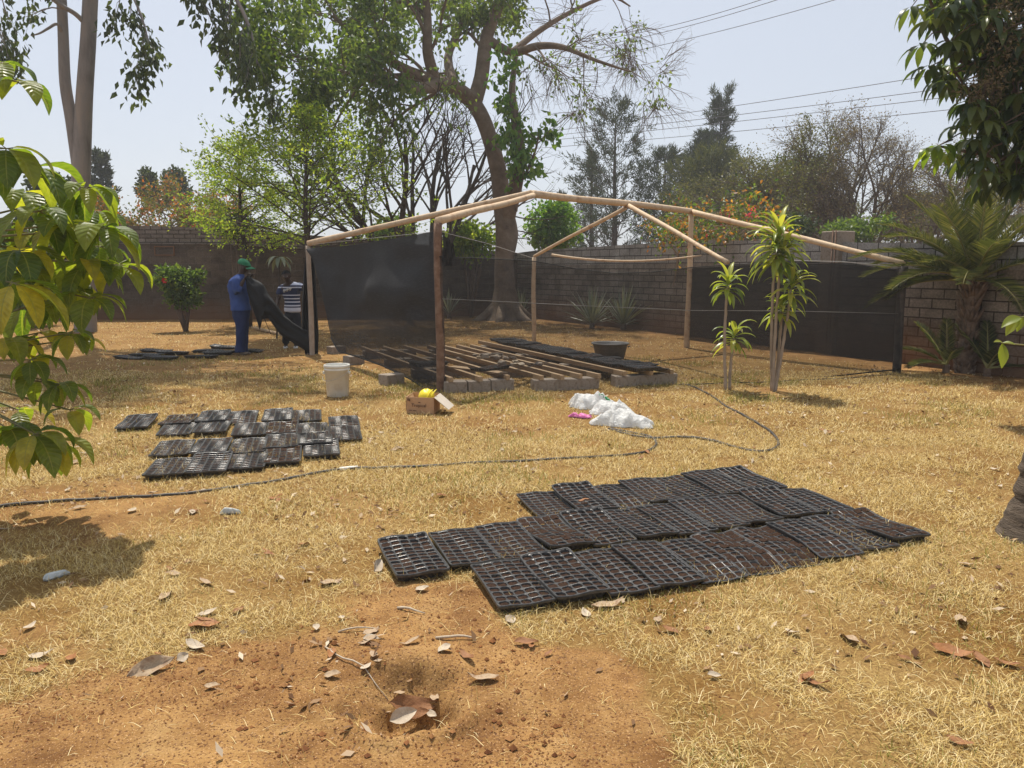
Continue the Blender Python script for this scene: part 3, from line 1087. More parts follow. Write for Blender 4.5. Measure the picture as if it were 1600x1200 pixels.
def block(p, rz, label, group, z=None):
    o = link('concrete_block', rb.choice(blk_me))
    o.location = (p.x, p.y, gz(p.x, p.y) - .012 if z is None else z)
    o.rotation_euler = (rb.uniform(-.015, .015), rb.uniform(-.015, .015), rz + rb.uniform(-.04, .04))
    return tag(o, label, 'concrete block', group)


ordn = ['left', 'middle', 'right']
beds = []
for bi, (nm, pxy, nb, L_) in enumerate((('left', (750, 612), 3, 4.35), ('middle', (887, 609), 3, 4.35), ('right', (1012, 604), 3, LB3))):
    f = G(pxy[0], pxy[1] , 0) + back_n * .12
    beds.append((f, L_))
    rows_ = (0.0, .30, .62, .93)
    wd = .315 if bi == 0 else .305
    for ri, t in enumerate(rows_):
        c = f + ub * (L_ * t)
        for k in range(nb):
            q = c + uw * ((k - 1) * wd)
            if ri == 0:
                lab = '%s concrete block in the front row under the %s bed of planks' % (ordn[k], nm)
            else:
                lab = 'concrete block below the planks of the %s bed, in its %s' % (nm, ['', 'second row from the front', 'third row from the front', 'back row'][ri])
            block(q, angw, lab, 'blocks under the ' + nm + ' bed' + ('' if ri == 0 else ' behind its front row'))
# loose blocks outside the left wall of cloth
for px, py, lab in ((526, 553, 'concrete block beside the grey corner post near the men'), (553, 570, 'reddish concrete block under the hem of the left cloth wall'),
                    (612, 601, 'pale concrete block lying in the straw between bucket and cardboard box')):
    c = G(px, py)
    block(c, angw + .5, lab, 'blocks along the hem of the left cloth wall')


def plank(a, b, w_, h_, label, group, m=None):
    d = (b - a); L_ = d.length
    c = (a + b) / 2
    mb = MB()
    # slightly bowed plank
    n = 10
    rws = []
    mb2 = []
    for i in range(n + 1):
        t = i / n - .5
        bow = .02 * (1 - (2 * t) ** 2) * math.sin(a.x * 7 + a.y)
        mb2.append((t * L_, bow))
    vs, fs = [], []
    for (x, by) in mb2:
        for (yy, zz) in ((-w_ / 2, 0), (w_ / 2, 0), (w_ / 2, h_), (-w_ / 2, h_)):
            vs.append((yy + by, x, zz))
    for i in range(n):
        for k in range(4):
            p_, q_ = i * 4 + k, i * 4 + (k + 1) % 4
            fs.append((p_, q_, q_ + 4, p_ + 4))
    fs += [(3, 2, 1, 0), (n * 4, n * 4 + 1, n * 4 + 2, n * 4 + 3)]
    mb.add(vs, fs, False)
    o = mb.build('wooden_plank', m or MT['plank'])
    o.location = c
    o.rotation_euler = (0, 0, math.atan2(d.y, d.x) - math.pi / 2)
    return tag(o, label, 'plank', group)


pz = BLK[2] + .004
names_p = {0: (-.40, -.03, .36), 1: (-.38, -.12, .16, .40), 2: (-.36, 0, .34)}
which = {3: ['left', 'middle', 'right'], 4: ['leftmost', 'second from left', 'third from left', 'rightmost']}
for bi, nm in enumerate(('left', 'middle', 'right')):
    f, L_ = beds[bi]
    for k, off_ in enumerate(names_p[bi]):
        a = f + uw * off_ - ub * (.12 + .05 * (k % 2)); b = a + ub * (L_ + .1)
        a.z = b.z = gz(f.x, f.y) + pz - .012
        plank(a, b, .055, .06, '%s long plank of the %s bed' % (which[len(names_p[bi])][k], nm) + (', carrying seedling trays' if bi == 2 else ', lying bare on blocks'),
              'planks of the ' + nm + ' bed')
# short board across the front of the left bed, and rubble on the middle bed
f, L_ = beds[0]
a = f + uw * -.02 + ub * .9; b = f + uw * .36 + ub * .02
a.z = b.z = gz(f.x, f.y) + pz + .042
plank(a, b, .16, .025, 'short wide board lying askew on the front of the left bed', None)
f, L_ = beds[1]
rr = random.Random(3)
for k in range(16):
    c = f + ub * rr.uniform(.9, 2.6) + uw * rr.uniform(-.36, .12)
    mb = MB()
    s_ = rr.uniform(.05, .12)
    mb.box((0, 0, 0), (s_ * 1.5, s_, s_ * .5), Matrix.Rotation(rr.uniform(0, 3), 3, 'Z') @ Matrix.Rotation(rr.uniform(-.3, .3), 3, 'X'), s_ * .12)
    for i, v in enumerate(mb.v):
        mb.v[i] = (v[0] + rr.uniform(-.01, .01), v[1] + rr.uniform(-.01, .01), v[2] + rr.uniform(-.008, .008))
    o = mb.build('wood_offcut', MT['block'] if k % 3 else MT['dead_pale'])
    o.location = (c.x, c.y, gz(c.x, c.y) + pz + .055)
    tag(o, 'small broken piece lying on the planks of the middle bed', 'rubble piece', 'broken pieces on the middle bed')

# loose timber on the ground behind the men
a, b = G(396, 514), G(448, 527)
a.z = b.z = .02
plank(a, b, .10, .04, 'loose pale plank lying on the ground between the two men', None)
# ================================================================== seedling trays
TW, TL_, TH = .29, .545, .044
NC, NR = 5, 10


def bend_fn(kind, rs):
    a, b, c = rs.uniform(-1, 1), rs.uniform(-1, 1), rs.uniform(0, 6)

    def f(x, y):
        t = y / TL_ + .5
        u = x / TW
        z = .004 * math.sin(5 * t + c) + .003 * a * u + .0035 * math.sin(9 * u + 3 * t + c)
        if kind == 1: z -= .028 * max(0, .34 - t) / .34
        if kind == 2: z += .026 * max(0, t - .62) / .38
        if kind == 3: z -= .017 * math.sin(math.pi * t) - .007 * b * math.sin(2 * math.pi * t)
        if kind == 4: z -= .040 * max(0, .30 - t) / .30 + .008 * math.sin(7 * u)
        return z
    return f


def tray_meshes(seed, kind, full=1.0):
    rs = random.Random(seed)
    bf = bend_fn(kind, rs)
    rim = .010
    xs = [-TW / 2 + rim + (TW - 2 * rim) * i / NC for i in range(NC + 1)]
    ys = [-TL_ / 2 + rim + (TL_ - 2 * rim) * i / NR for i in range(NR + 1)]
    mb = MB()
    bar, dp = .0033, .016
    Z = TH
    def V(x, y, z): return (x, y, z + bf(x, y) * min(1, max(.0, z / TH)))
    for i in range(NC):
        for j in range(NR):
            x0, x1, y0, y1 = xs[i], xs[i + 1], ys[j], ys[j + 1]
            o = [(x0, y0), (x1, y0), (x1, y1), (x0, y1)]
            cx_, cy_ = (x0 + x1) / 2, (y0 + y1) / 2
            # rounded opening: eight points
            hx, hy = (x1 - x0) / 2 - bar, (y1 - y0) / 2 - bar
            ch = .010
            hole = [(-hx + ch, -hy), (hx - ch, -hy), (hx, -hy + ch), (hx, hy - ch), (hx - ch, hy), (-hx + ch, hy), (-hx, hy - ch), (-hx, -hy + ch)]
            vs = [V(x, y, Z) for x, y in o] + [V(cx_ + x, cy_ + y, Z - .0012) for x, y in hole] + \
                 [V(cx_ + x * .84, cy_ + y * .84, Z - dp) for x, y in hole]
            fs = [(0, 1, 5, 4), (1, 6, 5), (1, 2, 7, 6), (2, 8, 7), (2, 3, 9, 8), (3, 10, 9), (3, 0, 11, 10), (0, 4, 11)]
            fs += [(4 + k, 4 + (k + 1) % 8, 12 + (k + 1) % 8, 12 + k) for k in range(8)]
            mb.add(vs, fs, False)
    # raised rolled rim and outer skirt, then the pots' outside as one ribbed wall
    def ring(inset, z, n=24, rad=.018):
        pts = []
        hx, hy = TW / 2 - inset, TL_ / 2 - inset
        seg = [((-hx, -hy), (hx, -hy), NC * 2), ((hx, -hy), (hx, hy), NR * 2), ((hx, hy), (-hx, hy), NC * 2), ((-hx, hy), (-hx, -hy), NR * 2)]
        for (p0, p1, k) in seg:
            for q in range(k):
                t = q / k
                x, y = p0[0] + (p1[0] - p0[0]) * t, p0[1] + (p1[1] - p0[1]) * t
                if q == 0:
                    x *= 1 - .006 / abs(hx) ; y *= 1 - .006 / abs(hy)
                pts.append((x, y, z))
        return pts
    rings = [ring(rim, Z), ring(.007, Z + .003), ring(.002, Z + .003), ring(0, Z - .001), ring(.001, Z - .012), ring(.009, Z - .013)]
    body0 = ring(.012, Z - .014)
    body1 = ring(.022, 0.0)
    for q in (body0, body1):
        for k in range(len(q)):
            if k % 2 == 0:
                q[k] = (q[k][0] * .955, q[k][1] * .97, q[k][2])
    rings += [body0, body1]
    n = len(rings[0])
    vs = [V(*p) for r_ in rings for p in r_]
    fs = []
    for i in range(len(rings) - 1):
        for k in range(n):
            a, b = i * n + k, i * n + (k + 1) % n
            fs.append((a, a + n, b + n, b))
    mb.add(vs, fs, False)
    ms = MB()
    for i in range(NC):
        for j in range(NR):
            x0, x1, y0, y1 = xs[i] + bar * 1.2, xs[i + 1] - bar * 1.2, ys[j] + bar * 1.2, ys[j + 1] - bar * 1.2
            base = -.0072 - rs.random() ** 2 * .006
            if rs.random() < .12 * full: base = -.003
            if full > 1.3 and rs.random() < .45: base = rs.uniform(-.001, .0035)
            rws = []
            for q in range(5):
                row = []
                for p in range(5):
                    x = x0 + (x1 - x0) * p / 4; y = y0 + (y1 - y0) * q / 4
                    e = 1 if 0 < p < 4 and 0 < q < 4 else 0
                    row.append(Vector(V(x, y, Z + base + rs.uniform(-.0025, .0028) + .0015 * e)))
                rws.append(row)
            ms.grid(rws, True)
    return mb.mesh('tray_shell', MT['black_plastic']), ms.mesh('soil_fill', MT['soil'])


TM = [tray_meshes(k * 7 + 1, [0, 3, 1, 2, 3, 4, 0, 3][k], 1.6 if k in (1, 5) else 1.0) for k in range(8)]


def tray(p, rz, label, group, var, dz=0.0, tilt=(0, 0), wdt=1.0):
    t = empty('seedling_tray', p, rz, label, 'seedling tray', group)
    t.location.z = gz(p.x, p.y) + dz
    t.rotation_euler = (tilt[0], tilt[1], rz)
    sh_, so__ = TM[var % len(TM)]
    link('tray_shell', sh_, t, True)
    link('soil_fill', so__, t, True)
    return t


def quad_tray(qd, label, group, var, dz=0.0, zt=.06):
    """qd: far-left, far-right, near-right, near-left corner of the tray's rim in the photo"""
    c = [G(x, y, zt) for x, y in qd]
    ctr = (c[0] + c[1] + c[2] + c[3]) / 4
    ax = (c[0] + c[1]) - (c[2] + c[3])
    rz = math.atan2(ax.y, ax.x) - math.pi / 2
    return ctr, rz, (c[0] - c[3]).length, (c[0] - c[1]).length


ROW1 = [[(731, 874), (807, 873), (868, 940), (784, 953)], [(814, 869), (888, 864), (954, 929), (875, 938)], [(889, 862), (959, 853), (1038, 914), (962, 929)],
        [(959, 852), (1015, 847), (1103, 901), (1037, 911)], [(1018, 847), (1072, 836), (1168, 887), (1108, 905)], [(1073, 835), (1135, 823), (1223, 877), (1168, 889)],
        [(1135, 821), (1192, 815), (1283, 868), (1234, 880)], [(1192, 815), (1255, 809), (1345, 859), (1300, 871)], [(1258, 810), (1303, 799), (1405, 844), (1354, 853)],
        [(1297, 793), (1345, 790), (1450, 833), (1408, 841)]]
ROW2 = [[(588, 850), (667, 835), (698, 885), (616, 901)], [(672, 829), (743, 822), (779, 870), (701, 876)], [(744, 821), (810, 814), (865, 860), (785, 866)],
        [(810, 814), (872, 804), (926, 838), (855, 849)], [(876, 803), (937, 796), (994, 838), (930, 844)], [(938, 796), (993, 793), (1063, 828), (1000, 833)],
        [(1000, 793), (1042, 784), (1129, 821), (1066, 829)], [(1042, 784), (1099, 776), (1162, 811), (1115, 819)], [(1099, 775), (1156, 769), (1213, 803), (1162, 811)],
        [(1168, 766), (1207, 763), (1274, 796), (1219, 803)], [(1216, 763), (1255, 760), (1325, 788), (1276, 794)]]
ROW3 = [[(808, 766), (864, 760), (903, 791), (847, 803)], [(869, 763), (916, 756), (965, 787), (906, 793)], [(917, 755), (973, 751), (1010, 775), (966, 787)],
        [(976, 750), (1015, 742), (1072, 769), (1018, 778)], [(1018, 745), (1064, 740), (1123, 760), (1072, 770)], [(1067, 739), (1111, 729), (1177, 758), (1126, 766)],
        [(1114, 731), (1159, 733), (1231, 757), (1180, 760)]]
ORD = ['first', 'second', 'third', 'fourth', 'fifth', 'sixth', 'seventh', 'eighth', 'ninth', 'tenth', 'eleventh']
rt = random.Random(21)
TRAY_DBG = []
for rname, row in (('nearest', ROW1), ('middle', ROW2), ('farthest', ROW3)):
    # one straight-ish line per row: smooth the pixel readings along the row
    dat = [quad_tray(q, '', '', 0) for q in row]
    n = len(dat)
    pos = [d[0] for d in dat]
    TRAY_DBG.append([(round(d[2], 2), round(d[3], 2), round(math.degrees(d[1]))) for d in dat])
    k = list(range(n))
    fx = np.polyfit(k, [p.x for p in pos], 2); fy = np.polyfit(k, [p.y for p in pos], 2)
    fr = np.polyfit(k, [d[1] for d in dat], 1)
    for i in range(n):
        x = .55 * pos[i].x + .45 * np.polyval(fx, i); y = .55 * pos[i].y + .45 * np.polyval(fy, i)
        rz = .35 * dat[i][1] + .65 * np.polyval(fr, i) + rt.uniform(-.018, .018)
        if n > 1:
            word = 'left end' if i == 0 else ('right end' if i == n - 1 else '')
            lab = ('black seedling tray at the %s of the %s row of the near group' % (word, rname)) if word else \
                  ('black seedling tray, %s from the left in the %s row of the near group' % (ORD[i], rname))
        var = {('nearest', 5): 5, ('nearest', 6): 5, ('nearest', 7): 2, ('middle', 2): 4, ('middle', 3): 1, ('farthest', 0): 4, ('farthest', 6): 3}.get((rname, i), rt.choice([0, 1, 3, 4, 6, 7, 0, 2]))
        t = tray(Vector((x, y, 0)), rz, lab, 'near group of seedling trays', var, rt.uniform(.0, .012) + .008 * (i % 2), (rt.uniform(-.03, .03), rt.uniform(-.02, .02)))

# left group on the straw
def cq(pts): return [(170 + x / 3.81, 620 + y / 3.81) for x, y in pts]


LEFT = [('alone at the far left of the left group', [(110, 105), (285, 110), (230, 175), (45, 180)])]
lb = [[(345, 100), (500, 95), (490, 145), (322, 155)], [(545, 95), (705, 85), (700, 130), (540, 130)], [(725, 82), (870, 85), (870, 130), (715, 130)],
      [(920, 80), (1060, 72), (1105, 130), (940, 130)], [(1085, 75), (1220, 70), (1295, 125), (1115, 130)]]
lc = [[(322, 158), (495, 150), (500, 200), (320, 200)], [(535, 140), (715, 140), (700, 205), (525, 205)], [(755, 145), (920, 145), (920, 212), (760, 210)],
      [(950, 145), (1105, 135), (1112, 198), (960, 203)], [(1118, 138), (1280, 135), (1312, 200), (1130, 202)], [(1320, 115), (1440, 110), (1492, 160), (1345, 167)]]
ld = [[(290, 245), (485, 240), (480, 330), (268, 332)], [(520, 235), (710, 230), (705, 325), (510, 325)], [(735, 230), (920, 225), (932, 315), (735, 320)],
      [(930, 215), (1110, 210), (1128, 275), (945, 285)], [(1120, 205), (1300, 200), (1345, 255), (1160, 262)], [(1290, 185), (1470, 165), (1512, 215), (1340, 240)]]
le = [[(270, 350), (485, 345), (460, 455), (225, 462)], [(490, 350), (710, 340), (705, 430), (490, 445)], [(725, 325), (920, 315), (928, 395), (722, 408)],
      [(945, 288), (1130, 280), (1132, 362), (932, 385)], [(1162, 265), (1340, 258), (1375, 310), (1185, 318)]]
for nm, rw in (('back', lb), ('second', lc), ('third', ld), ('front', le)):
    for i, q in enumerate(rw):
        LEFT.append(('%s from the left in the %s row of the left group' % (ORD[i], nm), q))
for i, (wh, q) in enumerate(LEFT):
    c, rz, a_, b_ = quad_tray(cq(q), '', '', 0)
    TRAY_DBG.append((wh, round(a_, 2), round(b_, 2), round(math.degrees(rz))))
    rz = max(-.45, min(.25, rz))
    tl = tray(c, rz, 'black seedling tray, ' + wh if i else 'black seedling tray lying ' + wh, 'left group of seedling trays', rt.choice([0, 1, 2, 3, 4, 6, 7]),
         rt.uniform(0, .010) + .006 * (i % 2), (rt.uniform(-.03, .02), rt.uniform(-.02, .02)))
    tl.scale = (1.06, 1.09, .85)

# far trays on the ground near the men
for i, (px, py, rz, wh) in enumerate(((205, 556, 1.45, 'leftmost of the far trays on the ground'), (228, 553, 1.5, 'second from left of the far trays on the ground'), (252, 557, 1.4, 'third from left of the far trays on the ground'),
                               (245, 546, 1.6, 'far tray on the ground behind the left three'), (270, 550, 1.7, 'far tray at the right end of the left three'),
                               (315, 554, 1.5, 'far tray on the ground left of the man in blue'), (325, 546, 1.55, 'far tray behind the one left of the man in blue'),
                               (342, 549, 1.45, 'far tray beside the feet of the man in blue'), (388, 546, 1.5, 'far tray on the ground just right of the man in blue'), (352, 541, 1.6, 'hindmost far tray behind the man in blue'))):
    c = G(px, py, .05)
    tray(c, rz, 'black seedling tray, ' + wh, 'far trays by the men', rt.randrange(8), rt.uniform(0, .02), (rt.uniform(-.05, .05), rt.uniform(-.06, .06)))

# trays along the right bed
f, L_ = beds[2]
nbed = int(L_ / .292) + 1
for i in range(nbed):
    c = f + ub * (-.06 + .292 * i) + uw * (.02 * math.sin(i * 2.1) + .02)
    lab = 'black seedling tray at the front end of the right bed' if i == 0 else ('black seedling tray at the back end of the right bed' if i == nbed - 1 else
          'black seedling tray laid across the right bed between other trays')
    tray(c, math.atan2(ub.y, ub.x) + rt.uniform(-.05, .05), lab, 'seedling trays on the right bed', rt.randrange(8), pz + .052 + .005 * (i % 2), (rt.uniform(-.02, .02), rt.uniform(-.02, .02)))
f, L_ = beds[0]
c = f + ub * .42 + uw * .34
tray(c, math.atan2(ub.y, ub.x) + .2, 'black seedling tray at the front right of the left bed', None, 1, pz + .056, (0, .05))
c = f + ub * 1.1 + uw * -.28
tray(c, math.atan2(ub.y, ub.x) + .1, 'black seedling tray on the left bed behind its dark cloth wall', None, 3, pz + .056, (0, 0))

# ================================================================== hoses
def path3(pts, r, dz=0.0, step=.04, jit=.008, seed=0):
    P_ = [G(x, y) for x, y in pts]
    out = []
    n = len(P_)
    for i in range(n - 1):
        p0, p1, p2, p3 = P_[max(i - 1, 0)], P_[i], P_[i + 1], P_[min(i + 2, n - 1)]
        k = max(2, int((p2 - p1).length / step))
        for q in range(k):
            t = q / k
            v = .5 * ((2 * p1) + (p2 - p0) * t + (2 * p0 - 5 * p1 + 4 * p2 - p3) * t * t + (3 * p1 - p0 - 3 * p2 + p3) * t ** 3)
            out.append(v)
    out.append(P_[-1])
    xs_ = np.array([p.x for p in out]); ys_ = np.array([p.y for p in out])
    z = gh(xs_, ys_)
    wob = (fbm(np.arange(len(out)) * .15, np.full(len(out), seed * 3.3), 200 + seed) - .5)
    return [Vector((x + w_ * jit * 2, y + w_ * jit * 5, zz + r * .35 + dz + max(0, w_) * .02)) for x, y, zz, w_ in zip(xs_, ys_, z, wob)]


HR = .0135
hose = empty('garden_hose', G(600, 730), 0, 'black hose running from the left border to a loop by the white bags', 'hose')
mb = MB()
pth = path3([(-60, 802), (60, 788), (160, 780), (250, 776), (330, 767), (400, 757), (470, 745), (530, 735), (600, 731), (680, 727), (760, 720), (850, 716), (930, 712), (990, 707), (1018, 700), (1026, 690),
             (1016, 681), (995, 676), (975, 672), (955, 668)], HR, seed=1)
mb.tube(pth, HR, 8)
mb.build('tube', MT['hose'], hose)
mb = MB()
mb.tube(path3([(531, 735), (545, 733), (559, 732)], HR * 1.25, dz=.004, jit=0, seed=2), HR * 1.35, 9)
mb.build('joint', MT['white_plastic'], hose)
hose2 = empty('garden_hose', G(1100, 685), 0, 'black hose looping from the white bags round to the front of the right bed', 'hose')
mb = MB()
pth = path3([(952, 668), (975, 676), (1010, 682), (1060, 684), (1105, 688), (1150, 698), (1185, 705), (1210, 701), (1216, 688), (1200, 672), (1165, 652), (1135, 636), (1108, 619), (1085, 607), (1066, 603)], HR, seed=3)
mb.tube(pth, HR, 8)
mb.build('tube', MT['hose'], hose2)
mb = MB()
mb.tube(path3([(1204, 676), (1216, 686), (1214, 697), (1196, 705), (1178, 705)], HR, dz=.001, jit=0), HR * 1.12, 8)
hose2['label'] = hose2['label']
hose3 = MB()
hose3.tube(path3([(1058, 604), (1120, 601), (1200, 598), (1290, 592), (1395, 585)], .010, seed=5, jit=.01), .010, 6)
tag(hose3.build('irrigation_pipe', MT['hose']), 'thin black pipe along the ground from the right bed to the tarred post', 'pipe')

# ================================================================== bucket
bp = G(528, 620)
bp.z = gz(bp.x, bp.y)
bk = empty('bucket', bp, 0, 'dirty white plastic bucket with a wire handle standing on the straw', 'bucket')
mb = MB()
k_ = 1.0
mb.lathe(bp, [(.001, .0), (.128, 0), (.134, .006), (.150, .330), (.158, .331), (.160, .352), (.156, .353), (.157, .362), (.162, .364), (.162, .396), (.158, .400), (.150, .400), (.147, .392), (.132, .02), (.001, .018)], 36)
mb.build('shell', MT['white_plastic'], bk)
mb = MB()
for s_ in (-1, 1):
    mb.box(bp + Vector((s_ * .158, -.03, .30)), (.028, .036, .04), None, .006)
mb.build('handle_lug', MT['white_plastic'], bk)
mb = MB()
pts = []
for i in range(19):
    a = math.pi * i / 18
    x = -.168 * math.cos(a); d_ = math.sin(a)
    pts.append(bp + Vector((x, -.03 - .155 * d_ ** .7, .30 - .07 * d_ + .05 * (x / .168))))
mb.tube(pts, .0032, 6)
mb.build('handle', MT['wire'], bk)

# ================================================================== cardboard box
c0, c1 = G(635, 646), G(678, 648)
ux = (c1 - c0).normalized(); uy = Vector((-ux.y, ux.x, 0))
uy = (uy * .92 + ux * -.10).normalized()
bw_, bd_, bh_ = (c1 - c0).length, .30, .185
z0 = gz(c0.x, c0.y)
box = empty('cardboard_box', c0 + ux * bw_ / 2 + uy * bd_ / 2, 0, 'open brown cardboard box with one grey flap hanging down beside the dark post', 'box')


def bp_(u, v, z): return c0 + ux * (bw_ * u) + uy * (bd_ * v) + Vector((0, 0, z0 + z))


mb = MB()
th = .006
for (a, b) in (((0, 0), (1, 0)), ((1, 0), (1, 1)), ((1, 1), (0, 1)), ((0, 1), (0, 0))):
    pa, pb = bp_(*a, 0), bp_(*b, 0)
    d = (pb - pa).normalized(); nn = Vector((-d.y, d.x, 0)) * th
    rws = []
    for z in (0, .05, .1, .15, bh_):
        rws.append([pa.lerp(pb, t) + Vector((0, 0, z)) + nn * (.5 * math.sin(3 * t + z * 20)) for t in np.linspace(0, 1, 6)])
    mb.grid(rws, False)
    rws2 = [[p + nn for p in r_] for r_ in rws]
    mb.grid(rws2, False)
    mb.grid([rws[-1], rws2[-1]], False)
mb.add([bp_(.01, .01, .006), bp_(.99, .01, .006), bp_(.99, .99, .006), bp_(.01, .99, .006)], [(0, 1, 2, 3)], False)
mb.build('body', MT['card'], box)


def flap(a, b, d, name, m, th=.005):
    mb = MB()
    n = d.cross(b - a).normalized() * th
    rws = [[a.lerp(b, t) + d * s_ + n * .6 * math.sin(2.2 * s_ + t) for t in np.linspace(.01, .99, 5)] for s_ in np.linspace(0.01, 1, 5)]
    mb.grid(rws, False)
    o = mb.build(name, m, box)
    md = o.modifiers.new('thick', 'SOLIDIFY'); md.thickness = th
    return o


flap(bp_(1, 0, bh_ + .003), bp_(1, 1, bh_ + .003), ux * .17 + Vector((0, -.02, -.13)), 'flap', MT['card_grey'])
flap(bp_(1, 1, bh_ + .003), bp_(0, 1, bh_ + .003), uy * .10 + Vector((0, 0, -.03)), 'flap', MT['card'])
flap(bp_(0, 1, bh_ + .003), bp_(0, 0, bh_ + .003), ux * .05 + Vector((0, 0, -.10)), 'flap', MT['card'])


def text_mesh(s, size, m, name):
    cu = bpy.data.curves.new(name, 'FONT')
    cu.body = s; cu.size = size; cu.align_x = 'CENTER'; cu.align_y = 'CENTER'; cu.extrude = .0008; cu.resolution_u = 2
    ob = bpy.data.objects.new(name, cu)
    COL.objects.link(ob)
    bpy.context.view_layer.update()
    me = bpy.data.meshes.new_from_object(ob.evaluated_get(bpy.context.evaluated_depsgraph_get()))
    bpy.data.objects.remove(ob)
    me.materials.clear(); me.materials.append(m)
    return me


def place_text(me, c, ex, ey, off, parent, name):
    n = ex.cross(ey).normalized()
    for v in me.vertices:
        v.co = c + ex * v.co.x + ey * v.co.y + n * (v.co.z + off)
    return link(name, me, parent)


mt_x = text_mesh('Tropical', .052, MT['print'], 'printing')
place_text(mt_x, bp_(.47, 0, .095), ux, Vector((0, 0, 1)), .010, box, 'printing')
# the smaller print cannot be read in the photo: dark smudges only
mb = MB()
ez = Vector((0, 0, 1)); fn = ux.cross(ez)
for (u0, u1, za, zb) in ((.06, .10, .145, .175), (.12, .155, .14, .17), (.45, .53, .128, .136), (.10, .22, .035, .042), (.25, .38, .033, .04)):
    q = [c0 + ux * bw_ * u + Vector((0, 0, z0 + z)) + fn * .009 for (u, z) in ((u0, za), (u1, za - .002), (u1, zb - .003), (u0, zb))]
    mb.add(q, [(0, 1, 2, 3)], False)
mb.build('printing', MT['print'], box)
# yellow thing in the box
yc = bp_(.63, .45, bh_ - .02)
mb = MB()
rws = []
for i in range(9):
    a = i / 8 * math.pi / 2
    rws.append([yc + Vector((.090 * math.cos(a) * math.cos(t) * (1 + .05 * math.sin(3 * t)), .10 * math.cos(a) * math.sin(t), .095 * math.sin(a) * (1 + .06 * math.sin(2 * t + 1))))
                for t in np.linspace(0, 2 * math.pi, 21)])
bot = [Vector((p.x, p.y, z0 + .01)) for p in rws[0]]
mb.grid([bot] + rws)
# two crease ridges
for k in range(2):
    mb.tube([yc + Vector((.02 + .04 * k + .012 * i, -.10 * math.cos(i / 5 * 1.4) - .002, .095 * math.sin(i / 5 * 1.4) + .002)) for i in range(6)], [.006, .009, .009, .008, .006, .003], 6)
tag(mb.build('yellow_bag', MT['yellow']), 'bright yellow plastic bag bulging out of the cardboard box', 'bag')

# ================================================================== plastic bags
MT['bag'] = None
m, nt, out = _nt('white_bag_film')
b = N(nt, 'ShaderNodeBsdfPrincipled', Roughness=.32)
b.inputs['Base Color'].default_value = (.86, .86, .84, 1)
tr = N(nt, 'ShaderNodeBsdfTranslucent'); tr.inputs[0].default_value = (.8, .8, .78, 1)
ms_ = N(nt, 'ShaderNodeMixShader', Fac=.35)
tc = N(nt, 'ShaderNodeTexCoord'); no = N(nt, 'ShaderNodeTexNoise', Scale=26, Detail=3, Roughness=.5, Distortion=2.0)
nt.links.new(tc.outputs['Object'], no.inputs['Vector'])
bm_ = N(nt, 'ShaderNodeBump', Strength=.8, Distance=.022)
nt.links.new(no.outputs['Fac'], bm_.inputs['Height']); nt.links.new(bm_.outputs[0], b.inputs['Normal'])
nt.links.new(b.outputs[0], ms_.inputs[1]); nt.links.new(tr.outputs[0], ms_.inputs[2]); nt.links.new(ms_.outputs[0], out.inputs[0])
MT['bag'] = m


def crumple(name, c, lx, ly, hz_, rz, m, label, cat, seed, peaks=()):
    """a slack bag lying on the ground: closed lumpy sheet with creases"""
    rr = random.Random(seed)
    n, mth = 52, 34
    ca, sa = math.cos(rz), math.sin(rz)
    rows_t, rows_b = [], []
    for j in range(mth + 1):
        v = -1 + 2 * j / mth
        rt_, rb_ = [], []
        for i in range(n + 1):
            u = -1 + 2 * i / n
            an = math.atan2(v, u)
            edge = 1 + .16 * math.sin(3 * an + seed) + .10 * math.sin(7 * an + seed * 2) + .06 * math.sin(13 * an)
            # map the square to the outline
            mx = max(abs(u), abs(v)); ln = math.hypot(u, v) or 1
            k = mx / ln * edge
            x, y = u * k * lx, v * k * ly
            h = hz_ * (1 - mx ** 2.4) ** .6 if mx < 1 else 0
            wx = x + .07 * (float(fbm(np.array([x * 8]), np.array([y * 8 + 7]), 320 + seed, 2)[0]) - .5) * 2
            wy = y + .07 * (float(fbm(np.array([x * 8 + 31]), np.array([y * 8]), 330 + seed, 2)[0]) - .5) * 2
            f1 = 1 - abs(float(fbm(np.array([wx * 6 + seed]), np.array([wy * 4.5]), 300 + seed, 2)[0]) - .5) * 3.2
            f2 = 1 - abs(float(fbm(np.array([wx * 12 + wy * 9]), np.array([wy * 8 - wx * 5]), 310 + seed, 2)[0]) - .5) * 3.0
            h = h * (.25 + .75 * max(f1, 0)) + min(hz_, .05) * 1.0 * max(f2, 0) * (1 - mx ** 4)
            for (qx, qy, qh, qr) in peaks:
                h += qh * math.exp(-math.hypot(wx - qx, wy - qy) / qr) * (1 - mx ** 4)
            X, Y = c.x + x * ca - y * sa, c.y + x * sa + y * ca
            g_ = gz(X, Y) + .004
            rt_.append(Vector((X, Y, g_ + .006 + h)))
            rb_.append(Vector((X, Y, g_)))
        rows_t.append(rt_); rows_b.append(rb_)
    mb = MB()
    mb.grid(rows_t)
    mb.grid([r_[::-1] for r_ in rows_b])
    return tag(mb.build(name, m), label, cat)


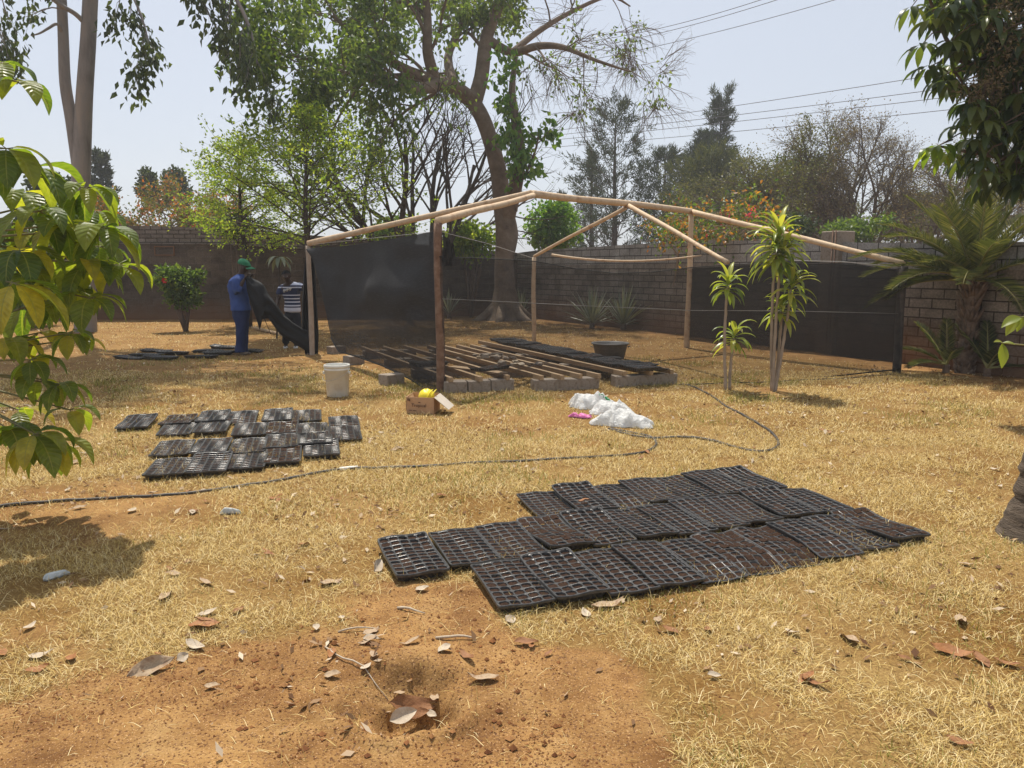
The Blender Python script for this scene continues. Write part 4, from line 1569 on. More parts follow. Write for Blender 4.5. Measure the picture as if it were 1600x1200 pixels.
cA = G(922, 636); cB = G(948, 648); cC = G(976, 662)
crumple('plastic_bag', cA, .25, .16, .10, -.15, MT['bag'], 'white plastic bag with green lettering at the left back of the heap', 'bag', 1, ((.05, .04, .10, .16), (-.12, 0, .04, .10)))
crumple('plastic_bag', cB + Vector((.05, .10, 0)), .24, .15, .09, -.35, MT['bag'], 'crumpled white plastic bag in the middle of the heap behind the others', 'bag', 2, ((.12, .05, .05, .10), (-.05, .02, .04, .10)))
crumple('plastic_bag', cC + Vector((-.03, 0, 0)), .32, .17, .10, -.42, MT['bag'], 'crumpled white plastic bag at the right front of the heap, over the hose', 'bag', 3, ((-.16, .05, .05, .11), (.18, .03, .05, .10)))
crumple('plastic_bag', G(908, 652), .12, .05, .035, -.25, MT['pink'], 'small pink plastic bag sticking out from under the white bags', 'bag', 5)
MT['green_print'] = M('green_print', (.02, .28, .09), rough=.5)
me_ = text_mesh('Meal', .085, MT['green_print'], 'printing')
tc_ = P(947, 620, cA.y - .10)
ex = Vector((.86, -.05, -.42)).normalized(); ey = Vector((.30, .45, .80)).normalized()
ey = (ey - ex * ey.dot(ex)).normalized()
PRINT_BAG = (me_, tc_, ex, ey)

# ================================================================== metal basin behind the right bed
bc = G(953, 562, 0)
bc.z = gz(bc.x, bc.y)
rB = 28.5 / FPX * bc.y
bs = empty('metal_basin', bc, 0, 'dark metal wash basin with flared rim standing behind the right bed', 'basin')
mb = MB()
mb.lathe(bc, [(.001, 0), (rB * .72, 0), (rB * .75, .01), (rB * .95, .27), (rB * 1.04, .285), (rB * 1.05, .30), (rB * 1.02, .305), (rB * .93, .29), (rB * .72, .03), (.001, .025)], 40)
mb.build('bowl', MT['steel'], bs)
mb = MB()
for s_ in (-1, 1):
    pts = [bc + Vector((s_ * rB * (.97 + .12 * math.sin(t)), -.03 + .10 * (t / math.pi - .5), .23 + .015 * math.sin(t))) for t in np.linspace(0, math.pi, 9)]
    mb.tube(pts, .007, 6)
mb.build('handle', MT['steel'], bs)
for i, v in enumerate(()): pass

# scraps of plastic in the grass
MT['clear_film'] = M('clear_film', (.42, .45, .43), (.60, .62, .60), 30, .25, .3, 60)
for px, py, lx, ly, rz, lab in ((86, 905, .085, .03, .9, 'crushed clear plastic bottle with a green label on the straw at the left'), (360, 803, .09, .022, .15, 'strip of white plastic film on the straw below the left trays'),):
    crumple('plastic_scrap', G(px, py), lx * .7, ly * .8, .02, rz, MT['clear_film'], lab, 'plastic scrap', px % 7)
# ================================================================== people
def skinned(name, nodes, edges, m, parent, root=0, levels=2):
    """nodes: [(place, rx, ry)]; one continuous surface grown round the skeleton"""
    import bmesh
    bm = bmesh.new()
    lay = bm.verts.layers.skin.verify()
    vs = []
    for i, (p, rx, ry) in enumerate(nodes):
        v = bm.verts.new(p)
        v[lay].radius = (rx, ry)
        v[lay].use_root = (i == root)
        vs.append(v)
    for a, b in edges:
        bm.edges.new((vs[a], vs[b]))
    me = bpy.data.meshes.new(name)
    bm.to_mesh(me); bm.free()
    o = bpy.data.objects.new(name, me)
    COL.objects.link(o)
    sk = o.modifiers.new('skin', 'SKIN'); sk.use_smooth_shade = True; sk.branch_smoothing = .4
    sb = o.modifiers.new('sub', 'SUBSURF'); sb.levels = levels; sb.render_levels = levels
    bpy.context.view_layer.update()
    m2 = bpy.data.meshes.new_from_object(o.evaluated_get(bpy.context.evaluated_depsgraph_get()))
    bpy.data.objects.remove(o)
    m2.name = name
    m2.materials.clear(); m2.materials.append(m)
    m2.polygons.foreach_set('use_smooth', [True] * len(m2.polygons))
    return link(name, m2, parent)


def chain(nodes, edges, start, pts):
    i = start
    for p, rx, ry in pts:
        nodes.append((p, rx, ry)); edges.append((i, len(nodes) - 1)); i = len(nodes) - 1
    return i


def hand(nodes, edges, wrist, palm_dir, side, curl, r=.009):
    """palm and five curled fingers of unequal length beyond the wrist node"""
    w = Vector(nodes[wrist][0])
    palm_dir = palm_dir.normalized()
    side = (side - palm_dir * side.dot(palm_dir)).normalized()
    palm = w + palm_dir * .055
    nodes.append((palm, .036, .020)); edges.append((wrist, len(nodes) - 1)); pi = len(nodes) - 1
    for k, (o_, L) in enumerate(((-.030, .062), (-.010, .075), (.010, .080), (.030, .070))):
        a = palm + palm_dir * .032 + side * o_
        b = a + (palm_dir * .8 + curl * .5).normalized() * L * .5
        c = b + (palm_dir * .1 + curl).normalized() * L * .5
        chain(nodes, edges, pi, [(a, r * 1.05, r * 1.05), (b, r, r), (c, r * .8, r * .8)])
    a = w + palm_dir * .022 + side * -.036
    b = a + (palm_dir * .5 - side * .7 + curl * .3).normalized() * .035
    c = b + (palm_dir * .6 + curl * .7).normalized() * .03
    chain(nodes, edges, wrist, [(a, r * 1.2, r * 1.2), (b, r * 1.1, r * 1.1), (c, r * .85, r * .85)])


MT['cloth_blue'] = M('blue_overall', (.030, .062, .20), (.05, .095, .28), 5, .85, .35, 14, bdist=.02)
MT['cloth_navy'] = M('dark_blue_trousers', (.014, .024, .075), (.024, .038, .11), 5, .85, .35, 12, bdist=.02)
MT['cap_green'] = M('green_cap', (.018, .13, .06), (.03, .19, .09), 12, .8)
MT['cloth_black'] = M('black_trousers', (.012, .012, .016), (.022, .022, .028), 6, .85, .3, 14)
MT['shoe'] = M('dusty_shoe', (.16, .12, .09), (.24, .19, .14), 12, .8)
MT['shoe_white'] = M('white_sandal', (.62, .60, .56), rough=.7)
MT['hair'] = M('black_hair', (.008, .007, .006), (.014, .012, .011), 60, .9, .5, 200)
MT['eye'] = M('eye', (.16, .15, .14), rough=.4)

# -------- man in blue, seen from his right side, lifting the cloth to his face
YB = 14.4
q = lambda px, py, dy=0.0: P(px, py, YB + dy)
g = G(377, 553); g.z = 0
man = empty('person', (q(376, 552).x, YB, gz(g.x, YB)), 0, 'man in a blue work suit and green cap holding up black cloth', 'person')
fwd = Vector((1, -.15, 0)).normalized()
nodes, edges = [], []
nodes.append((q(376, 482), .135, .115))                                     # pelvis
sp = chain(nodes, edges, 0, [(q(374, 468), .125, .11), (q(371, 452), .145, .125), (q(370, 439), .13, .12)])
nk = chain(nodes, edges, sp, [(q(375, 430), .060, .060), (q(379, 424.5), .056, .058)])
hd = chain(nodes, edges, nk, [(q(382, 418.5), .080, .088), (q(382, 411.5), .082, .092), (q(381, 407), .055, .06)])
chain(nodes, edges, nk + 1, [(q(392, 420), .020, .020)])                    # nose
for s_ in (-1, 1):
    chain(nodes, edges, nk + 1, [(q(381, 418, .095 * s_), .018, .022)])      # ears
arm_r = chain(nodes, edges, sp, [(q(369, 438, -.19), .062, .062), (q(370, 447, -.24), .055, .055), (q(371.5, 456, -.25), .043, .043), (q(378, 443, -.24), .038, .036), (q(383, 434.5, -.2), .030, .026)])
hand(nodes, edges, arm_r, Vector((.6, .1, .8)), Vector((0, 1, 0)), Vector((.8, .3, -.4)))
arm_l = chain(nodes, edges, sp, [(q(371, 438, .19), .062, .062), (q(375, 448, .24), .055, .055), (q(382, 452, .24), .043, .043), (q(387, 441, .2), .036, .036), (q(390, 435, .15), .030, .026)])
hand(nodes, edges, arm_l, Vector((.6, -.1, .7)), Vector((0, -1, 0)), Vector((.8, -.3, -.4)))
for s_, dx in ((-1, 0), (1, 2.5)):
    ft = chain(nodes, edges, 0, [(q(376 + dx * .3, 490, .095 * s_), .092, .092), (q(377 + dx, 517, .10 * s_), .062, .062), (q(376 + dx * 1.4, 534, .10 * s_), .055, .055), (q(375 + dx * 1.6, 549.5, .10 * s_), .042, .042)])
    chain(nodes, edges, ft, [(q(379 + dx * 1.6, 551.3, .10 * s_), .040, .030), (q(386 + dx * 1.6, 552.3, .09 * s_ - .02), .036, .022)])
skinned('body', nodes, edges, MT['skin'], man)
# jacket and trousers: lofted cloth with folds
def loft(mb, rings, n=26, sub=4, fold=.035, seed=0):
    """rings: (place, half depth along x, half width along y), smoothly joined"""
    rows = []
    m_ = len(rings)
    for i in range(m_ - 1):
        for k in range(sub if i < m_ - 2 else sub + 1):
            t = k / sub; t = t * t * (3 - 2 * t) * .5 + t * .5
            p = rings[i][0].lerp(rings[i + 1][0], t)
            rx = rings[i][1] * (1 - t) + rings[i + 1][1] * t; ry = rings[i][2] * (1 - t) + rings[i + 1][2] * t
            row = []
            for j in range(n + 1):
                a_ = 2 * math.pi * j / n
                f = 1 + fold * math.sin(3 * a_ + 40 * p.z + seed) * math.sin(17 * p.z + 2 * a_ + seed) + fold * .7 * math.sin(5 * a_ - 23 * p.z)
                row.append(p + Vector((rx * f * math.cos(a_), ry * f * math.sin(a_), 0)))
            rows.append(row)
    mb.grid(rows)


mb = MB()
loft(mb, [(q(375.8, 428.5), .068, .075), (q(374.5, 431), .085, .10), (q(372.5, 434), .115, .175), (q(370.5, 439), .145, .215), (q(370.5, 448), .165, .215), (q(372.5, 460), .165, .20), (q(375, 471), .165, .20),
          (q(376, 479), .172, .205), (q(376.3, 484.5), .180, .21)], fold=.03)
for s_, pts in ((-1, [(q(371.5, 436, -.15), .085), (q(369.5, 440, -.215), .088), (q(369, 448, -.25), .078), (q(370.8, 456.5, -.255), .070), (q(374, 451.5, -.25), .062), (q(376, 447, -.245), .058)]),
                (1, [(q(372, 436, .15), .085), (q(372, 440, .215), .088), (q(375.5, 448, .25), .078), (q(381, 453.5, .245), .068), (q(384, 447.5, .225), .060)])):
    out, ro = [], []
    for (p0, r0), (p1, r1) in zip(pts[:-1], pts[1:]):
        for k in range(4):
            t = k / 4
            out.append(p0.lerp(p1, t)); ro.append((r0 * (1 - t) + r1 * t) * (1 + .05 * math.sin(len(out) * 1.9)))
    out.append(pts[-1][0]); ro.append(pts[-1][1])
    mb.tube(out, ro, 14)
mb.build('jacket', MT['cloth_blue'], man)
mb = MB()
loft(mb, [(q(376.2, 479), .150, .185), (q(376.5, 486), .160, .19), (q(377, 494), .150, .19), (q(377.3, 500), .13, .18)], fold=.02)
for s_, dx in ((-1, 0), (1, 2.5)):
    loft(mb, [(q(376.8 + dx * .2, 490, .085 * s_), .135, .105), (q(377 + dx * .4, 500, .09 * s_), .125, .10), (q(377.5 + dx, 515, .10 * s_), .102, .090), (q(377 + dx * 1.2, 525, .10 * s_), .096, .088),
              (q(376.3 + dx * 1.4, 538, .10 * s_), .092, .086), (q(375.5 + dx * 1.6, 549.8, .10 * s_), .100, .092)], fold=.045, seed=s_ * 2)
mb.build('trousers', MT['cloth_navy'], man)
for s_, dx in ((-1, 0), (1, 2.5)):
    nodes, edges = [(q(374.5 + dx * 1.6, 550.8, .10 * s_), .050, .040)], []
    chain(nodes, edges, 0, [(q(380 + dx * 1.6, 551.5, .10 * s_), .052, .036), (q(387.5 + dx * 1.6, 552.4, .09 * s_ - .02), .045, .026)])
    skinned('shoe', nodes, edges, MT['shoe'], man)
mb = MB()
hc = q(381.8, 412.5)
rws = []
for i in range(9):
    a = i / 8 * math.pi / 2
    rws.append([hc + Vector((.122 * math.cos(a) * math.cos(t), .105 * math.cos(a) * math.sin(t), -.02 + .118 * math.sin(a) - .035 * math.cos(a) * math.cos(t))) for t in np.linspace(0, 2 * math.pi, 25)])
mb.grid(rws)
br = []
for i in range(4):
    k = i / 3
    br.append([hc + Vector(((.118 + .085 * k) * math.cos(t) + .0, (.102 + .01 * k) * math.sin(t), -.055 - .030 * k - .02 * abs(math.sin(t)))) for t in np.linspace(-1.15, 1.15, 13)])
mb.grid(br)
cp = mb.build('cap', MT['cap_green'], man)
md = cp.modifiers.new('thick', 'SOLIDIFY'); md.thickness = .008
for s_ in (-1, 1):
    mb = MB(); mb.lathe(q(388.6, 416.5, .035 * s_), [(.001, -.010), (.008, -.006), (.011, 0), (.008, .006), (.001, .010)], 10)
    mb.build('eye', MT['eye'], man)

# -------- man in the striped shirt, facing the camera and stooping a little
YS = 15.6
q = lambda px, py, dy=0.0: P(px, py, YS + dy)
man2 = empty('person', (q(456, 541).x, YS, gz(q(456, 541).x, YS)), 0, 'man in a white and navy striped shirt holding black cloth by the post', 'person')
nodes, edges = [], []
nodes.append((q(457, 487), .15, .105))
sp = chain(nodes, edges, 0, [(q(457, 473), .135, .10), (q(455, 459, -.03), .155, .11), (q(453.5, 447.5, -.06), .145, .105)])
nk = chain(nodes, edges, sp, [(q(451, 440, -.10), .058, .058), (q(449, 437, -.13), .055, .056)])
hd = chain(nodes, edges, nk, [(q(447.5, 432.5, -.17), .078, .088), (q(447, 427.5, -.16), .080, .092), (q(447, 424, -.15), .05, .055)])
chain(nodes, edges, nk + 1, [(q(445.5, 434, -.27), .018, .018)])
for s_ in (-1, 1):
    chain(nodes, edges, nk + 1, [(q(447.5 + 7 * s_, 431.5, -.15), .018, .022)])
ar = chain(nodes, edges, sp, [(q(439.5, 449, -.05), .060, .060), (q(437, 459, -.06), .050, .050), (q(434.5, 469, -.10), .040, .040), (q(433, 476, -.25), .036, .034), (q(432.5, 480, -.40), .029, .025)])
hand(nodes, edges, ar, Vector((-.1, -.7, -.5)), Vector((1, 0, 0)), Vector((.1, -.3, -1)))
al = chain(nodes, edges, sp, [(q(467, 446, -.05), .060, .060), (q(473, 450, -.10), .050, .050), (q(477, 449, -.20), .040, .040), (q(479, 437, -.35), .036, .034), (q(480, 430, -.45), .029, .025)])
hand(nodes, edges, al, Vector((.1, -.3, 1)), Vector((-1, 0, 0)), Vector((.2, -1, .1)))
for s_ in (-1, 1):
    ft = chain(nodes, edges, 0, [(q(457 + 7 * s_, 496), .09, .09), (q(456 + 8 * s_, 517, -.06), .060, .060), (q(455 + 8 * s_, 530, .0), .054, .054), (q(454.5 + 8 * s_, 540.5, .03), .042, .042)])
    chain(nodes, edges, ft, [(q(454 + 8 * s_, 542.3, -.04), .038, .028), (q(453.5 + 8.3 * s_, 543.6, -.15), .036, .022)])
skinned('body', nodes, edges, MT['skin'], man2)
# shirt with stripes
m, nt, out = _nt('striped_shirt')
b = N(nt, 'ShaderNodeBsdfPrincipled', Roughness=.85)
tc = N(nt, 'ShaderNodeTexCoord')
sx = N(nt, 'ShaderNodeSeparateXYZ'); nt.links.new(tc.outputs['Object'], sx.inputs[0])
z_hem = q(457, 485).z; z_top = q(453, 441).z
mr = N(nt, 'ShaderNodeMapRange'); mr.inputs['From Min'].default_value = z_hem; mr.inputs['From Max'].default_value = z_top
nt.links.new(sx.outputs[2], mr.inputs['Value'])
rp = ramp(nt, [(0, (.62, .63, .68))])
rp.color_ramp.interpolation = 'CONSTANT'
NAVY, WHT = (.018, .028, .075, 1), (.62, .63, .70, 1)
for p_, c_ in ((.105, NAVY), (.15, WHT), (.20, NAVY), (.285, WHT), (.325, NAVY), (.405, WHT), (.445, NAVY), (.53, WHT), (.565, NAVY), (.80, WHT), (.84, NAVY), (.90, (.50, .52, .62, 1))):
    e_ = rp.color_ramp.elements.new(p_); e_.color = c_
rp.color_ramp.elements[0].color = WHT
for e_ in rp.color_ramp.elements:
    if e_.position > .95: e_.color = (.50, .52, .62, 1)
nt.links.new(mr.outputs[0], rp.inputs[0]); nt.links.new(rp.outputs[0], b.inputs['Base Color']); nt.links.new(b.outputs[0], out.inputs[0])
MT['stripes'] = m
nodes, edges = [], []
nodes.append((q(455, 458, -.03), .185, .145))
chain(nodes, edges, 0, [(q(457, 472), .175, .14), (q(457, 485), .19, .15), (q(457, 489), .185, .145)])
up_ = chain(nodes, edges, 0, [(q(453.5, 448, -.055), .17, .13), (q(451.5, 441.5, -.09), .075, .075)])
for pts in ([(q(439.5, 449, -.05), .090, .085), (q(437, 458, -.06), .082, .078), (q(436.3, 462, -.07), .080, .076)],
            [(q(467, 446, -.05), .090, .085), (q(473, 450, -.10), .080, .078), (q(475, 450, -.14), .078, .076)]):
    chain(nodes, edges, up_ - 1, pts)
shirt = skinned('shirt', nodes, edges, MT['stripes'], man2)
# the white letters across the chest cannot be read: broken white strokes only
mb = MB()
from mathutils.bvhtree import BVHTree
bvs = BVHTree.FromPolygons([v.co for v in shirt.data.vertices], [tuple(p.vertices) for p in shirt.data.polygons])
def on_shirt(px, py):
    r_ = ray(px, py).normalized()
    h, n_, i_, d_ = bvs.ray_cast(Vector((0, 0, EYE)), r_)
    return h - r_ * .006 if h else None
for k, (u, sl) in enumerate(((443, .5), (445.2, -.4), (447.4, 0), (449.6, .5), (451.8, -.5), (454, .3))):
    for (dx0, y0, dx1, y1) in ((0, 0, 0, 4.6), (0, 0, 1.5, 1.8), (1.5, 1.8, 0, 2.6) if k % 2 else (1.4, .2, 1.4, 4.4)):
        py = 452.5 - (u - 443) * .30
        a, b2 = on_shirt(u + dx0, py + y0), on_shirt(u + dx1, py + y1)
        if a and b2: mb.tube([a, b2], .0065, 4)
if mb.v: mb.build('lettering', MT['shoe_white'], man2)
nodes, edges = [], []
nodes.append((q(457, 486), .165, .13))
chain(nodes, edges, 0, [(q(457, 478), .155, .12)])
for s_ in (-1, 1):
    chain(nodes, edges, 0, [(q(457 + 7 * s_, 497), .112, .108), (q(456 + 8 * s_, 516, -.06), .094, .09), (q(455 + 8 * s_, 530), .085, .083), (q(454.5 + 8 * s_, 538.5, .02), .082, .08)])
skinned('trousers', nodes, edges, MT['cloth_black'], man2)
for s_ in (-1, 1):
    nodes, edges = [(q(454.3 + 8 * s_, 542.0, .03), .048, .036)], []
    chain(nodes, edges, 0, [(q(454 + 8 * s_, 542.8, -.05), .050, .032), (q(453.5 + 8.3 * s_, 543.9, -.17), .046, .025)])
    skinned('shoe', nodes, edges, MT['shoe_white'], man2)
mb = MB()
hc = q(447, 428.5, -.155)
mb.grid([[hc + Vector((.092 * math.cos(a) * math.cos(t), .10 * math.cos(a) * math.sin(t) + .015, -.015 + .095 * math.sin(a) + (.02 if math.sin(t) < 0 else -.035) * math.cos(a) * abs(math.sin(t)))) for t in np.linspace(0, 2 * math.pi, 25)] for a in np.linspace(0, math.pi / 2, 8)])
mb.build('hair', MT['hair'], man2)
for s_ in (-1, 1):
    mb = MB(); mb.lathe(q(446 + 2.7 * s_, 431.5, -.252), [(.001, -.010), (.008, -.006), (.011, 0), (.008, .006), (.001, .010)], 10)
    mb.build('eye', MT['eye'], man2)

# -------- the loose cloth the two men carry, gathered at the corner post
lc = empty('loose_shade_cloth', (gB.x - .5, gB.y, 0), 0, 'black shade cloth sagging from the hands of the man in blue to the corner post', 'cloth')
UP = [(384, 430), (390, 432), (397, 436), (404, 439), (410, 443), (415, 450), (420, 460), (430, 473), (443, 491), (458, 504), (472, 513), (490, 520)]
LO = [(384, 440), (386, 456), (390, 469), (396, 486), (401, 500), (406, 517), (410, 499), (419, 497), (437, 522), (452, 532), (468, 542), (490, 557)]
mb = MB()
rws = []
SUBK = 5
for i in range(len(UP) - 1):
    for k in range(SUBK if i < len(UP) - 2 else SUBK + 1):
        t = k / SUBK
        u = (UP[i][0] * (1 - t) + UP[i + 1][0] * t, UP[i][1] * (1 - t) + UP[i + 1][1] * t)
        l = (LO[i][0] * (1 - t) + LO[i + 1][0] * t, LO[i][1] * (1 - t) + LO[i + 1][1] * t)
        s_ = (i + t) / (len(UP) - 1)
        Yc = 14.22 + .12 * s_
        ring = []
        m_ = 22
        for j in range(m_ + 1):
            a = 2 * math.pi * j / m_
            f = .5 - .5 * math.cos(a)
            px, py = u[0] + (l[0] - u[0]) * f, u[1] + (l[1] - u[1]) * f
            th_ = (.05 + .11 * math.sin(math.pi * min(1, s_ * 1.15))) * math.sin(a)
            th_ += .035 * math.sin(5 * f * 3.1 + 9 * s_) * abs(math.sin(a)) + .02 * math.sin(13 * f + 21 * s_) * abs(math.sin(a))
            ring.append(P(px, py, Yc - th_))
        rws.append(ring)
mb.grid(rws)
mb.build('sagging_length', MT['net_loose'], lc)
mb = MB()
rws = []
for i in range(25):
    t = i / 24
    py = 388 + (556 - 388) * t
    xl = float(np.interp(py, [388, 400, 430, 470, 515, 556], [484, 477, 474, 472, 471, 477])); xr = float(np.interp(py, [388, 430, 470, 520, 556], [489, 493, 495, 498, 497]))
    rws.append([P(xl + (xr - xl) * j / 30, py, gB.y + .14 + .055 * math.sin(j * 1.25 + 1.5 * math.sin(t * 3)) + .03 * math.sin(j * .6 + t * 5)) for j in range(31)])
mb.grid(rws)
mb.build('gathered_end', MT['net_loose'], lc)
mb = MB()
mb.tube([P(406, 514, 14.15), P(407, 500, 14.15), P(411, 491, 14.15), P(414, 500, 14.15), P(423, 522, 14.15)], .006, 5)
mb.tube([P(443, 494, 14.1), P(452, 501, 14.08), P(456, 505, 14.08), P(456, 510, 14.08)], .006, 5)
mb.build('tie_string', MT['cord'], lc)
# ================================================================== vegetation
def rvec(rr):
    while True:
        v = Vector((rr.uniform(-1, 1), rr.uniform(-1, 1), rr.uniform(-1, 1)))
        if .05 < v.length < 1: return v.normalized()


def turn(d, ang, rr, az=None):
    u = d.orthogonal().normalized(); v = d.cross(u)
    a = rr.uniform(0, 2 * math.pi) if az is None else az
    return (d * math.cos(ang) + (u * math.cos(a) + v * math.sin(a)) * math.sin(ang)).normalized()


def branch(mb, tips, p, d, L, r, lev, c, rr):
    top = c['levels']
    n = c.get('seg', (6, 5, 4, 3, 3))[lev]
    pts, dirs = [p.copy()], [d.copy()]
    for i in range(n):
        d = (d + rvec(rr) * c['wander'] + Vector((0, 0, c['up'][lev]))).normalized()
        p = p + d * (L / n)
        pts.append(p.copy()); dirs.append(d.copy())
    tp = c.get('taper', .4)
    rads = [r * (1 - (1 - tp) * i / n) for i in range(n + 1)]
    mb.tube(pts, rads, (8, 6, 5, 4, 3)[min(lev + c.get('sub', 0), 4)], False)
    if lev >= top:
        for i in range(1, n + 1):
            tips.append((pts[i], dirs[i]))
        return
    if lev >= c.get('tiplev', 99):
        for i in range(1, n + 1): tips.append((pts[i], dirs[i]))
    k = c['kids'][lev]
    for j in range(k):
        t = c.get('t0', .3) + (1 - c.get('t0', .3)) * (j + rr.random()) / k
        f = min(t * n, n - 1e-6); i = int(f)
        q = pts[i].lerp(pts[i + 1], f - i)
        dd = turn(dirs[i], c['ang'][lev] * rr.uniform(.7, 1.3), rr)
        if c.get('flat') and lev + 1 >= c['flat']:
            dd.z *= .35; dd.normalize()
        branch(mb, tips, q, dd, L * c['len'][lev] * rr.uniform(.7, 1.2) * (1.15 - .5 * t), max(rads[i] * c.get('rk', .55), .004), lev + 1, c, rr)


def limb_tree(mb, tips, limbs, c, seed, kids, L0, r0k=.5, ang=.9, t0=.25):
    """limbs: [(points, radii)] laid out by hand; smaller branches grow from them"""
    rr = random.Random(seed)
    for li, (pts, rads) in enumerate(limbs):
        out, ro = [], []
        n = len(pts)
        for i in range(n - 1):
            p0, p1, p2, p3 = pts[max(i - 1, 0)], pts[i], pts[i + 1], pts[min(i + 2, n - 1)]
            for q in range(4):
                t = q / 4
                out.append(.5 * ((2 * p1) + (p2 - p0) * t + (2 * p0 - 5 * p1 + 4 * p2 - p3) * t * t + (3 * p1 - p0 - 3 * p2 + p3) * t ** 3))
                ro.append(rads[i] * (1 - t) + rads[i + 1] * t)
        out.append(pts[-1]); ro.append(rads[-1])
        mb.tube(out, ro, 10, False)
        k = kids[li] if isinstance(kids, (list, tuple)) else kids
        for j in range(k):
            t = t0 + (1 - t0) * (j + rr.random()) / k
            f = min(t * (len(out) - 1), len(out) - 1.001); i = int(f)
            d = (out[i + 1] - out[i]).normalized()
            branch(mb, tips, out[i].lerp(out[i + 1], f - i), turn(d, ang * rr.uniform(.6, 1.3), rr), L0 * rr.uniform(.6, 1.25), max(ro[i] * r0k, .008), 0, c, rr)


def leaf_cloud(C_, D_, L, W, rng, fold=.25):
    n = len(C_)
    C_ = np.asarray(C_, float); D_ = np.asarray(D_, float)
    D_ = D_ / np.maximum(np.linalg.norm(D_, axis=1, keepdims=True), 1e-6)
    rv = rng.normal(size=(n, 3))
    S = np.cross(D_, rv); S /= np.maximum(np.linalg.norm(S, axis=1, keepdims=True), 1e-6)
    Nn = np.cross(S, D_)
    L = np.broadcast_to(L, (n,))[:, None] * rng.uniform(.65, 1.25, (n, 1)); W = np.broadcast_to(W, (n,))[:, None] * rng.uniform(.7, 1.2, (n, 1))
    m = C_ + D_ * L * .42
    v = np.stack([C_, m + S * W / 2 + Nn * W * fold, C_ + D_ * L - Nn * L * .12, m - S * W / 2 + Nn * W * fold], 1)
    b = (np.arange(n) * 4)[:, None]
    t = np.concatenate([b + np.array([[0, 1, 2]]), b + np.array([[0, 2, 3]])])
    r_ = rng.random(n)
    return v.reshape(-1, 3), t, np.concatenate([r_, r_])


def leaves_at(tips, per, jit, L, W, seed, droop=.0, follow=.5, keep=1.0):
    rng = np.random.default_rng(seed)
    p = np.array([t[0] for t in tips], float); d = np.array([t[1] for t in tips], float)
    if keep < 1:
        k = rng.random(len(p)) < keep
        p, d = p[k], d[k]
    p = np.repeat(p, per, 0); d = np.repeat(d, per, 0)
    p = p + rng.normal(size=p.shape) * jit
    D_ = d * follow + rng.normal(size=p.shape) * .55 + np.array([0, 0, -droop])
    return leaf_cloud(p, D_, L, W, rng)


def merge(parts):
    vs, fs, rs, off = [], [], [], 0
    for v, f, r_ in parts:
        vs.append(v); fs.append(f + off); rs.append(r_); off += len(v)
    return np.concatenate(vs), np.concatenate(fs), np.concatenate(rs)


def crown_mesh(name, parts, m, parent):
    v, f, r_ = merge(parts)
    return link(name, np_mesh(name, v, [f], m, smoothf=False, rnd=r_), parent)


MT['bark_fig'] = M('fig_bark', (.10, .07, .048), (.18, .13, .09), 2.5, .9, .6, 18, c3=(.25, .195, .145), bdist=.05)
MT['bark_euc'] = M('smooth_pale_bark', (.15, .135, .125), (.26, .24, .225), 1.6, .8, .35, 9, c3=(.34, .29, .24), stretch=(2, 2, .5), bdist=.03)
MT['bark_dark'] = M('dark_bark', (.045, .033, .026), (.09, .068, .052), 6, .9, .5, 30)
MT['bark_brown'] = M('brown_bark', (.10, .068, .05), (.18, .13, .095), 6, .9, .5, 30)
MT['twig_tan'] = M('tan_twig', (.22, .16, .11), (.34, .26, .19), 6, .9)
MT['bark_twig'] = M('grey_brown_twigs', (.085, .066, .052), (.15, .118, .092), 6, .9)
MT['leaf_fig'] = LM('fig_leaf', (.05, .095, .025), (.10, .16, .035), (.17, .23, .055), trans=.5)
MT['leaf_climb'] = LM('climber_leaf', (.05, .13, .02), (.10, .21, .03), (.18, .28, .05), trans=.45)
MT['leaf_light'] = LM('light_green_leaf', (.10, .18, .025), (.20, .29, .04), (.31, .37, .065), trans=.55)
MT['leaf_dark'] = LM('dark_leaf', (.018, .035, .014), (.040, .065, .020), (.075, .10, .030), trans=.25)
MT['leaf_mid'] = LM('bush_leaf', (.04, .085, .018), (.09, .15, .03), (.15, .21, .05), trans=.45)
MT['leaf_euc'] = LM('grey_green_leaf', (.030, .048, .020), (.055, .085, .030), (.10, .14, .04), trans=.3)
MT['needles'] = LM('pine_needles', (.018, .034, .018), (.035, .055, .026), (.06, .08, .035), trans=.2, rough=.6)
MT['needles_olive'] = LM('olive_needles', (.035, .050, .018), (.065, .080, .024), (.11, .12, .035), trans=.3, rough=.6)
MT['leaf_brown'] = LM('dry_pods', (.085, .07, .042), (.16, .13, .078), (.24, .20, .12), trans=.25, rough=.8)
MT['leaf_olive'] = LM('olive_leaf', (.06, .07, .025), (.10, .115, .035), (.16, .15, .06), trans=.35)
MT['leaf_flame'] = LM('flame_tree_leaf', (.07, .10, .025), (.15, .15, .035), (.40, .12, .035), trans=.35)
MT['leaf_boug'] = LM('bougainvillea_bract', (.10, .10, .03), (.33, .13, .03), (.55, .32, .05), trans=.4)
MT['leaf_drac'] = LM('strap_leaf', (.10, .16, .03), (.22, .28, .045), (.38, .40, .09), trans=.40, rough=.35, spec=.5)
MT['leaf_agave'] = LM('agave_leaf', (.14, .17, .11), (.25, .28, .19), (.42, .44, .32), trans=.08, rough=.4)
MT['leaf_palm'] = LM('palm_leaflet', (.045, .065, .025), (.085, .105, .04), (.17, .17, .07), trans=.3, rough=.4)
MT['leaf_umb'] = LM('umbrella_leaflet', (.025, .048, .016), (.055, .09, .025), (.12, .155, .035), trans=.45, rough=.35)
MT['leaf_umb_bright'] = LM('bright_umbrella_leaflet', (.10, .17, .02), (.17, .25, .03), (.24, .32, .04), trans=.5, rough=.35)  # brighter green for a few whorls of the umbrella tree

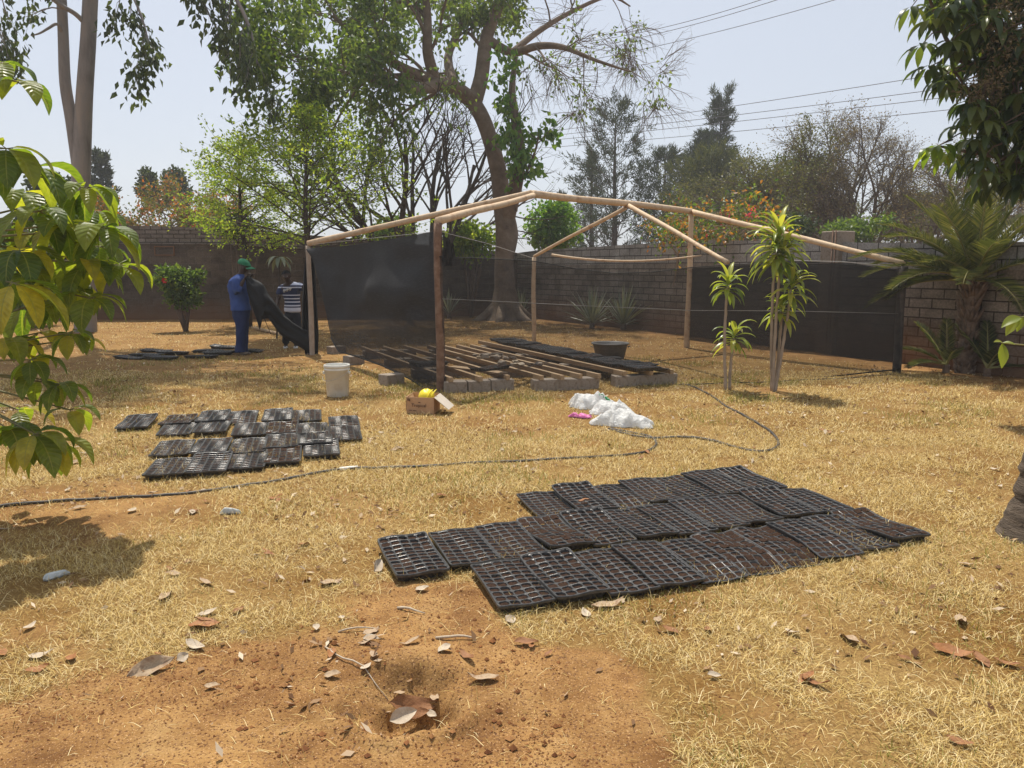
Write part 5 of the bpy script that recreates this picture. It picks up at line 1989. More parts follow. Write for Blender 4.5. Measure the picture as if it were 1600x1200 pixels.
# ---------------------------------------------------------------- the big tree behind the shade house
Yt = 24.0
base = G(790, 499); base.y = Yt
T = empty('fig_tree', (base.x, Yt, 0), 0, 'big tree with a bent trunk and wide airy green crown behind the shade house', 'tree')
q = lambda px, py, dy=0: P(px, py, Yt + dy)
mb = MB(); tips = []
limbs = [
    ([q(790, 506), q(790, 485), q(789, 450), q(788, 405), q(792, 365), q(785, 318), q(779, 270), q(768, 225), q(754, 185), q(738, 158)],
     [.80, .50, .33, .29, .35, .28, .25, .235, .23, .23]),
    ([q(738, 158), q(712, 138, -.5), q(680, 126, -1), q(640, 112, -1.5), q(600, 88, -2), q(560, 55, -2.5), q(520, 25, -3)], [.25, .21, .18, .15, .11, .08, .05]),
    ([q(740, 162), q(752, 120, .3), q(760, 60, .6), q(778, 10, .8), q(798, -50, 1), q(810, -110, 1)], [.25, .22, .20, .17, .14, .08]),
    ([q(690, 130, -1), q(650, 140, -2.2), q(600, 128, -3), q(545, 110, -3.6), q(490, 95, -4), q(450, 85, -4.2)], [.18, .15, .12, .09, .06, .03]),
    ([q(680, 126, -1), q(668, 80, -1.3), q(668, 30, -1), q(662, -40, -1)], [.18, .15, .12, .08]),
    ([q(762, 62, .6), q(800, 82, .4), q(840, 72, 0), q(880, 74, -.5), q(930, 94, -1), q(985, 112, -1.4)], [.15, .13, .11, .08, .05, .02]),
    ([q(800, 82, .4), q(840, 50, 1.2), q(890, 20, 1.5), q(950, -5, 1.8), q(985, 10, 2)], [.10, .09, .07, .05, .02]),
    ([q(790, 340), q(806, 290, -.6), q(812, 240, -.9), q(806, 190, -.9), q(800, 140, -.6), q(806, 90, -.4)], [.30, .20, .16, .13, .10, .06]),
    ([q(712, 138, -.5), q(700, 90, .8), q(720, 40, 1.5), q(730, -20, 2)], [.17, .13, .10, .06]),
]
cfg = dict(levels=2, kids=[5, 4, 0], ang=[.75, .8, .8], len=[.6, .6, .5], up=[.02, -.03, -.10], wander=.28, seg=(6, 5, 4), sub=1, taper=.35)
limb_tree(mb, tips, limbs, cfg, 5, [0, 10, 5, 14, 7, 5, 4, 0, 7], 2.2, .33, .9, .22)
# root flare
for k in range(6):
    a = k * 1.05 + .3
    mb.tube([base + Vector((.35 * math.cos(a), .35 * math.sin(a), .42)), base + Vector((.62 * math.cos(a), .62 * math.sin(a), .14)), base + Vector((.9 * math.cos(a), .9 * math.sin(a), .0)), base + Vector((1.2 * math.cos(a), 1.2 * math.sin(a), -.08))], [.16, .16, .12, .05], 8)
mb.build('trunk', MT['bark_fig'], T)
left = [t for t in tips if project(t[0].x, t[0].y, t[0].z)[0] < 815]
right = [t for t in tips if project(t[0].x, t[0].y, t[0].z)[0] >= 815]
crown_mesh('crown', [leaves_at(left, 6, .17, .17, .115, 1, .75, .3, .74), leaves_at(right, 2, .10, .13, .09, 2, .7, .3, .42)], MT['leaf_fig'], T)
mb = MB(); tw = []
cr_ = random.Random(8)
for k in range(40):
    p, d = cr_.choice(tips)
    branch(mb, tw, p, (d + Vector((0, 0, -.4))).normalized(), .9, .012, 0, dict(levels=1, kids=[4, 0], ang=[.6, .6], len=[.6, .6], up=[-.06, -.1], wander=.3, seg=(4, 3), sub=3), cr_)
for p, d in right:
    if cr_.random() < .5:
        branch(mb, tw, p, d, .9, .010, 0, dict(levels=1, kids=[4, 0], ang=[.6, .6], len=[.6, .6], up=[-.02, -.1], wander=.3, seg=(4, 3), sub=3), cr_)
mb.build('twigs', MT['bark_brown'], T)
# climber with larger bright leaves on its right stem
V = empty('climbing_plant', P(812, 300, 23.3), 0, 'bright green leafy climber hanging on the right stem of the big bent tree', 'climber')
mb = MB(); tips = []
limb_tree(mb, tips, [([q(806, 330, -.8), q(812, 290, -1.0), q(826, 262, -1.1), q(838, 230, -1.2), q(842, 205, -1.2)], [.05, .05, .04, .03, .02]),
                     ([q(800, 300, -.9), q(806, 262, -1.1), q(808, 220, -1.2), q(800, 195, -1.2), q(798, 150, -.9), q(806, 100, -.7)], [.05, .04, .03, .02, .02, .015])],
          dict(levels=1, kids=[4, 0], ang=[.8, .8], len=[.6, .5], up=[.0, -.2], wander=.3, seg=(4, 3), sub=2), 3, [8, 12], .5, .6)
mb.build('stem', MT['bark_brown'], V)
crown_mesh('foliage', [leaves_at(tips, 3, .13, .21, .16, 4, 1.1, .2)], MT['leaf_climb'], V)


def cluster_points(c, rad, n, rr, shell=.35, lump=6):
    """points spread through a lumpy ellipsoid"""
    cs = [(rvec(rr) * rr.uniform(.25, .75), rr.uniform(.3, .55)) for _ in range(lump)]
    out = []
    while len(out) < n:
        o, s = rr.choice(cs)
        v = o + rvec(rr) * s * rr.random() ** shell
        out.append((c + Vector((v.x * rad[0], v.y * rad[1], v.z * rad[2])), (v + Vector((0, 0, .2))).normalized()))
    return out


def bush(name, px, py, Y, rx, rz, n, L, W, m, label, cat='bush', seed=0, lump=8, bark=None, ground=True, group=None, extra=None, droop=.2, stem_py=None):
    """px, py centre of the crown in the photo at distance Y; radii in metres"""
    rr = random.Random(seed)
    c = P(px, py, Y)
    T = empty(name, (c.x, c.y, 0), 0, label, cat, group)
    pts = cluster_points(c, (rx, rx * .8, rz), n, rr, .4, lump)
    mb = MB()
    b = Vector((c.x, c.y, -.05))
    for k in range(7):
        tgt = rr.choice(pts)[0]
        mid = b.lerp(tgt, .5) + rvec(rr) * rx * .12
        mb.tube([b + rvec(rr) * .05, mid, tgt], [.03 + .012 * rx, .022 + .008 * rx, .008], 6)
        for j in range(5):
            t2 = rr.choice(pts)[0]
            if (t2 - mid).length < rx * 1.3:
                mb.tube([mid, mid.lerp(t2, .5) + rvec(rr) * .05, t2], [.014, .01, .005], 4, False)
    mb.build('stem', bark or MT['bark_brown'], T)
    v = leaves_at(pts, 3, .05 * rx + .02, L, W, seed + 1, droop, .5)
    crown_mesh('foliage', [v], m, T)
    if extra: extra(T, pts, rr)
    return T


# ---------------------------------------------------------------- light green layered trees at the left back
def layered(px, base_py, top_py, Y, spread, seed, label, n_br=46, name='layered_tree', m='leaf_light', lean=0):
    rr = random.Random(seed)
    b = P(px, base_py, Y); b.z = -.1
    t = P(px + lean, top_py, Y)
    T = empty(name, (b.x, b.y, 0), 0, label, 'tree')
    mb = MB(); tips = []
    H_ = t.z
    mb.tube([b, b.lerp(t, .3) + Vector((.06, 0, 0)), b.lerp(t, .6) + Vector((-.05, 0, 0)), t], [.11, .09, .06, .012], 8)
    c = dict(levels=1, kids=[7, 0], ang=[.75, .6], len=[.52, .5], up=[.015, -.02], wander=.12, seg=(6, 4), sub=2, taper=.25, t0=.2, tiplev=0, flat=1)
    for k in range(n_br):
        f = .42 + .56 * k / n_br
        p = b.lerp(t, f)
        a = k * 2.399 + rr.uniform(-.3, .3)
        el = .12 + .46 * f + rr.uniform(-.08, .12)
        d = Vector((math.cos(a) * math.cos(el), math.sin(a) * math.cos(el), math.sin(el)))
        Lb = spread * (1.12 - .84 * ((f - .42) / .56) ** 1.1) * rr.uniform(.75, 1.2)
        branch(mb, tips, p, d, Lb, .035 * (1.2 - f), 0, c, rr)
    mb.build('trunk', MT['bark_dark'], T)
    crown_mesh('crown', [leaves_at(tips, 6, .06, .09, .05, seed, .1, .7)], MT[m], T)
    return T


layered(480, 520, 190, 18.5, 2.65, 31, 'bright light green layered tree just left of the shade house', 40)
layered(388, 500, 225, 21.5, 1.75, 32, 'light green layered tree with a bare spire, left of the brightest one, by the wall', 32, lean=-16)
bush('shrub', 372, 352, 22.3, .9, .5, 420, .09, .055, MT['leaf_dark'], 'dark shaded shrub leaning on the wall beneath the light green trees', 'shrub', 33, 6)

# sapling with big hanging leaves behind the striped shirt
sp_ = empty('sapling', P(432, 520, 17.5), 0, 'thin sapling with pale drooping leaves behind the man in the striped shirt', 'sapling')
b_ = P(432, 530, 17.5); t_ = P(436, 402, 17.5)
mb = MB(); mb.tube([Vector((b_.x, b_.y, -.05)), b_.lerp(t_, .6) + Vector((.03, 0, 0)), t_], [.022, .018, .012], 6); mb.build('stem', MT['bark_dark'], sp_)


def big_leaf(c, d, L, W, up, rr, curl=.35, fold=.25, nx_=7):
    """rows of points of one arching leaf that starts at c and heads along d"""
    d = d.normalized()
    s = d.cross(up)
    if s.length < 1e-3: s = d.orthogonal()
    s.normalize()
    rows, p = [], c.copy()
    n = s.cross(d).normalized()
    ph = rr.uniform(0, 6)
    for i in range(nx_ + 1):
        t = i / nx_
        hw = W / 2 * max(.04, math.sin(math.pi * min(1, (t * .97 + .02)) ** .85)) if t < 1 else .001
        row = []
        for j in (-1, -.5, 0, .5, 1):
            row.append(p + s * hw * j + n * (fold * hw * abs(j) + .05 * hw * math.sin(ph + 14 * t + 2 * j) * abs(j)))
        rows.append(row)
        d = (d + Vector((0, 0, -curl / nx_ * 2 * (.35 + t)))).normalized()
        n = s.cross(d).normalized()
        p = p + d * (L / nx_)
    return rows


def grids_to_np(list_rows, rr):
    vs, fs, rs, off = [], [], [], 0
    for rows in list_rows:
        m_, n_ = len(rows), len(rows[0])
        vs += [tuple(p) for r_ in rows for p in r_]
        ii = np.arange(m_ * n_).reshape(m_, n_) + off
        f = np.stack([ii[:-1, :-1], ii[:-1, 1:], ii[1:, 1:], ii[1:, :-1]], -1).reshape(-1, 4)
        fs.append(f); rs.append(np.full(len(f), rr.random())); off += m_ * n_
    return np.array(vs), np.concatenate(fs), np.concatenate(rs)


def big_leaves(name, rows, m, parent, seed):
    v, f, r_ = grids_to_np(rows, random.Random(seed))
    return link(name, np_mesh(name, v, [f], m, True, r_), parent)


rr = random.Random(77)
big_leaves('foliage', [big_leaf(t_, Vector((math.cos(a), math.sin(a), rr.uniform(-.2, .5))), rr.uniform(.35, .5), .10, Vector((0, 0, 1)), rr, 1.5) for a in np.linspace(0, 6, 11)], MT['leaf_agave'], sp_, 7)

# ---------------------------------------------------------------- bare dark tree
def bare_tree(name, px, base_py, Y, stems, L0, r0, cfgb, seed, label, bark, leaf=None, lk=(1, .1, .08, .05, .3), cat='tree', spread=.35):
    rr = random.Random(seed)
    b = P(px, base_py, Y); b.z = -.1
    T = empty(name, (b.x, b.y, 0), 0, label, cat)
    mb = MB(); tips = []
    for k in range(stems):
        a = 2 * math.pi * (k + rr.random() * .5) / stems
        d = Vector((math.cos(a) * spread, math.sin(a) * spread, 1)).normalized()
        branch(mb, tips, b + Vector((math.cos(a), math.sin(a), 0)) * r0 * .6, d, L0 * rr.uniform(.85, 1.15), r0 * rr.uniform(.8, 1.1), 0, cfgb, rr)
    mb.build('trunk', bark, T)
    if leaf is not None:
        crown_mesh('crown', [leaves_at(tips, lk[0], lk[1], lk[2], lk[3], seed + 3, .1, .5, lk[4])], MT[leaf], T)
    return T


cb = dict(levels=3, kids=[6, 6, 6, 0], ang=[.55, .6, .7, .6], len=[.62, .58, .5, .5], up=[.06, .05, .05, -.05], wander=.17, seg=(7, 5, 4, 3), sub=1, taper=.35, t0=.35, rk=.6)
bare_tree('bare_tree', 640, 480, 24.4, 7, 5.6, .14, cb, 12, 'leafless dark branched tree between the light green tree and the big bent trunk', MT['bark_dark'], 'leaf_mid', (1, .05, .12, .07, .05), spread=.42)

# ---------------------------------------------------------------- tall two-stemmed pale tree at the left
Ye = 19.5
E_ = empty('pale_barked_tree', P(128, 500, Ye), 0, 'tall tree with two smooth pale grey stems at the left', 'tree')
E_.location.z = 0
q = lambda px, py, dy=0: P(px, py, Ye + dy)
mb = MB(); tips = []
limbs = [([q(134, 520), q(131, 420), q(126, 330), q(128, 240), q(132, 150), q(138, 60), q(143, -40), q(150, -180), q(158, -330), q(165, -460)], [.27, .24, .225, .21, .19, .175, .165, .15, .12, .07]),
         ([q(122, 262), q(112, 190), q(102, 130), q(99, 60), q(95, -20), q(84, -150), q(70, -300), q(60, -420)], [.14, .14, .13, .12, .11, .10, .08, .05]),
         ([q(136, 40), q(118, 22, -.2), q(95, 8, -.4), q(70, -12, -.6), q(40, -40, -.9)], [.06, .055, .05, .05, .04]),
         ([q(100, 58), q(90, 38, -.2), q(76, 44, -.3), q(62, 52, -.4), q(48, 56, -.5)], [.05, .035, .03, .022, .01]),
         ([q(146, -90), q(200, -150, -.8), q(270, -120, -1.5), q(330, -60, -2), q(370, 0, -2.3), q(392, 50, -2.4), q(402, 100, -2.5)], [.12, .10, .08, .06, .045, .03, .015]),
         ([q(143, -30), q(175, -40, -1), q(205, -10, -1.5), q(222, 30, -1.8), q(230, 62, -1.9)], [.06, .05, .035, .022, .01]),
         ([q(270, -120, -1.5), q(300, -60, -2), q(312, -10, -2.2), q(330, 30, -2.3)], [.05, .04, .025, .012]),
         ([q(84, -150), q(30, -190, -1), q(-10, -90, -1.6), q(-8, 10, -2), q(2, 60, -2.1)], [.09, .07, .05, .03, .012])]
ce = dict(levels=1, kids=[6, 0], ang=[.6, .6], len=[.7, .5], up=[-.16, -.22], wander=.22, seg=(6, 5), sub=2, taper=.3)
limb_tree(mb, tips, limbs, ce, 14, [0, 0, 2, 0, 9, 7, 6, 8], .9, .4, .8, .35)
vis = list(tips)
# high crown, above the photo's upper edge; it shades the yard
tips2 = []
up_l = []
rr = random.Random(15)
for k in range(12):
    a = rr.uniform(0, 6.28)
    s0 = q(150, -200 - 22 * k)
    e = s0 + Vector((math.cos(a) * rr.uniform(2, 4.6), math.sin(a) * 1.8 - 2.2, rr.uniform(.6, 2.2)))
    up_l.append(([s0, s0.lerp(e, .5) + Vector((0, 0, .5)), e], [.09, .06, .03]))
limb_tree(mb, tips2, up_l, dict(ce, up=[-.03, -.12]), 16, 11, 1.7, .4, .9, .2)
mb.build('trunk', MT['bark_euc'], E_)
tips2 = [t for t in tips2 if project(*t[0])[1] < -25]
crown_mesh('crown', [leaves_at(vis, 2, .10, .19, .10, 17, 1.0, .3, .8), leaves_at(tips2, 5, .22, .22, .12, 18, .9, .3)], MT['leaf_euc'], E_)

# ---------------------------------------------------------------- trees beyond the walls
def pine(px, top_py, Y, width, seed, label, m='needles', f0=.16, dens=1.0, nb=70, shape='cone', lean=0, name='pine_tree', tuft=(.34, .05)):
    rr = random.Random(seed)
    t = P(px, top_py, Y)
    b = Vector((t.x - lean, Y, -.2))
    T = empty(name, (b.x, b.y, 0), 0, label, 'tree', 'conifers beyond the wall')
    H_ = t.z
    mb = MB(); tips = []
    mb.tube([b, b.lerp(t, .35) + Vector((.08, 0, 0)), b.lerp(t, .7), t], [.20, .16, .09, .02], 8)
    c = dict(levels=1, kids=[5, 0], ang=[.6, .5], len=[.40, .4], up=[.07, .10], wander=.12, seg=(6, 2), sub=2, taper=.3, t0=.25)
    for k in range(nb):
        f = f0 + (.99 - f0) * k / nb
        p = b.lerp(t, f)
        a = k * 2.399 + rr.uniform(-.4, .4)
        g = (f - f0) / (1 - f0)
        if shape == 'cone': w_ = (1 - g) ** .7 * (.65 + .35 * math.sin(g * 3.1)) + .14
        elif shape == 'round': w_ = math.sin(math.pi * min(1, .22 + .70 * g)) * .95 + .08
        else: w_ = (.45 + .5 * abs(math.sin(g * 9.5 + 1))) * (1 - .35 * g)
        el = rr.uniform(.15, .5) + .4 * g
        d = Vector((math.cos(a) * math.cos(el), math.sin(a) * math.cos(el), math.sin(el)))
        branch(mb, tips, p, d, max(width * w_ * rr.uniform(.6, 1.15), .3), .035 * (1.25 - g), 0, c, rr)
    mb.build('trunk', MT['bark_dark'], T)
    crown_mesh('crown', [leaves_at(tips, int(9 * dens + .5), .09, tuft[0], tuft[1], seed + 5, -.15, .9)], MT[m], T)
    return T


pine(962, 176, 46, 3.0, 41, 'tallest open-crowned pine beyond the wall, behind the ridge pole', nb=64, shape='round')
pine(925, 245, 52, 2.3, 42, 'slim pine just left of the tallest open-crowned pine', nb=60, shape='cone', dens=.9)
pine(878, 305, 56, 1.5, 43, 'small pine at the left end of the row of conifers', nb=44, shape='cone')
pine(1040, 243, 47, 2.3, 44, 'bushy pine right of the tallest open-crowned pine', nb=70, shape='round')
pine(1128, 150, 50, 1.5, 45, 'thin tall conifer with ragged tufts rising above the others', nb=66, shape='tuft', f0=.42)
pine(1100, 215, 49, 2.6, 46, 'dense dark conifer directly below the thin tall one', nb=95, shape='cone', dens=1.4)
pine(1110, 262, 42, 3.1, 47, 'olive green spreading conifer in front of the dense dark one', 'needles_olive', nb=95, shape='round', dens=1.5, f0=.2)
pine(155, 240, 46, 1.0, 48, 'narrow dark conifer beyond the wall, right of the pale stems', nb=50, shape='round', tuft=(.30, .10))
cu = dict(levels=3, kids=[7, 9, 14, 0], ang=[.6, .65, .7, .6], len=[.64, .60, .55, .5], up=[.015, .0, .0, -.02], wander=.16, seg=(7, 5, 4, 3), sub=1, taper=.38, t0=.4, rk=.62)
bare_tree('bare_tree', 1398, 470, 31, 9, 5.6, .14, cu, 51, 'wide leafless brown tree with many fine twigs right of the pillar', MT['bark_twig'], 'leaf_brown', (2, .09, .075, .045, .6), spread=.98)
bare_tree('bare_tree', 1262, 470, 34, 6, 5.0, .15, cu, 52, 'smaller half-bare olive tree left of the wide leafless one', MT['bark_twig'], 'leaf_olive', (3, .12, .10, .06, .8), spread=.85)
bush('tree', 1255, 290, 38, 2.6, 1.7, 1500, .20, .13, MT['leaf_mid'], 'rounded green tree behind the smaller half-bare olive tree', 'tree', 53, 12)
bush('bush', 1330, 358, 24, 1.2, .6, 500, .14, .09, MT['leaf_mid'], 'green bush showing over the wall right of the pillar', 'bush', 54)
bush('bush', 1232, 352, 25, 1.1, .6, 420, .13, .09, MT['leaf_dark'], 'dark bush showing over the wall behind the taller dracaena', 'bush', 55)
bush('bush', 735, 375, 25.2, 1.05, .85, 800, .15, .11, MT['leaf_light'], 'bright green bush left of the big bent trunk, over the wall', 'bush', 56)
bush('bush', 862, 352, 27.5, 1.35, .95, 900, .16, .12, MT['leaf_climb'], 'bright green bush right of the big bent trunk, beyond the wall', 'bush', 57)
bush('bush', 610, 372, 27.5, 1.5, 1.0, 800, .16, .11, MT['leaf_mid'], 'green bush below the leafless dark tree, beyond the wall', 'bush', 58)
bush('tree', 1440, 345, 36, 2.4, 1.2, 1000, .20, .13, MT['leaf_mid'], 'low green tree behind the trunk of the wide leafless tree', 'tree', 59, 10)
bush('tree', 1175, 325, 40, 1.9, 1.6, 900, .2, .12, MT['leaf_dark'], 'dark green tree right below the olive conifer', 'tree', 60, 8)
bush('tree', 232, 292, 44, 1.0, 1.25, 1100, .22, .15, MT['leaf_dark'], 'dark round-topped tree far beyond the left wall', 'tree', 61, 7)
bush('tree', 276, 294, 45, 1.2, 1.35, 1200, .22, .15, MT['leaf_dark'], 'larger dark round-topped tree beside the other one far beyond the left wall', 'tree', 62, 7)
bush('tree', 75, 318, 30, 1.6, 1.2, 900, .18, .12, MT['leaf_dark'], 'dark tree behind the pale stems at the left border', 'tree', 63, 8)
bush('bush', 40, 420, 21, 1.6, 1.5, 1300, .16, .11, MT['leaf_mid'], 'leafy bush standing before the wall at the left border', 'bush', 64, 10)
# flame tree: flat umbrella
rr = random.Random(65)
c = P(255, 330, 33)
F_ = empty('flame_tree', (c.x, c.y, 0), 0, 'flat-topped tree with orange blossom beyond the left wall', 'tree')
mb = MB(); tips = []
cf = dict(levels=2, kids=[6, 6, 0], ang=[.6, .6, .6], len=[.6, .5, .5], up=[.02, .02, .03], wander=.2, seg=(6, 5, 4), sub=1, taper=.35, t0=.3, flat=1)
for k in range(9):
    a = k * .698
    branch(mb, tips, Vector((c.x, c.y, 2.3)), Vector((math.cos(a), math.sin(a), .55)).normalized(), 3.1 * rr.uniform(.8, 1.15), .09, 0, cf, rr)
mb.tube([Vector((c.x, c.y, -.1)), Vector((c.x, c.y, 2.4))], [.18, .14], 8)
mb.build('trunk', MT['bark_brown'], F_)
crown_mesh('crown', [leaves_at(tips, 11, .16, .15, .09, 66, -.1, .4, .9)], MT['leaf_flame'], F_)

# bougainvillea on the right wall
rr = random.Random(67)
B_ = empty('bougainvillea', P(1080, 400, 18.3), 0, 'bougainvillea with orange, yellow and pink bracts sprawling over the block wall', 'climber')
B_.location.z = 0
mb = MB(); tips = []
cbg = dict(levels=1, kids=[5, 0], ang=[.7, .6], len=[.6, .5], up=[-.12, -.16], wander=.25, seg=(6, 4), sub=2, taper=.3)
for k in range(34):
    p = P(rr.uniform(1000, 1170), rr.uniform(345, 385), 18.6 + rr.uniform(-.2, .8) + (1080 - 1080) * 0)
    px_ = project(*p)[0]
    yw = 18.0 + (1100 - px_) * .022
    p = P(px_, rr.uniform(345, 380), yw + .4)
    branch(mb, tips, p, Vector((rr.uniform(-.8, .8), rr.uniform(-.9, .1), rr.uniform(.1, .9))).normalized(), rr.uniform(.6, 1.25), .014, 0, cbg, rr)
for k in range(5):
    p = P(1050 + 14 * k, 520, 18.6)
    mb.tube([Vector((p.x, p.y + .6, -.05)), P(1060 + 8 * k, 400, 18.75), P(1040 + 20 * k, 372, 18.6)], [.03, .024, .014], 6)
mb.build('stem', MT['twig_tan'], B_)
crown_mesh('blossom', [leaves_at(tips, 2, .08, .11, .075, 68, .35, .4, .55)], MT['leaf_boug'], B_)
crown_mesh('foliage', [leaves_at(tips, 3, .12, .10, .06, 69, .35, .4, .85)], MT['leaf_mid'], B_)
MT['bract_pink'] = LM('pink_bract', (.50, .03, .14), (.62, .06, .22), trans=.4)
crown_mesh('blossom', [leaves_at([(P(x, y, 18.2), Vector((0, -1, .3))) for x, y in ((1134, 333), (1137, 335), (1128, 343), (1100, 366), (1177, 335), (1190, 339), (1172, 333))], 9, .07, .11, .08, 70)], MT['bract_pink'], B_)

# ---------------------------------------------------------------- plants inside the yard
def red_flower(T, pts, rr):
    c = P(258, 438, 19.4)
    mb = MB()
    for k in range(6):
        a = k * 1.047
        mb.grid(big_leaf(c, Vector((math.cos(a), -.5, math.sin(a))), .09, .075, Vector((0, -1, 0)), rr, .2))
    mb.build('flower', M('red_petal', (.45, .02, .02), (.60, .04, .03), 10, .5), T)


b0 = G(284, 517)
bush('shrub', 286, 452, b0.y, .76, .58, 1100, .115, .075, MT['leaf_mid'], 'round dark green shrub with a red flower standing before the left wall', 'shrub', 71, 11, extra=red_flower)


def agave(px, py, L, n, seed, label, w=.055, up=.25):
    rr = random.Random(seed)
    g = G(px, py)
    T = empty('agave', g, 0, label, 'agave', 'spiky plants along the wall')
    rows = []
    for k in range(n):
        a = k * 2.399
        el = up + 1.15 * (k / n) + rr.uniform(-.12, .12)
        d = Vector((math.cos(a) * math.cos(el), math.sin(a) * math.cos(el), math.sin(el)))
        rows.append(big_leaf(g + Vector((0, 0, .12)) + d * .05, d, L * rr.uniform(.75, 1.1), w, Vector((0, 0, 1)), rr, .10, .5, 6))
    mb = MB(); mb.tube([g + Vector((0, 0, -.05)), g + Vector((0, 0, .2))], [.08, .06], 8); mb.build('stem', MT['bark_brown'], T)
    big_leaves('leaves', rows, MT['leaf_agave'], T, seed)


agave(925, 514, 1.0, 54, 81, 'left one of two spiky rosettes before the block wall, behind the basin')
agave(974, 516, 1.0, 54, 82, 'right one of two spiky rosettes before the block wall, behind the basin')
agave(1212, 540, .75, 36, 83, 'spiky rosette behind the dark cloth at the taller dracaena')
agave(815, 496, .80, 22, 84, 'upright spiky plant right of the foot of the big bent trunk', up=.7)
agave(702, 498, .80, 20, 85, 'upright spiky plant left of the foot of the big bent trunk', up=.6)


def dracaena(stems, label, Lk=1.0, seed=0):
    """stems: [(pixel path from the ground up), leaf count, leaf length]; distance from the first point"""
    rr = random.Random(seed)
    g = G(*stems[0][0][0])
    T = empty('dracaena', g, 0, label, 'dracaena')
    for path, n, L in stems:
        Y = g.y + rr.uniform(-.08, .08)
        pts = [P(x, y, Y) for x, y in path]
        pts[0].z = gz(pts[0].x, pts[0].y) - .03
        mb = MB()
        out = []
        for a, b in zip(pts[:-1], pts[1:]):
            for k in range(6):
                out.append(a.lerp(b, k / 6) + Vector((rr.uniform(-.004, .004), rr.uniform(-.004, .004), 0)))
        out.append(pts[-1])
        mb.tube(out, [(.021 - .006 * i / len(out)) * (1.15 if i % 2 else .95) for i in range(len(out))], 7)
        mb.build('stem', MT['post_grey'], T)
        rows = []
        top = pts[-1]
        dn_ = (pts[-1] - pts[-2]).normalized()
        for k in range(n):
            a = k * 2.399 + rr.uniform(-.2, .2)
            f = k / n
            el = -.25 + 1.45 * f + rr.uniform(-.15, .15)
            d = Vector((math.cos(a) * math.cos(el), math.sin(a) * math.cos(el), math.sin(el)))
            rows.append(big_leaf(top + dn_ * (-.10 + .20 * f) * (n / 30), d, L * rr.uniform(.8, 1.25), .070, Vector((0, 0, 1)), rr, rr.uniform(.6, 1.5), .35, 8))
        big_leaves('leaves', rows, MT['leaf_drac'], T, seed + n)
    return T


dracaena([([(1134, 610), (1132, 540), (1134, 480), (1137, 448)], 26, .30), ([(1139, 610), (1142, 560), (1147, 528)], 22, .30)],
         'shorter dracaena of two thin stems, standing left of the taller clump', 1, 91)
dracaena([([(1206, 612), (1205, 540), (1207, 470), (1210, 420), (1214, 385)], 60, .42), ([(1208, 608), (1210, 540), (1216, 450), (1222, 400)], 26, .36), ([(1210, 608), (1216, 560), (1220, 510), (1221, 486)], 24, .30),
          ([(1211, 608), (1220, 560), (1230, 500), (1236, 452)], 30, .36)], 'taller dracaena clump of four stems with yellow-green strap leaves', 1, 92)


# ---------------------------------------------------------------- palms
def frond(c, d, L, rr, nl=34, droop=.7, ll=.34, w=.022):
    d = d.normalized()
    pts, dirs, p = [c.copy()], [d.copy()], c.copy()
    n = 10
    for i in range(n):
        d = (d + Vector((0, 0, -droop / n * (.5 + 1.2 * i / n)))).normalized()
        p = p + d * (L / n)
        pts.append(p.copy()); dirs.append(d.copy())
    lv, ld, ll_ = [], [], []
    for k in range(nl):
        t = .16 + .84 * k / nl
        f = min(t * n, n - .001); i = int(f)
        q_ = pts[i].lerp(pts[i + 1], f - i); dd = dirs[i]
        s = dd.cross(Vector((0, 0, 1)))
        if s.length < .05: s = dd.orthogonal()
        s.normalize(); u = s.cross(dd)
        for sg in (-1, 1):
            lv.append(q_); ld.append((dd * (.75 + .5 * t) + s * sg * 1.0 + u * rr.uniform(.1, .45)).normalized())
            ll_.append(ll * (math.sin(math.pi * (.12 + .8 * t)) * .9 + .15))
    return pts, lv, ld, ll_


def leaflets(C_, D_, L, W, seed):
    """narrow folded leaflets, keeled along the middle"""
    rng = np.random.default_rng(seed)
    n = len(C_)
    C_ = np.array(C_, float); D_ = np.array(D_, float); L = np.array(L)[:, None] * rng.uniform(.85, 1.1, (n, 1))
    S = np.cross(D_, np.array([0, 0, 1.0])) + rng.normal(size=(n, 3)) * .15
    S /= np.linalg.norm(S, axis=1, keepdims=True)
    Nn = np.cross(S, D_)
    m = C_ + D_ * L * .4
    v = np.stack([C_, m + S * W / 2 + Nn * W * .35, C_ + D_ * L - np.array([0, 0, 1.0]) * L * .10, m - S * W / 2 + Nn * W * .35], 1)
    b = (np.arange(n) * 4)[:, None]
    t = np.concatenate([b + np.array([[0, 1, 2]]), b + np.array([[0, 2, 3]])])
    r_ = rng.random(n)
    return v.reshape(-1, 3), t, np.concatenate([r_, r_])


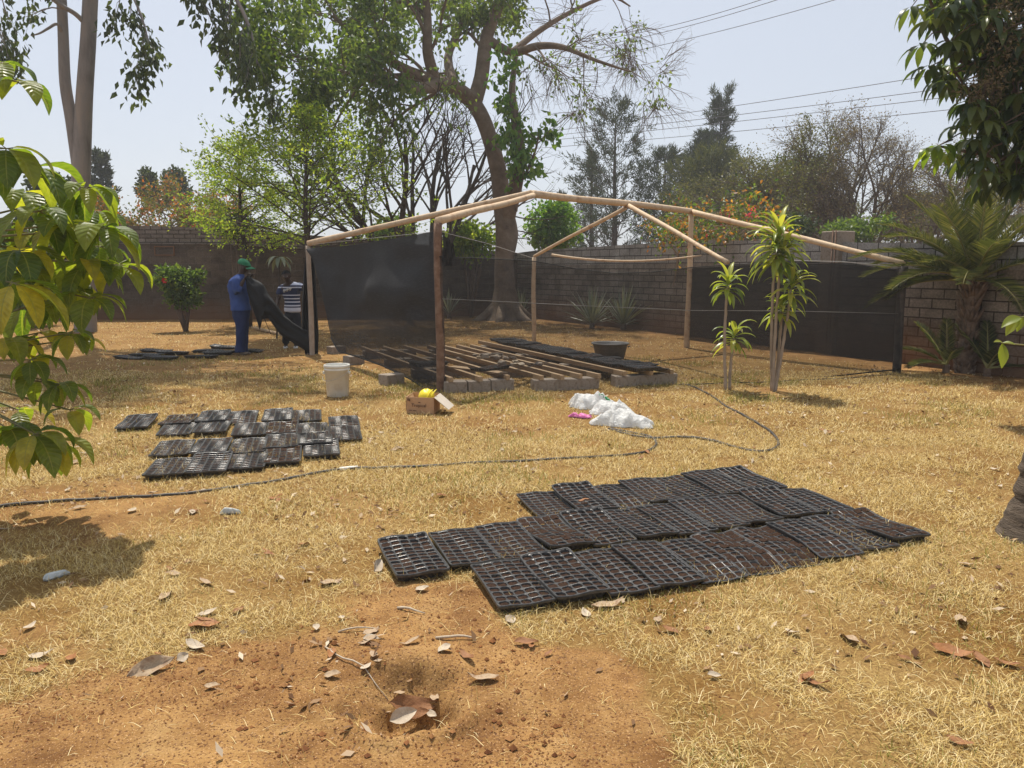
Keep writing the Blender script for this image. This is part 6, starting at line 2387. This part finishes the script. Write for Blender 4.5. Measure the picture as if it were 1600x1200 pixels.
def palm(name, g, top, r0, r1, fronds, label, seed, bark, L=1.9, rough=True, ll=.34):
    rr = random.Random(seed)
    T = empty(name, g, 0, label, 'palm')
    mb = MB()
    n = 26
    pts = [Vector((g.x, g.y, g.z - .1)).lerp(top, i / n) for i in range(n + 1)]
    mb.tube(pts, [(r0 + (r1 - r0) * (i / n)) * (1.0 + (.10 if i % 2 else -.05)) * (1 + .35 * max(0, .12 - i / n) / .12) for i in range(n + 1)], 14)
    if rough:      # old leaf bases
        for k in range(150):
            f = rr.random()
            p = pts[0].lerp(top, f); a = k * 2.399
            o_ = Vector((math.cos(a), math.sin(a), 0))
            rr_ = r0 + (r1 - r0) * f
            e = rr.uniform(.05, .13) * (.6 + .9 * f)
            mb.tube([p + o_ * rr_ * .8, p + o_ * (rr_ + e * .35) + Vector((0, 0, e * .8)), p + o_ * (rr_ + e * .75) + Vector((0, 0, e * 1.5))], [.035, .024, .006], 5)
    mb.build('trunk', bark, T)
    mr = MB(); lv, ld, ll_ = [], [], []
    for (az, el, k, dr) in fronds:
        d = Vector((math.cos(az) * math.cos(el), math.sin(az) * math.cos(el), math.sin(el)))
        ps, a, b, c = frond(top, d, L * k, rr, 58, dr, ll)
        mr.tube(ps, list(np.linspace(.020, .004, len(ps))), 5, False)
        lv += a; ld += b; ll_ += c
    mr.build('frond_stems', MT['leaf_rachis'], T)
    crown_mesh('fronds', [leaflets([tuple(p) for p in lv], [tuple(p) for p in ld], ll_, .015, seed)], MT['leaf_palm'], T)
    return T


MT['leaf_rachis'] = M('frond_stem', (.20, .20, .06), (.30, .27, .10), 5, .5)
MT['bark_palm'] = M('palm_bark', (.10, .065, .045), (.20, .14, .10), 9, .95, .6, 40, c3=(.27, .20, .15))
g = G(1505, 582); g.z = gz(g.x, g.y)
top = P(1522, 440, g.y)
rr = random.Random(101)
fr = []
for k in range(30):
    az = k * 2.399 + rr.uniform(-.25, .25)
    f = k / 30
    fr.append((az, .12 + 1.25 * f + rr.uniform(-.1, .1), rr.uniform(.8, 1.1), 1.0 - .45 * f))
fr += [(math.pi, .45, 1.1, .9), (math.pi - .3, .62, 1.15, .95), (math.pi + .35, .35, 1.05, .9), (math.pi - .1, .15, .95, .8), (0, .35, 1.0, .9), (.3, .6, 1, .9), (math.pi + .2, .8, 1.1, 1.0), (1.6, 1.0, 1.1, .8)]
palm('date_palm', g, top, .115, .10, fr, 'date palm with a shaggy trunk and feathery fronds before the right wall', 102, MT['bark_palm'], 1.6)
for px, py, lab, sd_ in ((1478, 582, 'young palm shoot left of the foot of the date palm', 5), (1542, 588, 'young palm shoot right of the foot of the date palm', 6)):
    gg = G(px, py)
    palm('palm_shoot', gg, gg + Vector((0, 0, .12)), .05, .05, [(math.pi * .8 if px < 1500 else .3, .6, 1, .9), (math.pi * 1.1 if px < 1500 else -.4, .25, .9, .6), (2.0, 1.0, 1, .6), (1.2, 1.2, .9, .5), (4.5, .9, .6, .8)], lab, sd_,
         MT['bark_palm'], .85, False, .20)

# thick ringed trunk cut by the right border
g = G(1624, 838); g.z = gz(g.x, g.y)
rt_ = empty('ringed_palm', g, 0, 'thick grey ringed palm trunk cut off by the right border', 'palm')
mb = MB()
pts, rads = [], []
n = 160
for i in range(n + 1):
    t = i / n
    pts.append(g + Vector((.55 * t + .25 * t * t, .15 * t, 4.6 * t - .08)))
    ring = (i % 5) / 4 if i % 5 else 1.6
    rads.append((.185 - .055 * min(1, t * 2.2)) * (1 + .38 * (max(0, .07 - t) / .07) ** 1.5) + .013 * (1 - ring) + .004 * math.sin(i * 1.7))
mb.tube(pts, rads, 18)
for k in range(0):
    a = k * .242
    rr_ = .17
    mb.tube([g + Vector((rr_ * math.cos(a), rr_ * math.sin(a), .13)), g + Vector(((rr_ + .05) * math.cos(a), (rr_ + .05) * math.sin(a), .05)), g + Vector(((rr_ + .07 + .02 * math.sin(k * 3)) * math.cos(a), (rr_ + .07) * math.sin(a), -.02))], [.014, .012, .007], 5)
MT['bark_ring'] = M('ringed_bark', (.045, .034, .025), (.11, .083, .06), 7, .95, .9, 30, c3=(.18, .14, .105), stretch=(1, 1, 5))
mb.build('trunk', MT['bark_ring'], rt_)
mr = MB(); lv, ld, ll_ = [], [], []
rr = random.Random(110)
for k in range(14):
    ps, a, b, c = frond(pts[-1], Vector((math.cos(k * 2.4) * .8 + .5, math.sin(k * 2.4), .3 + .05 * k)), 1.6, rr, 26, .8, .4)
    mr.tube(ps, list(np.linspace(.022, .004, len(ps))), 5, False); lv += a; ld += b; ll_ += c
mr.build('frond_stems', MT['leaf_rachis'], rt_)
crown_mesh('fronds', [leaflets([tuple(p) for p in lv], [tuple(p) for p in ld], ll_, .035, 111)], MT['leaf_palm'], rt_)

# ---------------------------------------------------------------- umbrella tree filling the upper right corner
Yu = 9.0
U_ = empty('umbrella_tree', (7.6, 9.6, 0), 0, 'tree with drooping whorls of long dark leaflets filling the upper right corner', 'tree')
q = lambda px, py, dy=0: P(px, py, Yu + dy)
mb = MB()
root = Vector((7.6, 9.6, -.1))
limbs_u = [[root, Vector((7.55, 9.5, 2.0)), q(1690, 60, .3), q(1640, -120), q(1600, -220)],
           [q(1690, 60, .3), q(1640, 40, .1), q(1570, 70), q(1520, 100), q(1500, 95), q(1478, 60), q(1455, 5), q(1430, -60)],
           [q(1660, 180, .3), q(1600, 200, .1), q(1560, 165), q(1520, 150), q(1490, 110, -.1)],
           [Vector((7.55, 9.5, 2.4)), q(1640, 260, .2), q(1560, 245), q(1500, 235), q(1465, 228)],
           [q(1640, 260, .2), q(1600, 280), q(1540, 290), q(1520, 275)],
           [q(1560, 70), q(1545, 120, -.2), q(1530, 170, -.3)], [q(1600, 200, .1), q(1580, 130, -.2), q(1590, 60, -.2)]]
for l in limbs_u:
    mb.tube(l, list(np.linspace(.10 if l[0] is root else .045, .05 if l[0] is root else .012, len(l))), 7, False)
EDGE_Y = [-80, 0, 30, 60, 100, 125, 150, 190, 222, 245, 262, 300, 330]
EDGE_X = [1380, 1412, 1415, 1440, 1445, 1448, 1478, 1496, 1500, 1470, 1485, 1500, 1600]
rr = random.Random(121)
wh = []
while len(wh) < 330:
    py = rr.uniform(-80, 305); x0 = np.interp(py, EDGE_Y, EDGE_X) + 22
    px = x0 + (1700 - x0) * rr.random() ** .8
    if 195 < py < 235 and 1545 < px < 1600 and rr.random() < .8: continue
    if 100 < py < 150 and 1500 < px < 1520 and rr.random() < .7: continue
    wh.append((px, py, rr.uniform(-.7, .9), False))
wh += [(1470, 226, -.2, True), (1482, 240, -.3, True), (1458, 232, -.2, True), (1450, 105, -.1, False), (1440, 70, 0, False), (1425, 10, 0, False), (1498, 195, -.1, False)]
rows_d, rows_l = [], []
for (px, py, dy, brighter) in wh:
    c = q(px, py, dy)
    k0 = rr.uniform(0, 6)
    nl = rr.randint(7, 10)
    tw_ = c + Vector((rr.uniform(.05, .25), rr.uniform(-.1, .2), rr.uniform(.05, .2)))
    mb.tube([tw_ + Vector((.15, .1, .05)), tw_, c], [.010, .008, .005], 4, False)
    for k in range(nl):
        a = k0 + 2 * math.pi * k / nl
        d = Vector((math.cos(a), math.sin(a), rr.uniform(-.5, .15)))
        (rows_l if brighter else rows_d).append(big_leaf(c + d * .04, d, rr.uniform(.20, .31), .085, Vector((0, 0, 1)), rr, rr.uniform(.9, 1.9), .25, 5))
mb.build('trunk', MT['bark_brown'], U_)
big_leaves('crown', rows_d, MT['leaf_umb'], U_, 122)
big_leaves('bright_leaves', rows_l, MT['leaf_umb_bright'], U_, 123)
pt = cluster_points(q(1575, 75, -.6), (.42, .3, .75), 380, rr, .5, 14) + cluster_points(q(1545, 130, -.6), (.35, .3, .45), 200, rr, .5, 9)
crown_mesh('seed_sprays', [leaves_at(pt, 2, .03, .05, .022, 124, .3, .3)], MT['leaf_brown'], U_)

# leafy shoot reaching in from the right border
S_ = empty('leafy_shoot', Vector((4.9, 4.8, 0)), 0, 'shoot with a few yellow-green leaves reaching in at the right border', 'shoot')
q = lambda px, py: P(px, py, 4.6)
mb = MB()
mb.tube([Vector((4.9, 4.8, -.05)), Vector((4.75, 4.75, .7)), q(1690, 500), q(1610, 540), q(1566, 536)], [.02, .016, .010, .005, .004], 6)
mb.tube([q(1690, 500), q(1630, 490), q(1594, 496)], [.008, .006, .004], 5)
mb.build('stem', MT['leaf_rachis'], S_)
rr = random.Random(130)
rows = []
for (x, y, dx, dz, L) in ((1596, 496, -1, -.15, .14), (1594, 497, -.7, -.7, .13), (1600, 494, -.3, -.6, .10), (1566, 537, -.1, -1, .15), (1566, 537, .35, -.9, .12), (1566, 535, -.5, .2, .06), (1566, 536, .4, .15, .07), (1640, 500, -.3, -.8, .15), (1650, 545, -.2, -.9, .15)):
    rows.append(big_leaf(q(x, y), Vector((dx, rr.uniform(-.5, .3), dz)), L, L * .48, Vector((.2, -.6, 1)), rr, .5, .3, 7))
MT['leaf_shoot'] = LM('young_broad_leaf', (.17, .23, .04), (.25, .30, .06), trans=.5)
big_leaves('leaves', rows, MT['leaf_shoot'], S_, 131)

# ---------------------------------------------------------------- near broad-leaved shrub at the left border
MT['leaf_near'] = None
m, nt, out = _nt('near_broad_leaf')
at = N(nt, 'ShaderNodeAttribute', _attribute_name='rnd')
rp = ramp(nt, [(0, (.06, .11, .022)), (.4, (.11, .17, .03)), (.75, (.18, .23, .036)), (1, (.34, .34, .05))])
nt.links.new(at.outputs['Fac'], rp.inputs[0])
tc = N(nt, 'ShaderNodeTexCoord')
no = N(nt, 'ShaderNodeTexNoise', Scale=22, Detail=4)
nt.links.new(tc.outputs['Object'], no.inputs['Vector'])
r2 = ramp(nt, [(.3, (.75, .75, .7)), (.7, (1.2, 1.2, 1.1))])
nt.links.new(no.outputs['Fac'], r2.inputs[0])
mx = N(nt, 'ShaderNodeMix', _data_type='RGBA', _blend_type='MULTIPLY'); mx.inputs[0].default_value = 1
nt.links.new(rp.outputs[0], mx.inputs[6]); nt.links.new(r2.outputs[0], mx.inputs[7])
uvn = N(nt, 'ShaderNodeUVMap')
sp2 = N(nt, 'ShaderNodeSeparateXYZ'); nt.links.new(uvn.outputs[0], sp2.inputs[0])
ab = N(nt, 'ShaderNodeMath', _operation='ABSOLUTE'); nt.links.new(sp2.outputs[1], ab.inputs[0])
mid = N(nt, 'ShaderNodeMapRange'); mid.inputs['From Min'].default_value = .03; mid.inputs['From Max'].default_value = .075
mid.inputs['To Min'].default_value = .75; mid.inputs['To Max'].default_value = 0
nt.links.new(ab.outputs[0], mid.inputs['Value'])
# side veins slanting to the tip
ve = N(nt, 'ShaderNodeMath', _operation='MULTIPLY_ADD'); nt.links.new(ab.outputs[0], ve.inputs[0]); ve.inputs[1].default_value = -.16
nt.links.new(sp2.outputs[0], ve.inputs[2])
sn = N(nt, 'ShaderNodeMath', _operation='MULTIPLY'); nt.links.new(ve.outputs[0], sn.inputs[0]); sn.inputs[1].default_value = 62
si = N(nt, 'ShaderNodeMath', _operation='SINE'); nt.links.new(sn.outputs[0], si.inputs[0])
vm = N(nt, 'ShaderNodeMapRange'); vm.inputs['From Min'].default_value = .86; vm.inputs['From Max'].default_value = 1
vm.inputs['To Min'].default_value = 0; vm.inputs['To Max'].default_value = .35
nt.links.new(si.outputs[0], vm.inputs['Value'])
mxv = N(nt, 'ShaderNodeMath', _operation='MAXIMUM'); nt.links.new(mid.outputs[0], mxv.inputs[0]); nt.links.new(vm.outputs[0], mxv.inputs[1])
mv = N(nt, 'ShaderNodeMix', _data_type='RGBA'); nt.links.new(mxv.outputs[0], mv.inputs[0]); nt.links.new(mx.outputs[2], mv.inputs[6]); mv.inputs[7].default_value = (.22, .26, .08, 1)
b = N(nt, 'ShaderNodeBsdfPrincipled', Roughness=.36)
b.inputs['Specular IOR Level'].default_value = .5
nt.links.new(mv.outputs[2], b.inputs['Base Color'])
bpn = N(nt, 'ShaderNodeBump', Strength=.5, Distance=.004); nt.links.new(si.outputs[0], bpn.inputs['Height']); nt.links.new(bpn.outputs[0], b.inputs['Normal'])
mt_ = N(nt, 'ShaderNodeMix', _data_type='RGBA', _blend_type='MULTIPLY'); mt_.inputs[0].default_value = 1
nt.links.new(mv.outputs[2], mt_.inputs[6]); mt_.inputs[7].default_value = (2.6, 2.3, .7, 1)
tr = N(nt, 'ShaderNodeBsdfTranslucent'); nt.links.new(mt_.outputs[2], tr.inputs[0])
ms = N(nt, 'ShaderNodeMixShader', Fac=.56)
nt.links.new(b.outputs[0], ms.inputs[1]); nt.links.new(tr.outputs[0], ms.inputs[2]); nt.links.new(ms.outputs[0], out.inputs[0])
MT['leaf_near'] = m


def big_leaves_uv(name, rows, m, parent, seed):
    v, f, r_ = grids_to_np(rows, random.Random(seed))
    me = np_mesh(name, v, [f], m, True, r_)
    uv = me.uv_layers.new(name='UVMap')
    vu = []
    for rw in rows:
        k = len(rw) - 1
        for i in range(k + 1):
            for j in (-1, -.5, 0, .5, 1): vu.append((i / k, j))
    vu = np.array(vu, np.float32)
    uv.data.foreach_set('uv', vu[f.ravel()].ravel())
    return link(name, me, parent)


Yn = 4.8
NS = empty('broad_leaved_shrub', Vector((-5.0, 5.0, 0)), 0, 'near shrub with big drooping broad leaves hanging in at the left border', 'shrub')
q = lambda px, py, dy=0: P(px, py, Yn + dy)
CL = [  # px, py, leaves, length in metres, dy
    (28, 128, 5, .19, -.1), (4, 98, 4, .22, 0), (10, 232, 8, .27, -.2), (52, 262, 7, .28, 0), (30, 300, 6, .26, .3), (134, 294, 9, .22, .0), (88, 312, 6, .22, .3), (163, 357, 9, .26, -.1), (120, 372, 7, .20, .4), (60, 372, 6, .22, .2),
    (133, 410, 9, .23, .0), (187, 415, 7, .20, .1), (90, 402, 6, .24, .3), (30, 392, 6, .24, -.3), (140, 466, 6, .22, -.1), (108, 520, 6, .14, .0), (122, 530, 4, .16, .1), (96, 432, 5, .18, .4), (20, 442, 6, .30, -.5),
    (62, 330, 7, .21, -.3), (150, 330, 7, .18, .3), (100, 350, 7, .19, -.2), (40, 420, 7, .22, .1), (110, 445, 7, .19, .2), (70, 470, 6, .18, .1), (158, 385, 6, .17, .2), (18, 350, 7, .22, .2), (60, 520, 6, .16, .2), (14, 530, 6, .2, 0), (48, 562, 7, .17, -.1), (60, 592, 5, .18, 0), (92, 600, 6, .18, 0), (108, 640, 4, .17, .1), (54, 678, 11, .24, -.2), (10, 668, 6, .24, -.1), (84, 690, 6, .23, .0), (28, 640, 4, .2, .2), (36, 480, 6, .2, .2)]
rr = random.Random(140)
rows = []
mb = MB()
root = Vector((-5.0, 5.0, -.1))
hubs = [q(-220, 420), q(-180, 250), q(-160, 600), q(-200, 120)]
for h in hubs:
    mb.tube([root, root.lerp(h, .55) + Vector((-.1, 0, .1)), h], [.05, .04, .022], 8)
for (px, py, n, L, dy) in CL:
    c = q(px, py, dy)
    h = min(hubs, key=lambda v: abs(v.z - c.z + .15))
    mid_ = h.lerp(c, .55) + Vector((0, 0, .06))
    mb.tube([h, mid_, c], [.012, .008, .0045], 6, False)
    for k in range(n):
        a = 2 * math.pi * (k + rr.random() * .6) / n
        d = Vector((math.cos(a) * .9 + .25, math.sin(a) * .8, rr.uniform(-.55, .35)))
        pet = c + d.normalized() * .035
        mb.tube([c, pet], [.003, .0028], 4, False)
        LL = L * 1.18 * rr.uniform(.8, 1.12)
        rows.append(big_leaf(pet, d, LL, LL * rr.uniform(.42, .52), Vector((0, 0, 1)), rr, rr.uniform(1.1, 2.2), rr.uniform(.15, .4), 9))
# unseen part of the shrub beyond the left border, added for its shade
for k in range(75):
    c = Vector((rr.uniform(-6.6, -4.0), rr.uniform(4.6, 7.2), rr.uniform(.5, 2.6)))
    if project(*c)[0] > -70: continue
    mb.tube([root.lerp(c, .4) + Vector((0, 0, .3)), c], [.012, .005], 5, False)
    for j in range(7):
        a = j * .9 + rr.random()
        d = Vector((math.cos(a), math.sin(a), rr.uniform(-.5, .3)))
        rows.append(big_leaf(c, d, rr.uniform(.22, .33), .14, Vector((0, 0, 1)), rr, rr.uniform(1, 2), .3, 9))
MT['stem_green'] = M('green_stem', (.13, .13, .05), (.22, .19, .08), 20, .6)
mb.build('stem', MT['stem_green'], NS)
big_leaves_uv('leaves', rows, MT['leaf_near'], NS, 141)

# ---------------------------------------------------------------- power lines
MT['cable'] = M('power_cable', (.09, .09, .10), rough=.6)
def cable(pts, label, r=.017):
    (x0, y0, Y0), (x1, y1, Y1) = pts
    a, b = P(x0, y0, Y0), P(x1, y1, Y1)
    d = b - a
    a2 = a - d * .6; b2 = b + d * .35
    out = []
    for i in range(31):
        t = i / 30
        s_ = -.6 + 1.95 * t
        out.append(a + d * s_ + Vector((0, 0, .35 * (s_ - .5) ** 2 - .0875)))
    mb = MB(); mb.tube(out, r, 5)
    tag(mb.build('power_line', MT['cable']), label, 'power line', 'overhead lines')


cable(((860, 205, 58), (1430, 122, 40)), 'uppermost of the four lower overhead lines crossing behind the pines')
cable(((860, 212, 58), (1478, 138, 40)), 'second from top of the four lower overhead lines')
cable(((860, 219, 58), (1478, 152, 40)), 'third from top of the four lower overhead lines')
cable(((876, 229, 58), (1478, 172, 40)), 'lowest of the four lower overhead lines')
cable(((985, 54, 40), (1185, 1, 33)), 'uppermost of the three higher overhead lines near the top edge', .013)
cable(((985, 62, 40), (1210, 1, 33)), 'middle one of the three higher overhead lines near the top edge', .013)
cable(((985, 81, 40), (1300, 1, 33)), 'lowest of the three higher overhead lines near the top edge', .013)
# ================================================================== the dusty air
mb = MB()
mb.box((0, 0, 14.5), (480, 480, 33))
hm, nt, out = _nt('dusty_air')
pv = N(nt, 'ShaderNodeVolumePrincipled')
pv.inputs['Color'].default_value = (.96, .97, .98, 1)
pv.inputs['Density'].default_value = .0016
pv.inputs['Anisotropy'].default_value = .3
nt.links.new(pv.outputs[0], out.inputs['Volume'])
tag(mb.build('haze', hm), kind='stuff')
# print on the first bag: laid on its real surface
me_, tc_, ex, ey = PRINT_BAG
bagA = [o for o in COL.objects if o.name.startswith('plastic_bag')][0]
from mathutils.bvhtree import BVHTree
bv = BVHTree.FromPolygons([v.co for v in bagA.data.vertices], [tuple(p.vertices) for p in bagA.data.polygons])
ok = 0
for v in me_.vertices:
    q = tc_ + ex * v.co.x + ey * v.co.y
    r_ = (q - cam.location).normalized()
    h, nn, ii, dd = bv.ray_cast(q - r_ * .4, r_)
    if h is None:
        h, nn, ii, dd = bv.find_nearest(q)
    if nn.dot(r_) > 0: nn = -nn
    v.co = h + nn * (.003 + v.co.z)
link('printing', me_, bagA)
